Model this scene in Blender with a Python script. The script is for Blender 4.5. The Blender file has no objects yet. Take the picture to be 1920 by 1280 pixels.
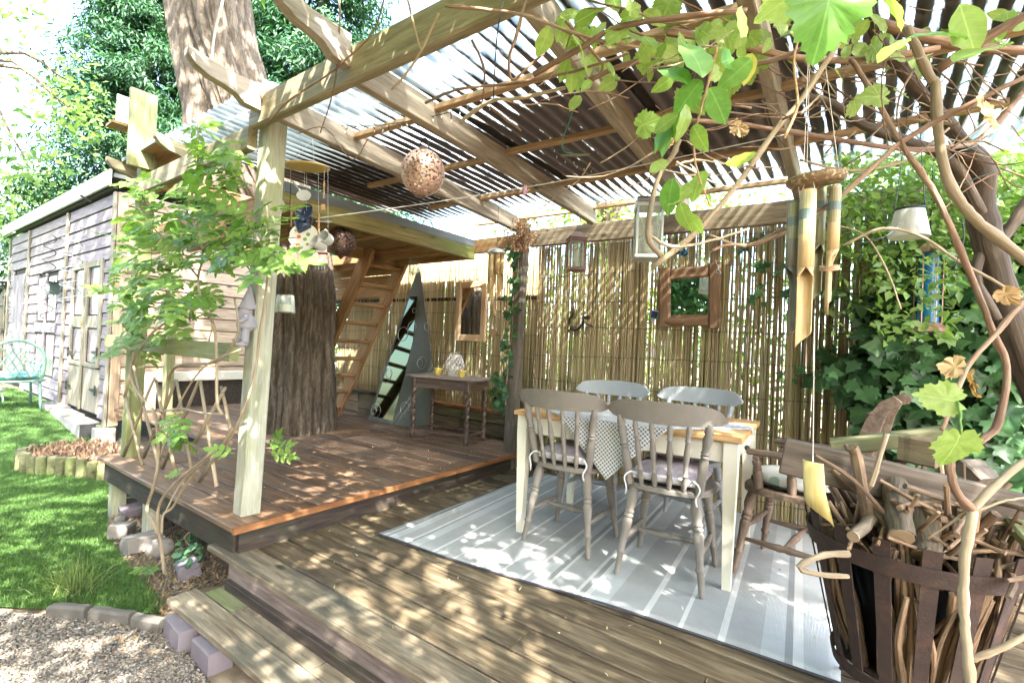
import bpy, math, random
import numpy as np
from mathutils import Vector, Matrix, Euler
random.seed(7); rng = np.random.default_rng(11)
S = bpy.context.scene
COL = S.collection

# ---------------------------------------------------------------- camera, sky, sun, exposure
F, PITCH, ROLL, YAW = 915.6, 8.44e-3, 4.314e-2, 0.62625
CAM = np.array([0, 0, 1.144])
def _rot():
    cy, sy = math.cos(YAW), math.sin(YAW); cp, sp = math.cos(PITCH), math.sin(PITCH); cr, sr = math.cos(ROLL), math.sin(ROLL)
    return np.array([[cr,0,sr],[0,1,0],[-sr,0,cr]]) @ np.array([[1,0,0],[0,cp,sp],[0,-sp,cp]]) @ np.array([[cy,sy,0],[-sy,cy,0],[0,0,1]])
RM = _rot()
cam = bpy.data.objects.new("camera", bpy.data.cameras.new("camera")); COL.objects.link(cam)
cam.data.sensor_width = 36; cam.data.lens = F*36/1920; cam.data.clip_start = .02; cam.data.clip_end = 500
m = Matrix.Identity(4)
for i in range(3):
    m[i][0] = RM[0][i]; m[i][1] = RM[2][i]; m[i][2] = -RM[1][i]; m[i][3] = CAM[i]
cam.matrix_world = m
S.camera = cam

SUN_DIR = Vector((.80, -.52, 1.05)).normalized()          # towards the sun
w = bpy.data.worlds.new("World"); S.world = w; w.use_nodes = True
nt = w.node_tree; nt.nodes.clear()
sky = nt.nodes.new("ShaderNodeTexSky"); sky.sky_type = 'NISHITA'; sky.sun_disc = False
sky.sun_elevation = math.asin(SUN_DIR.z); sky.sun_rotation = math.atan2(SUN_DIR.x, SUN_DIR.y)
sky.air_density = 1.0; sky.dust_density = 3.0; sky.ozone_density = 1.0
bg = nt.nodes.new("ShaderNodeBackground"); bg.inputs[1].default_value = .15
wo = nt.nodes.new("ShaderNodeOutputWorld")
nt.links.new(sky.outputs[0], bg.inputs[0]); nt.links.new(bg.outputs[0], wo.inputs[0])
sun = bpy.data.objects.new("sun", bpy.data.lights.new("sun", 'SUN')); COL.objects.link(sun)
sun.data.energy = 3.0; sun.data.angle = math.radians(.53); sun.data.color = (1, .95, .87)
sun.rotation_euler = SUN_DIR.to_track_quat('Z', 'Y').to_euler(); sun.location = SUN_DIR*20
S.view_settings.view_transform = 'Standard'; S.view_settings.look = 'None'
S.view_settings.exposure = 3.65; S.view_settings.gamma = 1; S.view_settings.use_curve_mapping = False
S.cycles.use_denoising = True; S.cycles.max_bounces = 8; S.cycles.diffuse_bounces = 4; S.cycles.transparent_max_bounces = 16
S.cycles.sample_clamp_indirect = 8; S.cycles.caustics_reflective = False; S.cycles.caustics_refractive = False

# ---------------------------------------------------------------- measuring: a photo direction met with a real plane
def at(px, py, X=None, Y=None, Z=None, D=None):
    d = RM.T @ np.array([(px-960)/F, 1, -(py-640)/F])
    if D is not None: return Vector(CAM + d*D)
    i, v = (0, X) if X is not None else (1, Y) if Y is not None else (2, Z)
    return Vector(CAM + d*((v-CAM[i])/d[i]))
def V(*a): return Vector(a)
def R(a, b): return random.uniform(a, b)

# ---------------------------------------------------------------- objects
W = {}
def link(name, mesh, parent=None, M=None, mat=None):
    o = bpy.data.objects.new(name, mesh); COL.objects.link(o)
    M = M.copy() if M is not None else Matrix.Identity(4)
    if parent is not None:
        o.parent = parent; o.matrix_parent_inverse = W[parent.name].inverted()
    o.matrix_basis = M; W[o.name] = M
    if mat is not None and mesh is not None and not mesh.materials: mesh.materials.append(mat)
    return o
def tag(o, label=None, cat=None, group=None, kind=None):
    if label: o['label'] = label
    if cat: o['category'] = cat
    if group: o['group'] = group
    if kind: o['kind'] = kind
    return o
def thing(name, label, cat, loc=(0,0,0), group=None, rz=0):
    o = link(name, None, None, Matrix.Translation(Vector(loc)) @ Matrix.Rotation(rz, 4, 'Z'))
    o.empty_display_size = .1
    return tag(o, label, cat, group)
def kids(o): return [c for c in ALLKIDS.get(o.name, ())]
def copy_tree(src, M, label=None, group=None):
    """a copy of a thing, its parts and their sub-parts, standing at matrix M"""
    tree = {}
    for o in COL.objects:
        if o.parent: tree.setdefault(o.parent.name, []).append(o)
    r = src.copy(); COL.objects.link(r); r.matrix_basis = M; W[r.name] = M
    if label: r['label'] = label
    if group: r['group'] = group
    out = {}
    def rec(a, b):
        for c in tree.get(a.name, ()):
            d = c.copy(); COL.objects.link(d); d.parent = b; out[d.name] = d
            W[d.name] = W[r.name] @ W[src.name].inverted() @ W[c.name]
            rec(c, d)
    rec(src, r)
    return r
def frame(o, z=None):
    """matrix with local X along o"""
    x = o.normalized(); z = Vector(z or (0,0,1))
    y = z.cross(x)
    if y.length < 1e-4: y = Vector((0,1,0)).cross(x) if abs(x.y) < .9 else Vector((1,0,0)).cross(x)
    y.normalize(); z = x.cross(y)
    return Matrix((x, y, z)).transposed().to_4x4()

class MB:
    def __init__(s): s.v = []; s.f = []; s.g = []
    def add(s, vs, fs, M=None):
        k = len(s.v)
        s.v += [tuple(M @ Vector(q)) if M is not None else tuple(q) for q in vs]
        s.f += [tuple(i+k for i in q) for q in fs]; s.g += [(q[2], q[0], q[1]) for q in vs]
        return s
    def box(s, c, d, M=None, ch=.0):
        x, y, z = (q/2 for q in d); c = Vector(c)
        if ch <= 0:
            vs = [(i*x, j*y, k*z) for i in (-1,1) for j in (-1,1) for k in (-1,1)]
            fs = [(0,1,3,2),(4,6,7,5),(0,4,5,1),(2,3,7,6),(0,2,6,4),(1,5,7,3)]
        else:
            ring = [(y-ch,-z),(y,-z+ch),(y,z-ch),(y-ch,z),(-y+ch,z),(-y,z-ch),(-y,-z+ch),(-y+ch,-z)]
            vs = [(e*x, a, b) for e in (-1,1) for a, b in ring]
            fs = [(i, (i+1)%8, 8+(i+1)%8, 8+i) for i in range(8)] + [tuple(range(7,-1,-1)), tuple(range(8,16))]
        T = Matrix.Translation(c)
        return s.add(vs, fs, (M or Matrix.Identity(4)) @ T)
    def tube(s, pts, rad, n=6, cap=True):
        pts = [Vector(p) for p in pts]; L = len(pts)
        rad = rad if hasattr(rad, '__len__') else [rad]*L
        k = len(s.v); prev = None; al = R(0, 30)
        for i, p in enumerate(pts):
            t = (pts[min(i+1, L-1)] - pts[max(i-1, 0)])
            if t.length < 1e-7: t = Vector((0,0,1))
            t.normalize()
            if prev is None:
                u = t.cross(Vector((0,0,1)))
                if u.length < .1: u = t.cross(Vector((1,0,0)))
            else: u = prev - t*prev.dot(t)
            u.normalize(); prev = u; b = t.cross(u)
            if i: al += (p-pts[i-1]).length
            s.g += [(al, rad[i]*math.cos(2*math.pi*j/n), rad[i]*math.sin(2*math.pi*j/n)) for j in range(n)]
            for j in range(n):
                a = 2*math.pi*j/n
                s.v.append(tuple(p + (u*math.cos(a) + b*math.sin(a))*rad[i]))
        for i in range(L-1):
            for j in range(n):
                s.f.append((k+i*n+j, k+i*n+(j+1)%n, k+(i+1)*n+(j+1)%n, k+(i+1)*n+j))
        if cap:
            s.f.append(tuple(k+j for j in range(n-1,-1,-1))); s.f.append(tuple(k+(L-1)*n+j for j in range(n)))
        return s
    def lathe(s, prof, n=16, M=None, sx=1, sy=1):
        """prof: (radius, height) from bottom to top round Z"""
        vs = []; fs = []
        for r, h in prof:
            vs += [(r*math.cos(2*math.pi*j/n)*sx, r*math.sin(2*math.pi*j/n)*sy, h) for j in range(n)]
        for i in range(len(prof)-1):
            fs += [(i*n+j, i*n+(j+1)%n, (i+1)*n+(j+1)%n, (i+1)*n+j) for j in range(n)]
        if prof[0][0] > 1e-5: fs.append(tuple(range(n-1,-1,-1)))
        if prof[-1][0] > 1e-5: fs.append(tuple((len(prof)-1)*n+j for j in range(n)))
        return s.add(vs, fs, M)
    def prism(s, poly, h, M=None):
        """polygon in local XY (counter-clockwise) thickened from z=0 to z=h"""
        n = len(poly)
        vs = [(a, b, 0) for a, b in poly] + [(a, b, h) for a, b in poly]
        fs = [tuple(range(n-1,-1,-1)), tuple(range(n, 2*n))] + [(i, (i+1)%n, n+(i+1)%n, n+i) for i in range(n)]
        return s.add(vs, fs, M)
    def ball(s, c, r, nu=12, nv=8, sc=(1,1,1)):
        prof = [(max(1e-6, math.sin(math.pi*i/nv))*r, -math.cos(math.pi*i/nv)*r) for i in range(nv+1)]
        M = Matrix.Translation(Vector(c)) @ Matrix.Diagonal((*sc, 1))
        return s.lathe(prof, nu, M)
    def grid(s, fn, nu, nv):
        k = len(s.v)
        for i in range(nu+1):
            for j in range(nv+1): s.v.append(tuple(fn(i/nu, j/nv))); s.g.append((0,0,0))
        for i in range(nu):
            for j in range(nv):
                a = k+i*(nv+1)+j
                s.f.append((a, a+nv+1, a+nv+2, a+1))
        return s
    def mesh(s, name, smooth=False):
        me = bpy.data.meshes.new(name); me.from_pydata(s.v, [], s.f); me.update()
        if len(s.g) == len(s.v): me.attributes.new('gco', 'FLOAT_VECTOR', 'POINT').data.foreach_set('vector', np.array(s.g, dtype=np.float32).ravel())
        if smooth is True: me.polygons.foreach_set('use_smooth', [True]*len(me.polygons))
        elif smooth:
            me.polygons.foreach_set('use_smooth', [True]*len(me.polygons)); me.set_sharp_from_angle(angle=math.radians(smooth))
        return me
    def obj(s, name, mat, parent=None, smooth=False, M=None):
        """geometry given in world space; M, if given, becomes the object's own frame"""
        me = s.mesh(name, smooth)
        if M is not None: me.transform(M.inverted())
        return link(name, me, parent, M, mat)
def numesh(name, v, f, smooth=False):
    me = bpy.data.meshes.new(name); n = f.shape[1]
    me.vertices.add(len(v)); me.vertices.foreach_set('co', np.ascontiguousarray(v, dtype=np.float32).ravel())
    me.loops.add(f.size); me.loops.foreach_set('vertex_index', np.ascontiguousarray(f, dtype=np.int32).ravel())
    me.polygons.add(len(f)); me.polygons.foreach_set('loop_start', np.arange(0, f.size, n, dtype=np.int32))
    me.polygons.foreach_set('loop_total', np.full(len(f), n, dtype=np.int32))
    if smooth: me.polygons.foreach_set('use_smooth', np.ones(len(f), dtype=bool))
    me.update(calc_edges=True)
    return me
def plank(name, a, b, w, h, mat, parent=None, ch=.004, segs=1, wob=0., up=(0,0,1), endv=0.):
    """a board from a to b: w across, h thick along up; object X is the grain"""
    a = Vector(a); b = Vector(b); d = b-a; L = d.length
    Mx = Matrix.Translation((a+b)/2) @ frame(d, up)
    y, z = w/2, h/2
    ring = [(y-ch,-z),(y,-z+ch),(y,z-ch),(y-ch,z),(-y+ch,z),(-y,z-ch),(-y,-z+ch),(-y+ch,-z)]
    vs = []; fs = []
    for i in range(segs+1):
        dy, dz = R(-wob, wob), R(-wob, wob); e = R(-endv, endv) if i in (0, segs) else 0
        vs += [(-L/2+L*i/segs+e, p+dy, q+dz) for p, q in ring]
    for i in range(segs):
        fs += [(i*8+j, i*8+(j+1)%8, i*8+8+(j+1)%8, i*8+8+j) for j in range(8)]
    fs += [tuple(range(7,-1,-1)), tuple(segs*8+j for j in range(8))]
    me = bpy.data.meshes.new(name); me.from_pydata(vs, [], fs); me.update()
    return link(name, me, parent, Mx, mat)
def spline(pts, k=6):
    """Catmull-Rom through pts"""
    P = [Vector(p) for p in pts]
    if len(P) < 3: return P
    P = [P[0]*2-P[1]] + P + [P[-1]*2-P[-2]]; out = []
    for i in range(1, len(P)-2):
        for j in range(k):
            t = j/k
            out.append(.5*((2*P[i]) + (P[i+1]-P[i-1])*t + (2*P[i-1]-5*P[i]+4*P[i+1]-P[i+2])*t*t + (3*P[i]-P[i-1]-3*P[i+1]+P[i+2])*t**3))
    out.append(P[-2]); return out

# ---------------------------------------------------------------- materials
MATS = {}
class N:
    def __init__(s, name):
        s.m = bpy.data.materials.new(name); s.m.use_nodes = True; s.t = s.m.node_tree; s.t.nodes.clear()
        s.out = s.n('OutputMaterial'); s.p = s.n('BsdfPrincipled'); s.l(s.p.outputs[0], s.out.inputs[0])
    def n(s, ty, **k):
        q = s.t.nodes.new('ShaderNode'+ty)
        for a, b in k.items(): setattr(q, a, b)
        return q
    def l(s, a, b): s.t.links.new(a, b)
    def co(s, sc=(1,1,1), rnd=True, kind=3):
        tc = s.n('TexCoord') if kind != 'g' else s.n('Attribute', attribute_name='gco'); mp = s.n('Mapping'); mp.inputs['Scale'].default_value = sc
        s.l(tc.outputs[1 if kind == 'g' else kind], mp.inputs[0])
        if not rnd: return mp.outputs[0]
        oi = s.n('ObjectInfo'); va = s.n('VectorMath', operation='MULTIPLY_ADD'); cb = s.n('CombineXYZ')
        for i in range(3): s.l(oi.outputs['Random'], cb.inputs[i])
        s.l(cb.outputs[0], va.inputs[0]); va.inputs[1].default_value = (37, 53, 71); s.l(mp.outputs[0], va.inputs[2])
        return va.outputs[0]
    def noise(s, vec, sc, det=4, rough=.55, dist=0):
        q = s.n('TexNoise'); q.inputs['Scale'].default_value = sc; q.inputs['Detail'].default_value = det
        q.inputs['Roughness'].default_value = rough; q.inputs['Distortion'].default_value = dist
        if vec is not None: s.l(vec, q.inputs['Vector'])
        return q.outputs[0]
    def ramp(s, x, stops, const=False):
        q = s.n('ValToRGB'); e = q.color_ramp.elements
        if const: q.color_ramp.interpolation = 'CONSTANT'
        while len(e) < len(stops): e.new(.5)
        for i, (p, c) in enumerate(stops):
            e[i].position = p; c = c if hasattr(c, '__len__') else (c,)*3; e[i].color = (*c, 1)
        s.l(x, q.inputs[0]); return q.outputs[0]
    def mix(s, f, a, b, mode='MIX'):
        q = s.n('Mix', data_type='RGBA', blend_type=mode)
        for i, x in ((0, f), (6, a), (7, b)):
            if hasattr(x, 'is_linked'): s.l(x, q.inputs[i])
            else: q.inputs[i].default_value = x if i == 0 else (*x, 1)
        return q.outputs[2]
    def math(s, op, a, b=0.):
        q = s.n('Math', operation=op)
        for i, x in ((0, a), (1, b)):
            if hasattr(x, 'is_linked'): s.l(x, q.inputs[i])
            else: q.inputs[i].default_value = x
        return q.outputs[0]
    def vary(s, col, lo=.75, hi=1.2):
        oi = s.n('ObjectInfo'); mr = s.n('MapRange'); s.l(oi.outputs['Random'], mr.inputs[0])
        mr.inputs[3].default_value = lo; mr.inputs[4].default_value = hi
        return s.mix(1., col, mr.outputs[0], 'MULTIPLY')
    def bump(s, h, st=.3, d=.01):
        b = s.n('Bump'); b.inputs['Strength'].default_value = st; b.inputs['Distance'].default_value = d
        s.l(h, b.inputs['Height']); s.l(b.outputs[0], s.p.inputs['Normal'])
    def set(s, col=None, rough=None, metal=None, **k):
        for key, x in (('Base Color', col), ('Roughness', rough), ('Metallic', metal), *k.items()):
            if x is None: continue
            if hasattr(x, 'is_linked'): s.l(x, s.p.inputs[key])
            else: s.p.inputs[key].default_value = (*x, 1) if hasattr(x, '__len__') and len(x) == 3 else x
        return s
def keep(n): MATS[n.m.name] = n.m; return n.m
def wood(name, dark, mid, light, stain=None, amt=.5, grain=1., rough=.72, bump=.35, lo=.75, hi=1.2, spec=.3, knots=True, stain_sc=1.6, src=3):
    n = N(name); v = n.co((1.0*grain, 11*grain, 11*grain), True, src)
    a = n.noise(v, 3.2, 7, .6, .6)
    c = n.ramp(a, [(.30, dark), (.5, mid), (.72, light)])
    v2 = n.co((3*grain, 60*grain, 60*grain), True, src); fine = n.noise(v2, 2.0, 3, .7)
    c = n.mix(.45, c, n.ramp(fine, [(.3, (.55,)*3), (.7, (1.25,)*3)]), 'MULTIPLY')
    if knots:
        vk = n.co((1.6*grain, 4*grain, 4*grain)); vo = n.n('TexVoronoi'); vo.inputs['Scale'].default_value = 1.5; n.l(vk, vo.inputs['Vector'])
        c = n.mix(n.ramp(vo.outputs[0], [(.05, 1.), (.13, 0.)]), c, tuple(q*.35 for q in dark))
    if stain:
        v3 = n.co((1.0, 2.4, 2.4), True, src); b = n.noise(v3, stain_sc, 6, .65)
        lo_ = .62-.32*amt
        c = n.mix(n.ramp(b, [(lo_, 0.), (lo_+.22, 1.)]), c, n.mix(.5, stain, n.mix(a, tuple(q*.5 for q in stain), tuple(q*1.3 for q in stain))))
    n.set(n.vary(c, lo, hi), rough, **{'Specular IOR Level': spec})
    n.bump(n.math('ADD', n.math('MULTIPLY', fine, .6), a), bump, .006)
    return keep(n)
def plain(name, col, rough=.5, metal=0., var=.12, sc=6, bump=0., spec=.5, dirt=None, dirt_amt=.4, **k):
    n = N(name); v = n.co((1,1,1)); a = n.noise(v, sc, 5, .6)
    c = n.mix(a, tuple(q*(1-var) for q in col), tuple(min(1, q*(1+var)) for q in col))
    if dirt:
        b = n.noise(v, sc*.8, 6, .7); lo = .65-.3*dirt_amt
        c = n.mix(n.ramp(b, [(lo, 0.), (lo+.15, 1.)]), c, dirt)
    n.set(c, rough, metal, **{'Specular IOR Level': spec}, **k)
    if bump: n.bump(n.noise(v, sc*6, 4, .6), bump, .005)
    return keep(n)
def leafmat(name, c1, c2, trans=.35, rough=.45, tcol=None, lo=.8, hi=1.2, island=True, spec=.4, vein=False):
    n = N(name)
    if island: g = n.n('NewGeometry'); r = g.outputs['Random Per Island']
    else: r = n.n('ObjectInfo').outputs['Random']
    c = n.mix(r, c1, c2)
    if vein:
        q = n.n('SeparateXYZ'); n.l(n.n('TexCoord').outputs[3], q.inputs[0]); ax = n.math('ABSOLUTE', q.outputs[0])
        sv = n.math('ABSOLUTE', n.math('SINE', n.math('MULTIPLY', n.math('SUBTRACT', q.outputs[1], n.math('MULTIPLY', ax, .75)), 22)))
        vn_ = n.math('MAXIMUM', n.ramp(ax, [(.0, 1.), (.022, 0.)]), n.math('MULTIPLY', n.ramp(sv, [(.0, 1.), (.12, 0.)]), .55))
        c = n.mix(n.math('MULTIPLY', vn_, .4), c, tuple(min(1, x*1.6+.08) for x in c2))
        b = n.noise(n.co((1,1,1), True), 6, 3); c = n.mix(.5, c, n.ramp(b, [(.3, (.78,)*3), (.7, (1.18,)*3)]), 'MULTIPLY')
    n.set(c, rough, **{'Specular IOR Level': spec})
    t = n.n('BsdfTranslucent'); n.l(n.mix(1., c, tcol or (1.4, 1.5, .7), 'MULTIPLY'), t.inputs[0])
    mx = n.n('MixShader'); mx.inputs[0].default_value = trans
    n.l(n.p.outputs[0], mx.inputs[1]); n.l(t.outputs[0], mx.inputs[2]); n.l(mx.outputs[0], n.out.inputs[0])
    return keep(n)
def glassmat(name, tint=(.95,.98,.97), rough=.02, op=.08):
    """thin pane: mostly clear, with a reflection"""
    n = N(name); n.set(tint, rough, **{'Specular IOR Level': .8})
    t = n.n('BsdfTransparent'); t.inputs[0].default_value = (*tint, 1)
    mx = n.n('MixShader'); fr = n.n('LayerWeight'); fr.inputs[0].default_value = .3
    n.l(n.math('ADD', n.math('MULTIPLY', fr.outputs['Fresnel'], .6), op), mx.inputs[0])
    n.l(t.outputs[0], mx.inputs[1]); n.l(n.p.outputs[0], mx.inputs[2]); n.l(mx.outputs[0], n.out.inputs[0])
    return keep(n)

M_deck = wood('deck boards', (0.045,0.032,0.018), (0.14,0.106,0.063), (0.255,0.21,0.138), stain=(.055,.04,.024), amt=.5, spec=.4, rough=.6)
M_deckup = wood('raised deck boards', (0.07,0.04,0.023), (0.17,0.1,0.058), (0.28,0.18,0.112), stain=(.12,.095,.075), amt=.45, spec=.45, rough=.5)
M_trim = wood('orange edge board', (.13,.05,.018), (.26,.11,.04), (.36,.17,.07), spec=.4, rough=.6, lo=.9, hi=1.1)
M_plank = wood('shade darkened plank', (.055,.043,.033), (.105,.083,.064), (.165,.135,.108))  # grey timber darkened because its plank lies in shade
M_step = wood('step boards', (0.085,0.065,0.042), (0.2,0.16,0.105), (0.32,0.265,0.185), stain=(.07,.07,.055), amt=.45)
M_riser = wood('riser boards', (.11,.085,.075), (.2,.155,.135), (.29,.235,.2), stain=(.08,.07,.06), amt=.4)
M_dark = wood('dark framing', (.02,.015,.012), (.045,.033,.026), (.08,.06,.045), stain=(.05,.05,.03), amt=.4)
M_post = wood('green tinged post', (0.28,0.28,0.2), (0.39,0.39,0.3), (0.47,0.47,0.38), stain=(.30,.32,.17), amt=.45, bump=.25, lo=.95, hi=1.05, knots=False)
M_rail = wood('mossy rail', (.16,.17,.075), (.24,.25,.12), (.33,.335,.19), stain=(.2,.225,.08), amt=.55, lo=.95, hi=1.05)
M_beam = wood('weathered beam', (0.16,0.13,0.075), (0.265,0.225,0.14), (0.36,0.31,0.21), stain=(.19,.18,.085), amt=.45, lo=.95, hi=1.08)
M_raft = wood('rafter timber', (0.21,0.165,0.12), (0.33,0.27,0.205), (0.44,0.375,0.3), stain=(.33,.27,.2), amt=.4, lo=.92, hi=1.08)
M_batt = wood('batten timber', (0.3,0.18,0.09), (0.43,0.28,0.15), (0.52,0.36,0.21), lo=.9, hi=1.1)
M_loft = wood('loft timber', (.22,.11,.045), (.34,.19,.085), (.45,.28,.14), stain=(.25,.2,.08), amt=.35, lo=.85, hi=1.1)
M_grey = wood('grey weathered timber', (0.095,0.075,0.055), (0.18,0.145,0.11), (0.28,0.235,0.185), stain=(.12,.1,.07), amt=.4)
M_mossy = wood('mossy plank', (.10,.10,.05), (.165,.165,.085), (.22,.215,.12), stain=(.16,.2,.06), amt=.5)
M_shed = wood('shed cladding', (0.165,0.132,0.135), (0.25,0.21,0.222), (0.33,0.29,0.305), lo=.85, hi=1.12, knots=False)
M_shedtrim = wood('shed trim', (0.19,0.165,0.115), (0.275,0.245,0.185), (0.33,0.3,0.24), lo=.9, hi=1.08, knots=False)
M_shedend = wood('shed end cladding', (0.3,0.21,0.135), (0.42,0.315,0.215), (0.5,0.4,0.29), lo=.85, hi=1.1)
M_sleep = wood('sleeper wall', (.08,.06,.035), (.15,.11,.065), (.23,.17,.1), stain=(.08,.1,.04), amt=.5)
M_table = wood('pine table top', (.42,.22,.08), (.58,.34,.14), (.68,.44,.21), rough=.45, lo=.9, hi=1.08)
M_dkwood = wood('dark oak', (.05,.028,.018), (.10,.06,.04), (.17,.11,.08), rough=.5, spec=.5)
M_armt = wood('brown turned wood', (0.095,0.062,0.044), (0.18,0.125,0.09), (0.27,0.2,0.15), rough=.5, spec=.5, src='g')
M_armch = wood('brown chair wood', (0.095,0.062,0.044), (0.18,0.125,0.09), (0.27,0.2,0.15), rough=.5, spec=.5)
M_frame = wood('rustic frame wood', (.14,.075,.04), (.25,.145,.08), (.36,.23,.14))
M_pframe = wood('pine mirror frame', (.36,.23,.13), (.5,.34,.2), (.6,.44,.28), lo=.95, hi=1.05)
M_cream = plain('cream paint', (.78,.75,.62), .45, var=.05, dirt=(.6,.55,.42), dirt_amt=.1)
M_taupe = plain('taupe chair paint', (.205,.185,.16), .55, var=.15, sc=14, dirt=(.28,.225,.18), dirt_amt=.35)
M_taupesky = plain('sky tinted taupe paint', (.34,.36,.37), .4, var=.1, sc=14)  # taupe paint lightened and blued to imitate reflected sky light
M_rust = plain('rusted iron', (.058,.040,.034), .85, .25, var=.35, sc=22, bump=.5, dirt=(.09,.052,.038), dirt_amt=.45, spec=.3)
M_black = plain('black metal', (.02,.02,.022), .5, .3)
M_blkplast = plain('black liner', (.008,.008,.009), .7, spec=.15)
M_block = plain('concrete block', (.30,.285,.26), .9, var=.15, sc=30, bump=.4)
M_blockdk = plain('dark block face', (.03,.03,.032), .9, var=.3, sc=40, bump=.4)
M_stone = plain('grey stone', (.21,.19,.165), .9, var=.3, sc=9, bump=.5)
M_brick = plain('mauve paving brick', (.175,.15,.165), .9, var=.2, sc=9, bump=.4)
M_galv = plain('galvanised metal', (.55,.57,.57), .38, .85, var=.15)
M_copper = plain('copper filigree', (.38,.22,.16), .38, .7, var=.25, sc=20)
M_bronze = plain('dark bronze filigree', (.14,.085,.07), .4, .7, var=.25, sc=20)
M_white = plain('white enamel', (.50,.51,.49), .25, var=.03)
M_navy = plain('navy enamel', (.03,.045,.10), .2, var=.1)
M_yellow = plain('yellow ceramic', (.62,.46,.10), .5, var=.05)
M_ylamp = plain('ochre underside', (.6,.42,.14), .55, var=.1)
M_mint = plain('mint painted metal', (.21,.38,.31), .45, .1, var=.12)
M_bark = None
M_string = plain('pale string', (.6,.56,.5), .8)
M_dkgreen = plain('dark green cable', (.015,.035,.025), .5)
M_greentie = plain('green plastic tie', (.02,.22,.16), .45)
M_mirror = N('mirror glass').set((.9,.93,.92), .015, 1.).m
M_glass = glassmat('clear glass'); M_silver = plain('silver corrugated sheet', (.45,.47,.5), .45, .35, var=.12)
M_lglass = glassmat('lantern glass', (.9,.93,.9), .05, .14)
M_wax = plain('candle wax', (.78,.74,.62), .5, var=.04)
M_frost = plain('frosted glass', (.72,.75,.72), .35, var=.1, sc=12)
M_plaster = plain('lilac grey plaster', (.34,.325,.36), .85, var=.12, sc=14, bump=.2)
M_vine = wood('vine bark', (.12,.065,.04), (.27,.16,.10), (.44,.31,.21), stain=(.30,.24,.18), amt=.35, grain=1.5, bump=.9, knots=True, stain_sc=5, src='g')
M_vinepale = wood('pale vine bark', (0.22,0.165,0.1), (0.33,0.26,0.17), (0.43,0.36,0.26), grain=1.5, bump=.4, knots=False, src='g')
M_vinedark = wood('old vine trunk', (0.035,0.026,0.018), (0.085,0.062,0.043), (0.16,0.12,0.085), grain=1.2, bump=.8, knots=False, src='g')
M_stick = wood('cut sticks', (.12,.075,.045), (.25,.165,.10), (.38,.27,.17), stain=(.10,.075,.05), amt=.4, stain_sc=6, grain=2, lo=.55, hi=1.3, bump=.8, knots=True, src='g')
M_log = wood('bark log', (.07,.06,.045), (.16,.13,.09), (.27,.22,.16), grain=2, bump=.8, stain=(.2,.2,.1), amt=.3, knots=False, src='g')
M_cut = plain('sawn end grain', (.27,.2,.125), .8, var=.2, sc=30)
M_reed = [wood('bamboo reed %s' % s, d, m_, l_, grain=.6, rough=.5, bump=.12, lo=.7, hi=1.25, knots=False) for s, d, m_, l_ in
          (('straw', (.38,.29,.155), (.56,.45,.27), (.68,.58,.40)), ('tan', (.31,.215,.115), (.47,.355,.21), (.61,.49,.32)), ('olive', (.32,.275,.115), (.47,.41,.2), (.58,.52,.28)))]
M_reedg = wood('back layer reeds', (.26,.19,.1), (.4,.31,.18), (.52,.43,.28), grain=.6, rough=.5, bump=.1, knots=False, src='g')
def glow(m, col, f):
    t = m.node_tree; p = next(q for q in t.nodes if q.type == 'BSDF_PRINCIPLED'); o = next(q for q in t.nodes if q.type == 'OUTPUT_MATERIAL')
    tr = t.nodes.new('ShaderNodeBsdfTranslucent'); tr.inputs[0].default_value = (*col, 1); mx = t.nodes.new('ShaderNodeMixShader'); mx.inputs[0].default_value = f
    t.links.new(p.outputs[0], mx.inputs[1]); t.links.new(tr.outputs[0], mx.inputs[2]); t.links.new(mx.outputs[0], o.inputs[0])
for q in M_reed+[M_reedg]: glow(q, (.62,.47,.22), .35)
M_bamboo = wood('chime bamboo', (.42,.27,.12), (.58,.42,.22), (.68,.53,.31), rough=.4, bump=.1, lo=.95, hi=1.05, knots=False, src='g')
M_bamgreen = wood('painted bamboo', (.2,.19,.1), (.32,.31,.18), (.42,.4,.25), rough=.4, bump=.1, knots=False, src='g')
M_bamdark = wood('grey banded bamboo', (.09,.09,.075), (.16,.155,.13), (.22,.22,.19), rough=.4, bump=.1, knots=False, src='g')
# ---------------------------------------------------------------- ground
GZ = -.28
def gz(x, y):
    t = min(1, max(0, (-7-x)/3)); return GZ + .23*t*t*(3-2*t)
n = N('soil'); v = n.co((1,1,1), False); a = n.noise(v, 9, 8, .7); b = n.noise(v, 1.3, 4)
n.set(n.mix(b, n.ramp(a, [(.3,(.07,.05,.03)),(.7,(.22,.17,.11))]), n.ramp(a, [(.3,(.12,.09,.06)),(.7,(.30,.24,.17))])), .95); n.bump(a, .6, .02); M_soil = keep(n)
n = N('artificial turf base'); v = n.co((1,1,1), False); a = n.noise(v, 60, 4); n.set(n.ramp(a, [(.3,(.02,.06,.012)),(.7,(.07,.15,.03))]), .9); M_turf = keep(n)
n = N('gravel base'); v = n.co((1,1,1), False); vo = n.n('TexVoronoi'); vo.inputs['Scale'].default_value = 70; n.l(v, vo.inputs['Vector'])
n.set(n.mix(.5, n.ramp(n.noise(v, 30, 5), [(.3,(.11,.10,.085)),(.7,(.26,.235,.2))]), n.mix(1., vo.outputs[1], (.45,.42,.38), 'MULTIPLY')), .95); n.bump(vo.outputs[0], .8, .01); M_gravbase = keep(n)

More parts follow.
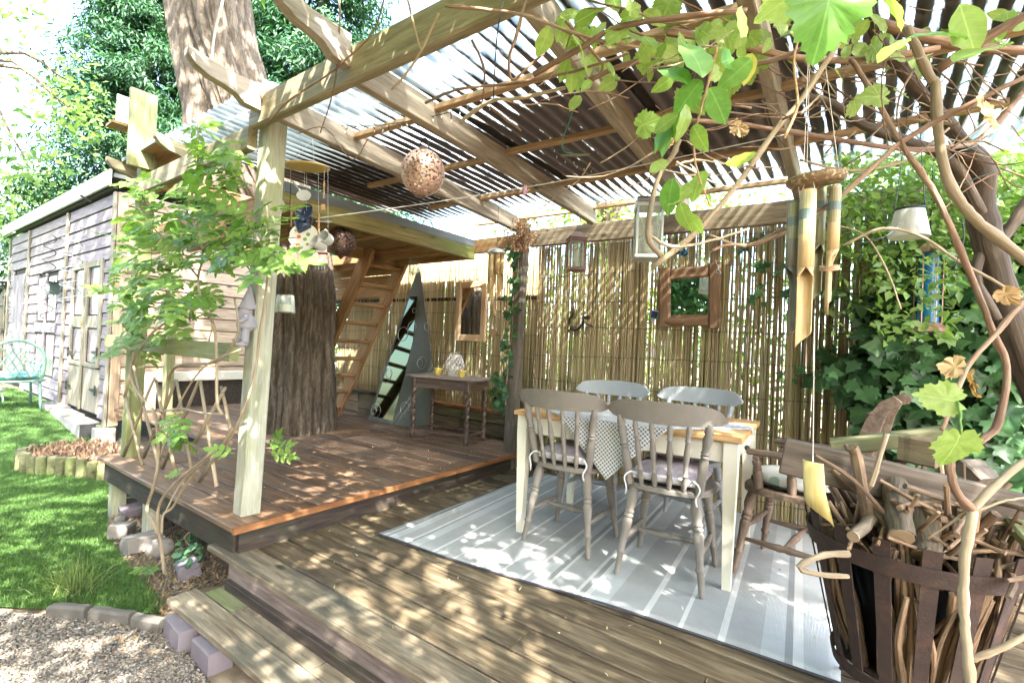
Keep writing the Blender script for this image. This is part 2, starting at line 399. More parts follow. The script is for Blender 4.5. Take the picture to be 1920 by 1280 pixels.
xs = np.concatenate([[-90,-60,-40,-25,-18], np.arange(-14, 6.1, .5), [9,14,25,45,80]]); ys = np.concatenate([[-70,-40,-22,-12,-8], np.arange(-5, 8.1, .5), [11,16,25,40,75]])
vs = [(x, y, gz(x, y)-.012+ (R(-.008,.008) if abs(x)<14 else 0)) for x in xs for y in ys]
ny = len(ys); fs = [(i*ny+j, (i+1)*ny+j, (i+1)*ny+j+1, i*ny+j+1) for i in range(len(xs)-1) for j in range(ny-1)]
tag(MB().add(vs, fs).obj('ground', M_soil), kind='structure')

def inpoly(x, y, P):
    c = False; j = len(P)-1
    for i in range(len(P)):
        if (P[i][1] > y) != (P[j][1] > y) and x < (P[j][0]-P[i][0])*(y-P[i][1])/(P[j][1]-P[i][1])+P[i][0]: c = not c
        j = i
    return c
edge = [(-400,1120),(-60,1132),(60,1140),(170,1138),(235,1148),(300,1148),(306,1136),(288,1108),(250,1072),(218,1030),(200,985),(203,940),(212,900)]
lawn = [tuple(at(x, y, Z=GZ))[:2] for x, y in edge] + [(-4.75,1.3),(-5.2,1.9),(-7.6,1.92),(-14,1.98),(-24,3.2),(-24,-6),(-6,-6)]
# turf sheet as a fan of small cells clipped to the lawn outline
mb = MB(); st = .25
for i in range(int(22/st)):
    for j in range(int(9/st)):
        x, y = -24+i*st, -6+j*st
        if x+st/2 < -6.9 and inpoly(x+st/2, y+st/2, lawn):
            mb.add([(x+a*st, y+b*st, gz(x+a*st, y+b*st)) for a, b in ((0,0),(1,0),(1,1),(0,1))], [(0,1,2,3)])
near = [p for p in lawn if p[0] > -6.9]; k = next(i for i in range(len(near)) if near[i] == lawn[len(edge)]) if lawn[len(edge)][0] > -6.9 else None
c1_ = (-6.87, 1.91); c2_ = (-6.87, -6)
np_ = [p for p in lawn[:len(edge)] if p[0] > -6.9]+[q for q in lawn[len(edge):len(edge)+2]]+[c1_, c2_, lawn[-1]]
mb.add([(x, y, GZ) for x, y in np_], [tuple(range(len(np_)))])
lo = mb.obj('lawn', M_turf); tag(lo, kind='structure')
# blades
M_grass = leafmat('turf blade', (.055,.125,.026), (.12,.21,.055), .3, .5)
def blades(name, pts, h, wd, mat, lean=.4, seed=3, hv=.4):
    r = np.random.default_rng(seed); n_ = len(pts); P = np.array(pts)
    a = r.uniform(0, 2*np.pi, n_); L = h*r.uniform(1-hv, 1+hv, n_); t = r.uniform(0, lean, n_); b = r.uniform(0, 2*np.pi, n_)
    u = np.stack([np.cos(a), np.sin(a), np.zeros(n_)], 1)*wd/2
    up = np.stack([np.cos(b)*np.sin(t), np.sin(b)*np.sin(t), np.cos(t)], 1)*L[:, None]
    dr = np.stack([np.cos(b), np.sin(b), np.zeros(n_)], 1)*(L*t*.5)[:, None]
    v = np.stack([P-u, P+u, P+up*.55+u*.8, P+up*.55-u*.8, P+up+dr], 1).reshape(-1, 3)
    k = np.arange(n_)[:, None]*5
    f = np.concatenate([k+[0,1,2], k+[0,2,3], k+[3,2,4]])
    return link(name, numesh(name, v, f), None, None, mat)
pts = []
while len(pts) < 90000:
    D = 1.6+ 7.5*random.random()**1.5; px = R(-60, 330)
    d = RM.T @ np.array([(px-960)/F, 1, 0]); x, y = d[0]*D*1.0, d[1]*D
    if inpoly(x, y, lawn): pts.append((x, y, gz(x, y)-.004))
tag(blades('turf_grass', pts, .028, .0045, M_grass, .7), 'short green artificial turf of the lawn', None, None, 'stuff')

# gravel: a base sheet and loose pebbles
gp = [tuple(at(x, y, Z=GZ))[:2] for x, y in [(-260,1145),(-50,1142),(60,1150),(170,1150),(240,1160),(305,1165),(400,1290),(330,1500),(-400,1500)]]
mb = MB(); mb.add([(x, y, GZ-.006) for x, y in gp], [tuple(range(len(gp)))]); tag(mb.obj('gravel_path', M_gravbase), kind='structure')
ico = np.array([(0,0,1),(.9,0,.3),(.28,.86,.35),(-.75,.5,.3),(-.7,-.55,.35),(.3,-.85,.3),(0,0,-.6)])
icf = np.array([(0,1,2),(0,2,3),(0,3,4),(0,4,5),(0,5,1),(6,2,1),(6,3,2),(6,4,3),(6,5,4),(6,1,5)])
def pebbles(name, pts, s0, s1, mat, seed=5, flat=.6):
    r = np.random.default_rng(seed); n_ = len(pts); P = np.array(pts)
    s = r.uniform(s0, s1, n_)[:, None]*r.uniform(.7, 1.3, (n_, 3)); s[:, 2] *= flat
    a = r.uniform(0, 2*np.pi, n_); c, q = np.cos(a)[:, None], np.sin(a)[:, None]
    v = ico[None]*s[:, None, :]*r.uniform(.8, 1.2, (n_, 7, 1)); x = v[..., 0]*c-v[..., 1]*q; y = v[..., 0]*q+v[..., 1]*c
    v = np.stack([x, y, v[..., 2]], -1)+P[:, None, :]
    f = (icf[None]+np.arange(n_)[:, None, None]*7).reshape(-1, 3)
    return link(name, numesh(name, v.reshape(-1, 3), f), None, None, mat)
n = N('pebble'); g = n.n('NewGeometry'); n.set(n.ramp(g.outputs['Random Per Island'], [(0,(.07,.065,.06)),(.35,(.15,.13,.105)),(.6,(.225,.195,.155)),(.8,(.22,.165,.11)),(1,(.33,.305,.265))]), .85); M_peb = keep(n)
pts = []
while len(pts) < 14000:
    px, py = R(-40, 480), R(1140, 1300); p = at(px, py, Z=GZ)
    if inpoly(p.x, p.y, gp): pts.append((p.x, p.y, GZ+R(-.006, .003)))
tag(pebbles('gravel', pts, .004, .0105, M_peb), 'loose mixed grey and buff gravel of the path', None, None, 'stuff')
# fallen leaves and bark crumbs on the soil strip between lawn and deck
M_litter = leafmat('leaf litter', (.17,.11,.06), (.32,.24,.14), .15, .7)
strip = [(200,930),(215,890),(262,900),(300,960),(370,1010),(440,1090),(330,1110),(310,1165),(255,1080),(215,1035)]
sp = [tuple(at(x, y, Z=GZ))[:2] for x, y in strip]
pts = []
while len(pts) < 1500:
    i, j = R(195, 440), R(890, 1240); p = at(i, j, Z=GZ)
    if inpoly(p.x, p.y, sp) or (R(0,1) < .12 and inpoly(p.x, p.y, gp) and i > 90): pts.append((p.x, p.y, GZ+R(-.003, .012)))
tag(blades('leaf_litter', pts, .024, .011, M_litter, 1.5, 8), 'dry fallen leaves scattered on the soil strip', None, None, 'stuff')
pts = []
while len(pts) < 2500:
    i, j = R(195, 440), R(890, 1120); p = at(i, j, Z=GZ)
    if inpoly(p.x, p.y, sp): pts.append((p.x, p.y, GZ+R(-.006, .004)))
tag(pebbles('soil_crumbs', pts, .003, .012, M_peb, 9), 'stony crumbs of soil along the edge of the deck', None, None, 'stuff')

# ---------------------------------------------------------------- lower deck and steps
deck = thing('lower_deck', None, None, (-1, 2.5, 0)); tag(deck, kind='structure')
y = 1.2; k = 0
while y < 3.95:
    wd = .165; x0, x1 = -2.84, 2.6
    if k > 0: x0 = -2.62 - R(0, .05)
    cuts = [x0, {0: 3, 1: 1.3, 2: -1.06, 3: -.42}.get(k, R(-1, 1.5)), x1]
    for a, b in ((cuts[0], min(cuts[1], x1)), (cuts[1], x1)):
        if b-a > .05: plank('deck_board', (a+.002, y+wd/2, -.016+R(-.003,.002)), (b-.002, y+wd/2, -.016+R(-.003,.002)), wd-.011, .032, M_step if k == 0 else M_deck, deck, .005, 6, .0015)
    y += wd; k += 1
plank('joist', (-2.6, 1.22, -.16), (2.5, 1.22, -.16), .05, .1, M_dark, deck)
for x in (-2.2, -1, .2, 1.4): plank('joist', (x, 1.26, -.1), (x, 3.9, -.1), .05, .13, M_dark, deck)
plank('riser_board', (-2.62, 1.232, -.098), (2.6, 1.232, -.098), .02, .13, M_riser, deck, .004, 6, .001)
for x in (-1.9, .1): plank('post', (x, 1.4, -.05), (x, 1.4, GZ-.05), .09, .09, M_dark, deck)
# far dark edge board where the deck meets the sleeper wall, and moss line
step = thing('garden_step', None, None, (-1.5, 1.05, -.15)); tag(step, kind='structure')
plank('tread_board', (-2.70, 1.045, -.167), (2.0, 1.045, -.167), .135, .036, M_step, step, .006, 8, .002)
plank('tread_board', (-2.64, 1.172, -.172), (-2.36, 1.172, -.17), .095, .03, M_mossy, step, .004)
plank('tread_board', (-2.355, 1.172, -.172), (-1.72, 1.172, -.172), .095, .03, M_step, step, .004)
plank('tread_board', (-1.715, 1.172, -.173), (2.0, 1.172, -.173), .095, .03, M_step, step, .004, 6, .002)
for x in (-2.3, -1.6, -.6, .6): plank('bearer', (x, 1.0, -.235), (x, 1.2, -.235), .06, .095, M_dark, step)
for (x, y, s, mt, lb) in ((-2.52, .985, (.20,.10,.10), M_brick, 'mauve grey paving block propping the left end of the bottom step'),
                      (-2.26, 1.0, (.18,.1,.095), M_brick, 'pinkish paving block tucked behind the first under the bottom step')):
    o = MB().box((0,0,0), s, ch=.006).obj('paving_block', mt, None, False); o.matrix_basis = Matrix.Translation((x, y, GZ+s[2]/2-.012)) @ Matrix.Rotation(R(-.15,.3), 4, 'Z'); tag(o, lb, 'paving block', 'paving blocks under the step')

# ---------------------------------------------------------------- raised deck
RZ = .155
rd = thing('raised_deck', None, None, (-4, 2.5, RZ)); tag(rd, kind='structure')
plank('edge_board', (-4.78, 1.29, RZ-.016), (-2.592, 1.29, RZ-.016), .155, .032, M_deckup, rd, .005, 5, .001)
y = 1.372; k = 0
while y < 4.1:
    wd = .165; xl = -4.9 if y < 1.9 else -7.5
    c = R(-4.6, -3.2)
    for a, b in ((xl, c), (c, -2.592)):
        plank('deck_board', (a+.002, y+wd/2, RZ-.017+R(-.002,.002)), (b-.002, y+wd/2, RZ-.017+R(-.002,.002)), wd-.011, .032, M_deckup, rd, .004, 4, .001)
    y += wd; k += 1
plank('edge_trim', (-2.581, 1.215, RZ-.019), (-2.581, 3.9, RZ-.019), .022, .036, M_trim, rd, .003, 6, .0006)
plank('fascia', (-2.626, 1.262, RZ-.105), (-2.626, 3.9, RZ-.105), .03, .135, M_dark, rd, .004)
plank('fascia', (-4.72, 1.262, RZ-.11), (-2.642, 1.262, RZ-.11), .03, .15, M_dark, rd, .004)
plank('fascia', (-4.735, 1.25, RZ-.11), (-4.735, 1.9, RZ-.11), .03, .15, M_dark, rd, .004)
for x in (-4.6, -3.9): plank('support_post', (x, 1.3, RZ-.04), (x, 1.3, GZ-.05), .09, .09, M_post, rd)
for x in (-6, -5): plank('joist', (x, 1.95, RZ-.1), (x, 4.0, RZ-.1), .05, .13, M_dark, rd)

pts = []
while len(pts) < 170:
    x, y = R(-5,.4), R(1.3,3.7); z = RZ+.002 if x < -2.62 else .002
    if x > -2.62 and y > 2.0 and x < 0 and R(0,1) < .6: continue
    pts.append((x, y, z+(.011 if x > -2.2 and y > 2.0 and x < 0 else 0)))
tag(blades('fallen_petals', pts, .013, .009, leafmat('petal litter', (.35,.28,.15), (.6,.57,.48), .2, .7), 1.5, 15), 'tiny pale petals and bits of leaf scattered over the boards', None, None, 'stuff')
# ---------------------------------------------------------------- stones along the deck
st_ = [(232,935,.11,'grey brick'),(250,952,.13,'square'),(225,965,.07,'pale'),(228,990,.13,'flat'),(265,1015,.15,'buff'),(300,1025,.14,'tall'),(352,1062,.12,'mauve'),(228,915,.1,'dark'),(215,978,.06,'small')]
sl = ['grey stone beside the green deck support','mauve square stone below the raised deck edge','small pale round stone at the lawn edge','flat tilted paving stone beside the lawn','large buff stone in front of the shrub stems','upright grey stone behind the shrub stems','mauve broken block next to the ivy tuft','dark stone furthest along the deck near the log roll','smallest stone at the lawn edge']
for (px, py, s, nm), lb in zip(st_, sl):
    p = at(px, py+14, Z=GZ); mb = MB()
    if nm in ('grey brick','square','flat','mauve','buff'):
        mb.box((0,0,0), (s*1.25, s*.9, s*.7), ch=s*.1)
    else:
        mb.ball((0,0,0), s*.6, 8, 6, (1, .8, .75))
    mb.v = [tuple(c*R(.9,1.1) for c in q) for q in mb.v]
    o = mb.obj('stone', M_brick if nm in ('square','mauve') else M_stone, None, False if nm in ('grey brick','square','flat','mauve','buff') else True)
    o.matrix_basis = Matrix.Translation((p.x, p.y, GZ+s*.28)) @ Euler((R(-.2,.2), R(-.2,.2), R(0,3))).to_matrix().to_4x4()
    tag(o, lb, 'stone', 'stones along the deck edge')
M_edge = plain('dark edging stone', (.11,.10,.085), .9, var=.35, sc=12, bump=.5)
for (a, b, lb) in (((172,1158),(248,1168),'long dark edging stone between lawn and gravel'), ((252,1172),(305,1180),'short grey edging stone at the corner of the lawn'), ((95,1152),(165,1156),'pale sunlit edging stone beside the gravel')):
    p, q = at(*a, Z=GZ), at(*b, Z=GZ)
    o = plank('edging_stone', p+V(0,0,.02), q+V(0,0,.02), .05, .07, M_edge, None, .012, 3, .004); tag(o, lb, 'edging stone', 'edging stones by the gravel')

# ---------------------------------------------------------------- log roll bed
lr = thing('log_roll_bed', 'raised bed edged with a roll of short green half logs and filled with brown bark', 'raised bed', (-6.6, 1.5, GZ))
ring = spline([(-5.3,1.63,0),(-5.75,1.5,0),(-6.2,1.3,0),(-6.45,1.14,0),(-6.72,1.1,0),(-6.95,1.2,0),(-7.1,1.42,0),(-7.15,1.65,0)], 8)
acc = 0; prev = ring[0]
for q in ring:
    acc += (q-prev).length; prev = q
    if acc > .088:
        acc = 0; h = R(.16,.185); mb = MB(); mb.lathe([(.042,-.05),(.043,h-.012),(.036,h)], 8)
        o = mb.obj('half_log', M_mossy, lr, 40); o.matrix_basis = Matrix.Translation((q.x, q.y, GZ))
mb = MB(); cx, cy = -6.3, 1.55
mb.add([(q.x, q.y, GZ+.10) for q in ring]+[(-7.1,1.88,GZ+.1),(-5.3,1.88,GZ+.1)], [tuple(range(len(ring)+2))]); mb.obj('soil_fill', M_soil, lr)
pts = []
while len(pts) < 900:
    x, y = R(-7.1,-5.3), R(1.1,1.85)
    if inpoly(x, y, [(q.x, q.y) for q in ring]+[(-7.1,1.9),(-5.3,1.9)]): pts.append((x, y, GZ+.1+R(0,.03)))
o = blades('bark_chips', pts, .07, .02, leafmat('bark chips', (.10,.055,.03), (.26,.17,.11), .05, .8), 1.5, 12); o.parent = lr; o.matrix_parent_inverse = W[lr.name].inverted(); o['kind'] = 'stuff'
# ---------------------------------------------------------------- shed
SX, SY = -7.6, 2.0
sh = thing('shed', 'long pale timber shed with lap cladding, glazed double doors and a felt edged roof', 'shed', (-10.5, 3.2, -.1))
XL = -13.9
def roofz(x): return 2.86
zb = -.02
nb = 17; bh = (2.86-zb)/nb
# front cladding: boards of a shiplap wall, cut round the openings
openings = [(-9.42,-7.98,.02,2.06), (-11.55,-10.25,.28,2.0), (-13.55,-12.55,.05,2.1)]
for i in range(nb):
    z = zb+i*bh; segs_ = [(XL+.05, SX-.05)]
    for (a, b, c, d) in openings:
        if z+bh*.5 > c and z+bh*.5 < d:
            new = []
            for s, e in segs_:
                if b <= s or a >= e: new.append((s, e))
                else:
                    if a-s > .03: new.append((s, a))
                    if e-b > .03: new.append((b, e))
            segs_ = new
    for s, e in segs_:
        plank('cladding_board', (s, SY+.012, z+bh/2), (e, SY+.012, z+bh/2), bh-.012, .024, M_shed, sh, .004, 1, 0, up=(0,-1,.09))
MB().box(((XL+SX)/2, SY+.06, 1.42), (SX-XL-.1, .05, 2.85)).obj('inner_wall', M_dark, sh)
for x, wd in ((XL, .07), (-12.25, .08), (-9.75, .08), (SX-.03, .08)): plank('batten', (x, SY-.018, zb-.06), (x, SY-.018, 2.84), wd, .03, M_shedtrim, sh, .004, up=(0,-1,0))
plank('skid', (XL, SY-.0, -.09), (SX, SY-.0, -.13), .09, .1, M_mossy, sh, .006)
plank('fascia', (XL-.25, SY-.09, 3.0), (SX+.02, SY-.09, 3.0), .2, .03, plain('grey green felt edge', (.44,.45,.40), .8, var=.12, dirt=(.52,.48,.38), dirt_amt=.2), sh, .004, up=(0,-1,0))
MB().box(((XL+SX)/2-.1, SY+1.1, 3.045), (SX-XL+.2, 2.3, .05)).obj('roof', plain('roof felt', (.07,.075,.07), .9), sh)
plank('soffit', (XL-.2, SY-.025, 2.892), (SX, SY-.025, 2.892), .05, .02, M_dark, sh)
# double doors, each with two glazed lights, boards and T hinges
for x0, x1, hs in ((-9.40,-8.71,-1), (-8.69,-8.0,1)):
    d = MB().box(((x0+x1)/2, SY+.03, 1.03), (x1-x0-.02, .012, 2.02)).obj('door', M_dark, sh)
    nbd = 6; bw = (x1-x0)/nbd
    for i in range(nbd): plank('door_board', (x0+bw*(i+.5), SY+.005, .03), (x0+bw*(i+.5), SY+.005, .60), bw-.006, .02, M_shedtrim, d, .003, up=(0,-1,0))
    for i in range(nbd): plank('door_board', (x0+bw*(i+.5), SY+.004, 1.14), (x0+bw*(i+.5), SY+.004, 1.30), bw-.006, .02, M_shedtrim, d, .003, up=(0,-1,0))
    for a in (x0+.05, x1-.05): plank('stile', (a, SY-.008, .62), (a, SY-.008, 2.04), .1, .024, M_shedtrim, d, .003, up=(0,-1,0))
    plank('rail', (x0+.1, SY-.008, 2.0), (x1-.1, SY-.008, 2.0), .09, .024, M_shedtrim, d, .003, up=(0,-1,0))
    plank('rail', (x0+.1, SY-.008, .64), (x1-.1, SY-.008, .64), .06, .024, M_shedtrim, d, .003, up=(0,-1,0))
    for c, e in ((.68,1.12), (1.32,1.95)):
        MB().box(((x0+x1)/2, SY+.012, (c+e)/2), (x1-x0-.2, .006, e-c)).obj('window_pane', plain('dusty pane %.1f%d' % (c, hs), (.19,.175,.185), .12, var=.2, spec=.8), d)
    for hz in (.33, .82) if hs > 0 else (.30, .78):
        hx = x1-.03 if hs > 0 else x0+.03; mb = MB()
        mb.box((hx, SY-.03, hz), (.05,.01,.13)); mb.prism([(0,-.025),(.22,-.012),(.22,.012),(0,.025)], .008, Matrix.Translation((hx, SY-.026, hz)) @ Matrix.Rotation(math.pi if hs > 0 else 0, 4, 'Y').to_4x4() @ Matrix.Rotation(math.pi/2, 4, 'X'))
        mb.obj('hinge', M_black, d)
    if hs < 0: MB().box((x1-.02, SY-.035, 1.2), (.04,.03,.06), ch=.006).obj('padlock', plain('brass', (.45,.33,.14), .35, .8), d)
plank('door_post', (-8.70, SY-.026, .02), (-8.70, SY-.026, 2.05), .05, .02, M_shedtrim, sh, .003, up=(0,-1,0))
# window of four panes between battens
for x0 in (-11.5, -10.88):
    for c, e in ((.32,1.02), (1.2,1.96)):
        f = MB().box((x0+.29, SY+.02, (c+e)/2), (.56,.012,e-c)).obj('window', M_dark, sh)
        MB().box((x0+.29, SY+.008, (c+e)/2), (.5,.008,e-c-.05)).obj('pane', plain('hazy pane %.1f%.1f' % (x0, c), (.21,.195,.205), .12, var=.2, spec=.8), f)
plank('window_rail', (-11.58, SY-.008, 1.11), (-10.2, SY-.008, 1.11), .16, .024, M_shed, sh, .004, up=(0,-1,0))
plank('window_stile', (-10.93, SY-.004, .28), (-10.93, SY-.004, 2.0), .09, .024, M_shed, sh, .004, up=(0,-1,0))
dl = MB().box((-13.05, SY+.02, 1.07), (.98,.012,2.04)).obj('door', M_dark, sh)
for i in range(9): plank('door_board', (-13.5+i*.112, SY+.0, .06), (-13.5+i*.112, SY+.0, 2.08), .106, .02, M_shed, dl, .003, up=(0,-1,0))
MB().box((-13.35, SY-.02, .75), (.2,.01,.04)).obj('hinge', M_black, dl)
# end wall towards the deck
for i in range(nb):
    z = zb+i*bh
    plank('end_board', (SX+.012, SY+.06, z+bh/2), (SX+.012, SY+2.1, z+bh/2), bh-.010, .024, M_shedend, sh, .004, 1, 0, up=(1,0,.09))
plank('corner_board', (SX+.03, SY+.05, zb-.05), (SX+.03, SY+.05, 2.84), .1, .03, M_shedend, sh, .004, up=(1,0,0))
MB().box((SX-.05, SY+1.1, 1.4), (.05, 2.1, 2.8)).obj('end_lining', M_dark, sh)
# white painted bench front against the end wall
bn = thing('bench_box', 'low bench with a white painted top rail over a dark block filling its shaded gap against the shed end', 'bench', (-7.2, 3.0, RZ))
plank('top_rail', (-7.18, 2.35, .56), (-7.18, 4.0, .56), .12, .03, M_cream, bn, .004, up=(1,0,0))
MB().box((-7.35, 3.18, .32), (.3, 1.64, .36), ch=.01).obj('box', M_dark, bn)  # dark block stands in for the shaded gap below the rail
plank('end_panel', (-7.16, 2.3, RZ), (-7.16, 2.3, .62), .12, .03, M_cream, bn, .004, up=(1,0,0))
gp_ = plank('green_post', (-6.85, 2.38, RZ), (-6.85, 2.38, 2.3), .09, .09, M_rail, None, .006); tag(gp_, 'thin bright green post standing on the deck before the shed end', 'post')
# lamp on the shed wall
lt = thing('wall_lamp', 'small dark green box lamp on the shed wall beside the window', 'lamp', (-9.83, SY-.05, 1.72))
MB().box((-9.98, SY-.1, 1.70), (.16,.12,.17), ch=.012).obj('lamp_body', plain('green black metal', (.05,.08,.07), .4, .3), lt)
MB().box((-9.98, SY-.165, 1.71), (.13,.01,.10)).obj('lamp_glass', M_frost, lt)
MB().box((-9.98, SY-.1, 1.795), (.2,.15,.02)).obj('lamp_cap', M_black, lt)
# wire spirals hanging at the shed front
for nm, lb, cx, z0, rr, tn, mt in (('wire_spiral', 'dark wire spiral hung before the batten of the shed wall', -9.5, 2.42, .13, 6, M_black), ('wire_spiral', 'pale wire spinner hung in front of the shed doors', -8.35, 2.42, .2, 5, M_galv)):
    P = [V(cx+rr*math.cos(t*.5), SY-.25+rr*.5*math.sin(t*.5), z0-.1*t*.5/ math.pi) for t in range(int(tn*4*math.pi))]
    o = MB().tube(P, .006, 5).obj(nm, mt, None, True); tag(o, lb, 'wire spiral', 'wire spirals on the shed')
rd_ = MB().tube([(-8.3,SY-.1,2.80),(-7.6,SY-.35,2.70)], .012, 6).obj('rod', M_black); tag(rd_, 'thin black rod sticking out under the shed roof edge', 'rod')
# concrete block step
bs = thing('block_step', 'row of three pale concrete blocks laid as a doorstep before the shed', 'doorstep', (-8.9, 1.88, GZ))
for i in range(3): MB().box((-9.6+i*.7, 1.9, -.16+.03*(2-i)), (.69,.22,.2), ch=.006).obj('concrete_block', M_block, bs)
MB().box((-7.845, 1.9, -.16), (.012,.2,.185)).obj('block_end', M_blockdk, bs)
o = MB().box((-7.62, 1.98, GZ+.09), (.16,.2,.2), ch=.01).obj('support_block', M_block); tag(o, 'single concrete block under the near corner of the shed', 'block')
# fence at the far left
fc = thing('trellis_fence', 'brown slatted fence panel at the far left beyond the shed', 'fence', (-14.6, 2.0, -.05))
for i in range(9): plank('slat', (-15.6+i*.16, 2.0, -.05), (-15.6+i*.16, 2.0, 1.95), .13, .02, M_deck, fc, up=(0,-1,0))
for z in (.2, 1.0, 1.9): plank('rail', (-15.7, 1.97, z), (-14.2, 1.97, z), .08, .03, M_dark, fc, up=(0,-1,0))
plank('cap', (-15.7, 1.9, 2.05), (-14.15, 1.9, 1.98), .2, .05, M_dark, fc)

# ---------------------------------------------------------------- green metal garden chair with cushion
gcx, gcy, gz0 = -9.75, 1.45, -.06
gc = thing('garden_chair', 'pale mint metal garden armchair with arched lattice back beside the shed', 'garden chair', (gcx, gcy, gz0))
def gp3(x, y, z): return V(gcx+x, gcy+y, gz0+z)
arch = [gp3(.30+.10*(q[1]-.45)/.5, q[0], q[1]) for q in [(-.28,.45),(-.29,.7),(-.25,.85),(-.13,.95),(0,.985),(.13,.95),(.25,.85),(.29,.7),(.28,.45)]]
MB().tube(spline(arch, 4), .022, 6).obj('back_hoop', M_mint, gc, True)
for i in range(-3, 4):
    for sgn in (-1, 1):
        y0, y1 = i*.08, i*.08+sgn*.22
        if abs(y1) < .28: MB().tube([gp3(.305,y0,.47), gp3(.385,y1,.47+.42*(1-(abs(y1)/.33)**3*.5))], .008, 4).obj('back_lattice', M_mint, gc)
MB().tube(spline([gp3(-.26,-.27,.42),gp3(-.27,.27,.42),gp3(.3,.28,.42),gp3(.3,-.28,.42),gp3(-.26,-.27,.42)],4), .016, 6).obj('seat_frame', M_mint, gc, True)
MB().box(gp3(.02,0,.42), (.54,.52,.012)).obj('seat', M_mint, gc)
for sx, sy in ((-1,-1),(-1,1),(1,-1),(1,1)):
    MB().tube([gp3(.28*sx,.26*sy,.42), gp3(.31*sx,.28*sy,.0)], .017, 6).obj('leg', M_mint, gc, True)
for sy in (-1, 1):
    a = MB().tube(spline([gp3(.33,.28*sy,.68),gp3(.1,.3*sy,.62),gp3(-.2,.3*sy,.66),gp3(-.33,.29*sy,.62),gp3(-.27,.27*sy,.42)],4), .017, 6).obj('armrest', M_mint, gc, True)
    for i in range(6):
        x = -.25+i*.1
        MB().tube([gp3(x,.28*sy,.43), gp3(x+.09,.3*sy,.63)], .007, 4).obj('arm_lattice', M_mint, a)
        MB().tube([gp3(x+.09,.28*sy,.43), gp3(x,.3*sy,.63)], .007, 4).obj('arm_lattice', M_mint, a)
MB().tube([gp3(-.28,-.27,.1), gp3(.29,-.27,.1)], .012, 5).obj('stretcher', M_mint, gc)
def pillow(c, sx, sy, h, nx=12, ny=10, M=None, rnd=3.5):
    mb = MB()
    for sg in (1, -1):
        def fn(u, v):
            a, b = u*2-1, v*2-1
            e = (1-abs(a)**rnd)*(1-abs(b)**rnd)
            s = 1-.06*(a*a*b*b)
            return (a*sx*s, (b if sg > 0 else -b)*sy*s, sg*h*max(0, e)**.45*(1+.06*math.sin(7*a+3*b)))
        mb.grid(fn, nx, ny)
    T = Matrix.Translation(Vector(c)) @ (M or Matrix.Identity(4)); mb.v = [tuple(T @ Vector(q)) for q in mb.v]
    return mb
n = N('turquoise print'); v = n.co((1,1,1), False); a = n.noise(v, 14, 3); n.set(n.ramp(a, [(.40,(.48,.52,.51)),(.5,(.14,.38,.42)),(.6,(.08,.24,.31)),(.68,(.4,.5,.5))]), .8); M_turq = keep(n)
o = pillow(gp3(.0,0,.48), .27, .27, .055).obj('seat_cushion', M_turq, None, True); tag(o, 'turquoise and white printed cushion on the mint metal garden chair', 'cushion')
tb = thing('slab_table', 'low grey slab on a mint metal frame in front of the garden chair', 'garden table', (-11.0, 1.2, gz0))
MB().box((-10.9, 1.3, .16), (.7,.5,.04), ch=.008).obj('slab', M_stone, tb)
for sx in (-1, 1):
    for sy in (-1, 1): MB().tube([(-10.9+.3*sx, 1.3+.2*sy, .14),(-10.9+.32*sx, 1.3+.22*sy, gz0-.02)], .014, 5).obj('leg', M_mint, tb)

# ---------------------------------------------------------------- conifer bed of bark behind is in the tree section
# ---------------------------------------------------------------- reed screens and the fence behind
def reed_screen(name, label, x0, x1, y, z0, z1, nr, seed, gapf):
    r = random.Random(seed)
    t = thing(name, label, 'reed screen', ((x0+x1)/2, y, z0))
    meshes = []
    for k in range(9):
        mb = MB(); pts = []; rad = []; rr = r.uniform(.0052, .0082)
        for i in range(7):
            pts.append((0 if i in (0,) else r.uniform(-.004,.004), r.uniform(-.003,.003), (z1-z0)*i/6)); rad.append(rr*r.uniform(.85,1.1))
        mb.tube([V(p[2], p[0], p[1]) for p in pts], rad, 6); me = mb.mesh('reed', True); me.materials.append(M_reed[k % 3]); meshes.append(me)
    step_ = (x1-x0)/nr
    for i in range(nr):
        if r.random() < gapf: continue
        x = x0+step_*(i+.5)+r.uniform(-.35,.35)*step_; sc = r.uniform(.8, 1.25)
        zz = z0+r.uniform(-.03,.03); tilt = r.gauss(0, .006)
        Mx = Matrix.Translation((x, y+r.uniform(-.006,.006), zz)) @ Matrix.Rotation(tilt, 4, 'Y') @ Matrix.Rotation(-math.pi/2, 4, 'Y') @ Matrix.Diagonal((1, sc, sc, 1))
        link('reed', r.choice(meshes), t, Mx)
    mb = MB()
    for i in range(int(nr*.8)):
        x = r.uniform(x0, x1); rr = r.uniform(.005,.0075); mb.tube([V(x,y+.022,z0-.01), V(x+r.uniform(-.012,.012),y+.024,(z0+z1)/2), V(x+r.uniform(-.02,.02),y+.022,z1+r.uniform(-.04,.03))], rr, 5)
    o = mb.obj('back_reeds', M_reedg, t, True); o['kind'] = 'stuff'
    for z in np.arange(z0+.12, z1, .24):
        P = [V(x, y-.009, z+.012*math.sin(x*2.1+z*9)+r.uniform(-.004,.004)) for x in np.arange(x0, x1+.01, .08)]
        MB().tube(P, .0018, 4).obj('binding_wire', M_black, t)
    return t
reed_screen('reed_screen', 'tall bamboo reed screen behind the dining table, sunlit and full of gaps', -2.52, .56, 3.86, .0, 2.10, 296, 3, .02)
reed_screen('reed_screen', 'shaded bamboo reed screen behind the ladder and side table', -6.0, -2.62, 4.13, .42, 2.12, 299, 5, .02)
sl_ = thing('sleeper_wall', 'low wall of mossy reused timber sleepers below the shaded reed screen', 'wall', (-4.2, 4.14, RZ))
x = -6.3
